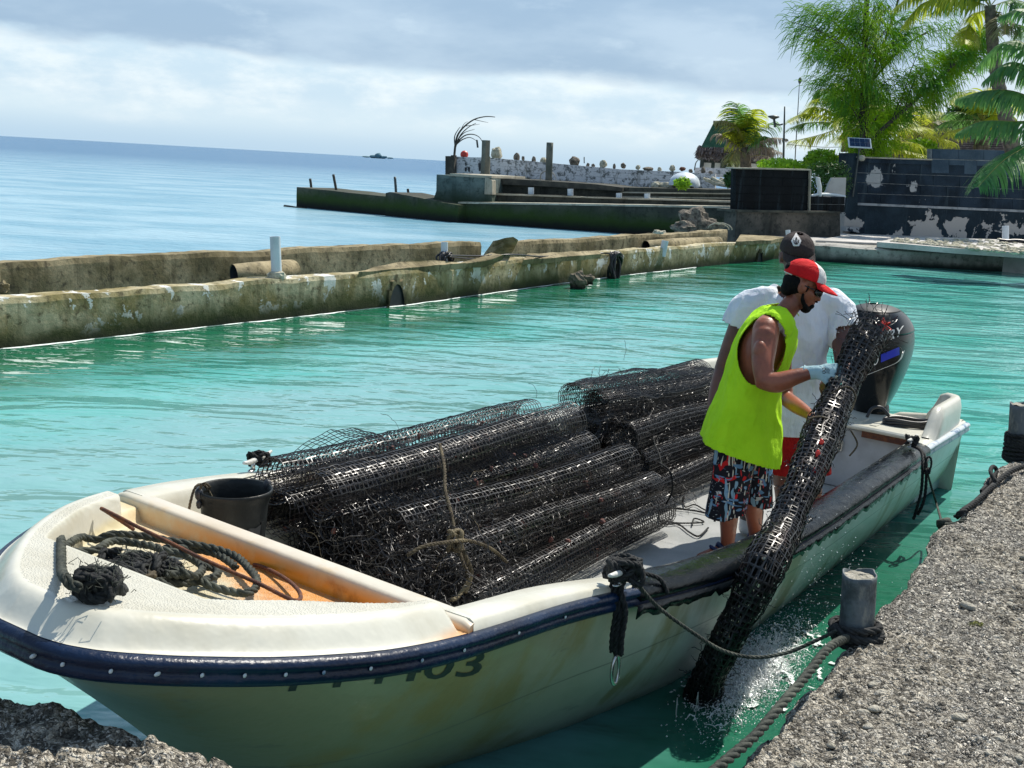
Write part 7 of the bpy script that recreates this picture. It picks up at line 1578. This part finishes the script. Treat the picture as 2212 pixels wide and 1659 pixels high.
for i in range(16):
    k = g.integers(12, K - 2); a = g.uniform(0, 6.3); c = bg[k] + (N_[k] * cos(a) + B_[k] * sin(a)) * .070; mb.ell(c, g.uniform(.006, .014, 3), basis(g.normal(size=3)), 7, 0, .5, i)
build(mb, 'pale_shells', M['coralw'], bag, True, kind='stuff')
X = []
for i in range(420):
    k = g.integers(4, K); a = g.uniform(0, 6.3); c = bg[k] + (N_[k] * cos(a) + B_[k] * sin(a)) * .076; d = g.normal(0, 1, (9, 3)) * .5 + g.normal(0, .6, 3); d /= np.linalg.norm(d, axis=1)[:, None] + 1e-6; X.append(c + np.cumsum(d * .008, 0))
top_ = bg[-1]
for i in range(170): c = top_ + g.normal(0, .055, 3) + T[-1] * -.02; d = np.cumsum(g.normal(0, .9, (9, 3)), 0) * .5 + g.normal(0, .7, 3) + T[-1] * .9; d /= np.linalg.norm(d, axis=1)[:, None]; X.append(c + np.cumsum(d * .010, 0))
mb = MB(); mb.strands(A_(X), .0018); build(mb, 'torn_ends', M['net'], bag, kind='stuff')
M['redtag'] = pm('red plastic tag', (.75, .03, .02), (.6, .05, .03), .4, 20)
mb = MB(); c = at(1912, 703, 6.18); X = []
for i in range(14): d = g.normal(0, .6, 3) + [0, 0, .1]; d /= np.linalg.norm(d); X.append([c, c + d * .02, c + d * .04 + g.normal(0, .004, 3)])
mb.strands(A_(X), .0045); build(mb, 'red_tuft', M['redtag'], bag)
mb = MB()
for x, y, Y, h in ((1760, 975, 5.55, .022), (1752, 1010, 5.5, .016), (1768, 948, 5.6, .014)): mb.ell(at(x, y, Y) - [0, .06, 0], (.012, .010, h), None, 8, 0, .4, x)
build(mb, 'red_scraps', M['redtag'], bag)
for pts in ([(1795, 850, 5.85), (1830, 835, 5.85), (1848, 855, 5.85), (1838, 890, 5.8)], [(1790, 905, 5.7), (1770, 900, 5.68), (1748, 905, 5.6), (1735, 925, 5.6)], [(1838, 930, 5.72), (1852, 960, 5.72), (1835, 985, 5.7)], [(1722, 1010, 5.4), (1710, 1040, 5.38), (1690, 1060, 5.35)]): mb = MB(); mb.rope(cr([at(*p) for p in pts]), .0045); build(mb, 'loose_cord', M['ropet'], bag, True)

# ---------------------------------------------------------------- outboard motor
ob = empty('outboard_motor', b2w((7.1, 0, .75)), 'large black outboard motor tilted over the transom', 'outboard motor')
M['cowl'] = pm('satin black cowl', (.003, .004, .005), (.007, .009, .010), .22, 2, spec=.25); M['cowlt'] = pm('dark grey cowl top', (.018, .020, .022), (.032, .035, .037), .5, 2, spec=.3)  # top panel a greyer black than the rest of the cowl
YO = 9.35
ax = BR @ [1, 0, 0]; ax[2] = 0; ax /= np.linalg.norm(ax); sd = np.cross([0, 0, 1], ax)
secs = [(1878, 896, .13, .10), (1882, 870, .19, .13), (1889, 835, .26, .17), (1898, 790, .33, .205), (1904, 745, .35, .225), (1904, 712, .335, .225), (1900, 690, .305, .21), (1895, 672, .25, .175), (1890, 661, .17, .12), (1889, 656, .06, .04)]
C0 = A_([at(x, y, YO) for x, y, _, _ in secs]); wd = A_([[l, w] for *_, l, w in secs]); C1 = cr(C0, 8); W1 = cr(np.c_[wd, 0 * wd[:, :1]], 8); a = np.arange(44) * 2 * pi / 44; R = []
for c, (l, w, _) in zip(C1, W1):
    ca, sa = np.cos(a), np.sin(a); e = .80; R.append(c + np.outer(np.sign(ca) * np.abs(ca) ** e * l, ax) + np.outer(np.sign(sa) * np.abs(sa) ** e * w, sd))
R = A_(R); split = int(len(R) * .56); mb = MB(); mb.loft(R[:split + 1], 0, True); cow = build(mb, 'lower_cowl', M['cowl'], ob, True)
mb = MB(); R2 = R[split:].copy(); c_ = R2.mean(1)[:, None]; R2 = c_ + (R2 - c_) * 1.025; mb.loft(R2, 0, True); cowt = build(mb, 'top_cowl', M['cowl'], ob, True)
mb = MB(); j = int(len(R) * .80); c_ = R[j:].mean(1)[:, None]; R3 = c_ + (R[j:] - c_) * 1.045; mb.loft(R3, 0, True); build(mb, 'top_panel', M['cowlt'], ob, True)
bt = b2w((7.12, -.05, .0)); mb = MB(); limb(mb, [C0[0] + [0, 0, .05], C0[0] - [0, 0, .25], bt + [0, 0, .0], bt - [0, 0, .35]], [.15, .13, .10, .09]); build(mb, 'midsection', M['cowl'], ob, True)
mb = MB(); mb.box(b2w((7.06, -.03, .72)), (.14, .32, .34), np.stack([ax, sd, [0, 0, 1]], 1), bev=.02); build(mb, 'clamp_bracket', M['cowl'], ob)
for tx, px, py, w, h, m, sl in ((norm2(text_tris('MERCURY', 1., .012, .3)), 1835, 766, 118, 21, 'cleatw', .36), (norm2(text_tris('150', 1., .01, .3)), 1868, 797, 30, 15, 'cleatw', .36)):
    decal('brand_lettering', cowt, tx, M[m], px, py, w, h, cowt, sl, .004); decal('brand_lettering', cow, tx, M[m], px, py, w, h, cow, sl, .004)
M['emblue'] = pm('blue emblem', (.012, .03, .42), None, .3)
gq = lambda nx, ny: (A_([(i / nx, j / ny, 0) for i in range(nx + 1) for j in range(ny + 1)]), [[i * (ny + 1) + j, (i + 1) * (ny + 1) + j, (i + 1) * (ny + 1) + j + 1, i * (ny + 1) + j + 1] for i in range(nx) for j in range(ny)])
for o_, w_ in ((cow, 1), (cowt, 1)):
    decal('blue_emblem', o_, gq(6, 3), M['emblue'], 1903, 783, 40, 17, ob, .42, .004)
    decal('emblem_line', o_, ring_tris([(0, 0), (.5, .0), (.80, .02), (.93, .3), (1, 1)], .05), M['cleatw'], 1860, 815, 92, 20, ob, .40, .005)

# ---------------------------------------------------------------- mooring lines, dock ropes
G1 = c3 + [0, 0, .06]
kn = lump(c3 + [0, 0, .05], (.075, .05, .05), 12, .011, 'rope_knot', 'roped', 'black rope knotted over the near gunwale cleat, with a tail hanging outside', seed=8)
hull_off = lambda s, h, o: b2w(np.array([s, -(halfw(s) + o), h]))
s3 = w2b(c3)[0]
mb = MB(); ht = cr([c3 + [0, 0, .04], hull_off(s3 - .01, .87, .01), hull_off(s3 - .02, .80, .045), hull_off(s3 - .03, .70, .05), hull_off(s3 - .02, .63, .05)])
mb.rope(ht, .012); mb.rope(ht + [.018, -.01, .006], .011); mb.rope(ht + [-.016, .006, .010], .010); mb.rope(cr([c3 + [0, 0, .03], hull_off(s3 + .15, .90, -.02), hull_off(s3 + .27, .86, .02), hull_off(s3 + .30, .80, .05)]), .009)
build(mb, 'hanging_tail', M['roped'], None, True, 'black rope tail hanging outside the hull from the near cleat', 'rope')
mb = MB(); cb = hull_off(s3 - .02, .585, .055); up = A_([0, 0, 1.]); u2 = BR @ [1, 0, 0]; P = [cb + u2 * .028 * cos(a) + up * (.055 * sin(a)) for a in np.linspace(0, 2 * pi, 26)]; P = A_(P); P[:, 2] = cb[2] - .01 + (P[:, 2] - cb[2]); mb.tube(P, .0075, 8, 0, False)
build(mb, 'carabiner', M['plate'], None, True, 'steel snap hook hanging at the end of the black rope tail', 'snap hook')
_, Bb, Bt, Br = B1
p1 = Bb + [-.03, -.05, .06]
def catmid(a, b, drop, n=26): t = np.linspace(0, 1, n)[:, None]; P = a * (1 - t) + b * t; P[:, 2] -= (4 * t * (1 - t))[:, 0] * drop; return P
px_line = [(1378, 1262, .0), (1420, 1310, .2), (1490, 1362, .4), (1560, 1405, .6), (1630, 1420, .75), (1700, 1410, .85), (1760, 1385, .93), (1808, 1362, 1.)]
Ya, Yb = c3[1], p1[1]; P = cr([at(x, y, Ya * (1 - t) + Yb * t) for x, y, t in px_line], 8); P[:, 1] -= .0
mb = MB(); mb.rope(P, .0075); build(mb, 'mooring_line', M['ropeg'], None, True, 'thin dark mooring line sagging from the near cleat to the post by the splash', 'rope')
mb = MB()
for i, z in enumerate((.025, .05, .075, .035, .06)):
    a = np.linspace(0, 2 * pi, 30); P = Bb + np.stack([np.cos(a) * (Br + .018 + .012 * (i > 2)), np.sin(a) * (Br + .018 + .012 * (i > 2)), z + .012 * np.sin(a + i * 1.3)], 1); mb.rope(P, .015)
build(mb, 'rope_turns', M['roped'], None, True, 'thick dark rope wound round the foot of the post by the splash', 'rope')
hv = [Bb + [-.05, -.06, .05], at(1790, 1400, 4.05), at(1740, 1462, 3.80), at(1690, 1520, 3.60), at(1630, 1590, 3.40), at(1560, 1650, 3.22), at(1480, 1720, 3.0)]
mb = MB(); mb.rope(cr(hv, 10), .0165); build(mb, 'thick_rope', M['ropeg'], None, True, 'thick twisted rope running from the post down past the dock edge', 'rope')
_, Bb2, Bt2, Br2 = B2; mb = MB()
for i in range(9): a = np.linspace(0, 2 * pi, 26); P = Bb2 + np.stack([np.cos(a) * (Br2 + .02), np.sin(a) * (Br2 + .02), .03 + i * .021 + .010 * np.sin(a + i)], 1); mb.rope(P, .0135)
build(mb, 'rope_turns', M['roped'], None, True, 'dark rope wound many times round the post at the right edge', 'rope')
e_ = [Bb2 + [.10, -.14, .05], on(2190, 1015, .62), on(2150, 1045, .60), on(2110, 1082, .60), on(2080, 1104, .60), on(2066, 1116, .56)]
mb = MB(); mb.rope(cr(e_, 8), .017); mb.rope(cr([on(2150, 1040, .62), on(2140, 1018, .66), on(2146, 1008, .64), on(2152, 1022, .60), on(2120, 1062, .58)]), .013); build(mb, 'dock_rope', M['roped'], None, True, 'frayed dark rope lying along the dock edge from the right hand post', 'rope')
# stern ropes
mb = MB(); s4 = w2b(c4)[0]; st = lambda pts: cr([at(x, y, Y) for x, y, Y in pts], 8); Yc = c4[1]
mb.rope(st([(1968, 962, Yc), (1990, 975, Yc - .12), (1993, 1010, Yc - .22), (1990, 1060, Yc - .25), (1980, 1100, Yc - .25), (1973, 1122, Yc - .25)]), .010); mb.rope(st([(1975, 960, Yc), (1998, 985, Yc - .15), (2001, 1030, Yc - .22), (1996, 1080, Yc - .25), (1982, 1112, Yc - .25)]), .010)
a = np.linspace(0, 2 * pi, 16); cL = at(2005, 1003, Yc - .25); mb.rope(cL + np.stack([np.cos(a) * .02, 0 * a, np.sin(a) * .05], 1), .007)
build(mb, 'stern_rope', M['roped'], None, True, 'doubled black rope hanging outside the hull from the stern cleat', 'rope'); lump(at(2003, 1018, Yc - .25), (.02, .02, .02), 5, .008, 'rope_knot', 'roped', 'small knot with a loop in the stern rope', seed=2)
lump(c4 + [0, 0, .04], (.04, .03, .03), 7, .010, 'rope_knot', 'roped', 'black rope knotted over the stern cleat', seed=4)
eb = on(2040, 1132, .50); mb = MB(); mb.rope(cr([at(2003, 1020, Yc - .25), at(2014, 1060, Yc - .2), at(2025, 1095, Yc - .15), eb + [-.02, 0, .02]]), .007); mb.rope(cr([eb, on(2052, 1133, .53), on(2068, 1130, .58), on(2085, 1120, .60)]), .011); mb.ell(eb, (.05, .03, .035), None, 10, 0, .4, 2)
build(mb, 'stern_line', M['ropeg'], None, True, 'thin line from the stern rope to a frayed black end at the dock edge', 'rope')

# ---------------------------------------------------------------- splash where the bag leaves the water
sc_ = on(1590, 1475, .0); g = np.random.default_rng(12); n = 11000
def specks(P, r, name, label):
    k = len(P); dirs = A_([[1, 0, 0], [-1, 0, 0], [0, 1, 0], [0, -1, 0], [0, 0, 1], [0, 0, -1]]); V = P[:, None] + dirs[None] * r[:, None, None]; F = A_([[0, 2, 4], [2, 1, 4], [1, 3, 4], [3, 0, 4], [2, 0, 5], [1, 2, 5], [3, 1, 5], [0, 3, 5]]).astype(np.int64); idx = (np.arange(k)[:, None, None] * 6 + F[None]).reshape(-1, 3)
    mb = MB(); mb.add(V.reshape(-1, 3), idx); return build(mb, name, M['drops'], smooth=True, kind='stuff', label=label)
b = NB('bright water drops'); M['drops'] = b.done((.92, .95, .95), .15, spec=1.)
# droplets fall along the hull side and scatter over the broken water
t = g.uniform(0, 1, 900); P = bg[(t * (K * .55)).astype(int)] + g.normal(0, .05, (900, 3)) * [1, 1, .3]; P[:, 2] = np.maximum(.01, P[:, 2] * g.uniform(0, 1, 900)); P += [.12, -.04, 0] + g.exponential(.10, (900, 3)) * [1, -.5, 0]
specks(P, g.uniform(.0008, .0026, 900), 'falling_drops', 'bright drops of water falling from the net bag')
pix = np.stack([g.normal(1632, 58, n), g.normal(1448, 46, n)], 1); pix[:, 1] += (pix[:, 0] - 1640) * -.55; P = A_([on(x, y, .0) for x, y in pix]); P[:, 2] = .008 + g.exponential(.018, n); dd = w2b(P); ok = dd[:, 1] < -(halfw(dd[:, 0]) * .80 + .02); specks(P[ok], (.0008 + .0045 * g.uniform(0, 1, n) ** 3)[ok], 'spray', 'white spray on the water beside the net bag')
# foam patches: thin crinkled lace on the water
q = on(1640, 1450, 0); U, V_ = np.meshgrid(np.linspace(-1.1, 1.3, 220), np.linspace(-.9, 1.1, 190), indexing='ij'); ex = A_([.62, .78, 0]); ey = A_([-.78, .62, 0]); G = q + U[..., None] * ex + V_[..., None] * ey
f = np.abs(fbm(G, 5.5, 5, 3)) + .5 * np.abs(fbm(G + 3, 14, 4, 8)); d0 = np.sqrt((U / .62) ** 2 + (V_ / .30) ** 2) + fbm(G, 2, 3, 4) * .9; lim = np.clip(.17 * (1.3 - d0), 0, .15); G[..., 2] = .012 + np.clip(fbm(G, 9, 4, 5), -.3, .4) * .07 * np.clip(1.2 - d0, 0, 1)
m = (f < lim); mm_ = m[:-1, :-1] & m[1:, 1:] | (m[1:, :-1] & m[:-1, 1:]); idx = np.arange(220 * 190).reshape(220, 190); qd = np.stack([idx[:-1, :-1], idx[1:, :-1], idx[1:, 1:], idx[:-1, 1:]], -1); bq_ = w2b(G.reshape(-1, 3)).reshape(G.shape); outside = bq_[..., 1] < -(halfw(bq_[..., 0]) * .78 + .03)
mb = MB(); mb.add(G.reshape(-1, 3), qd[mm_ & outside[:-1, :-1]]); build(mb, 'foam', M['foam'], smooth=True, kind='stuff', label='lacy white foam on the disturbed water beside the net bag')
X = []
for i in range(900):
    x, y = g.normal(1625, 48), g.normal(1452, 30); y += (x - 1632) * -.55; p = on(x, y, .012); q = w2b(p)
    if q[1] > -(halfw(q[0]) * .80 + .03): continue
    a = g.uniform(0, 6.3); d = A_([cos(a), sin(a), 0]) * g.uniform(.006, .022); hgt = g.exponential(.018); X.append([p, p + d + [0, 0, hgt * .8], p + 2 * d + [0, 0, hgt], p + 3 * d + g.normal(0, .004, 3) + [0, 0, hgt * .3]])
X = A_(X); mb = MB(); mb.strands(X, np.array([.0012, .0030, .0024, .0006])[None]); build(mb, 'splash', M['drops'], smooth=True, kind='stuff', label='ragged white splash beside the net bag')
# clear based jug behind the leg
jc = b2w(bon(1620, 1150, .32)); M['jug'] = pm('cloudy white plastic', (.55, .58, .60), (.45, .48, .50), .25, 9); jr = empty('jug', jc, 'squat cloudy jug with a black top standing behind the bare leg', 'jug')
mb = MB(); mb.lathe(jc, [(.0, 0), (.066, .002), (.072, .02), (.072, .05), (.070, .055), (.073, .075), (.070, .09)], 24); build(mb, 'base', M['jug'], jr, True); mb = MB(); mb.lathe(jc, [(.071, .088), (.072, .14), (.060, .19), (.03, .215), (0, .22)], 24); build(mb, 'top', M['black'], jr, True)
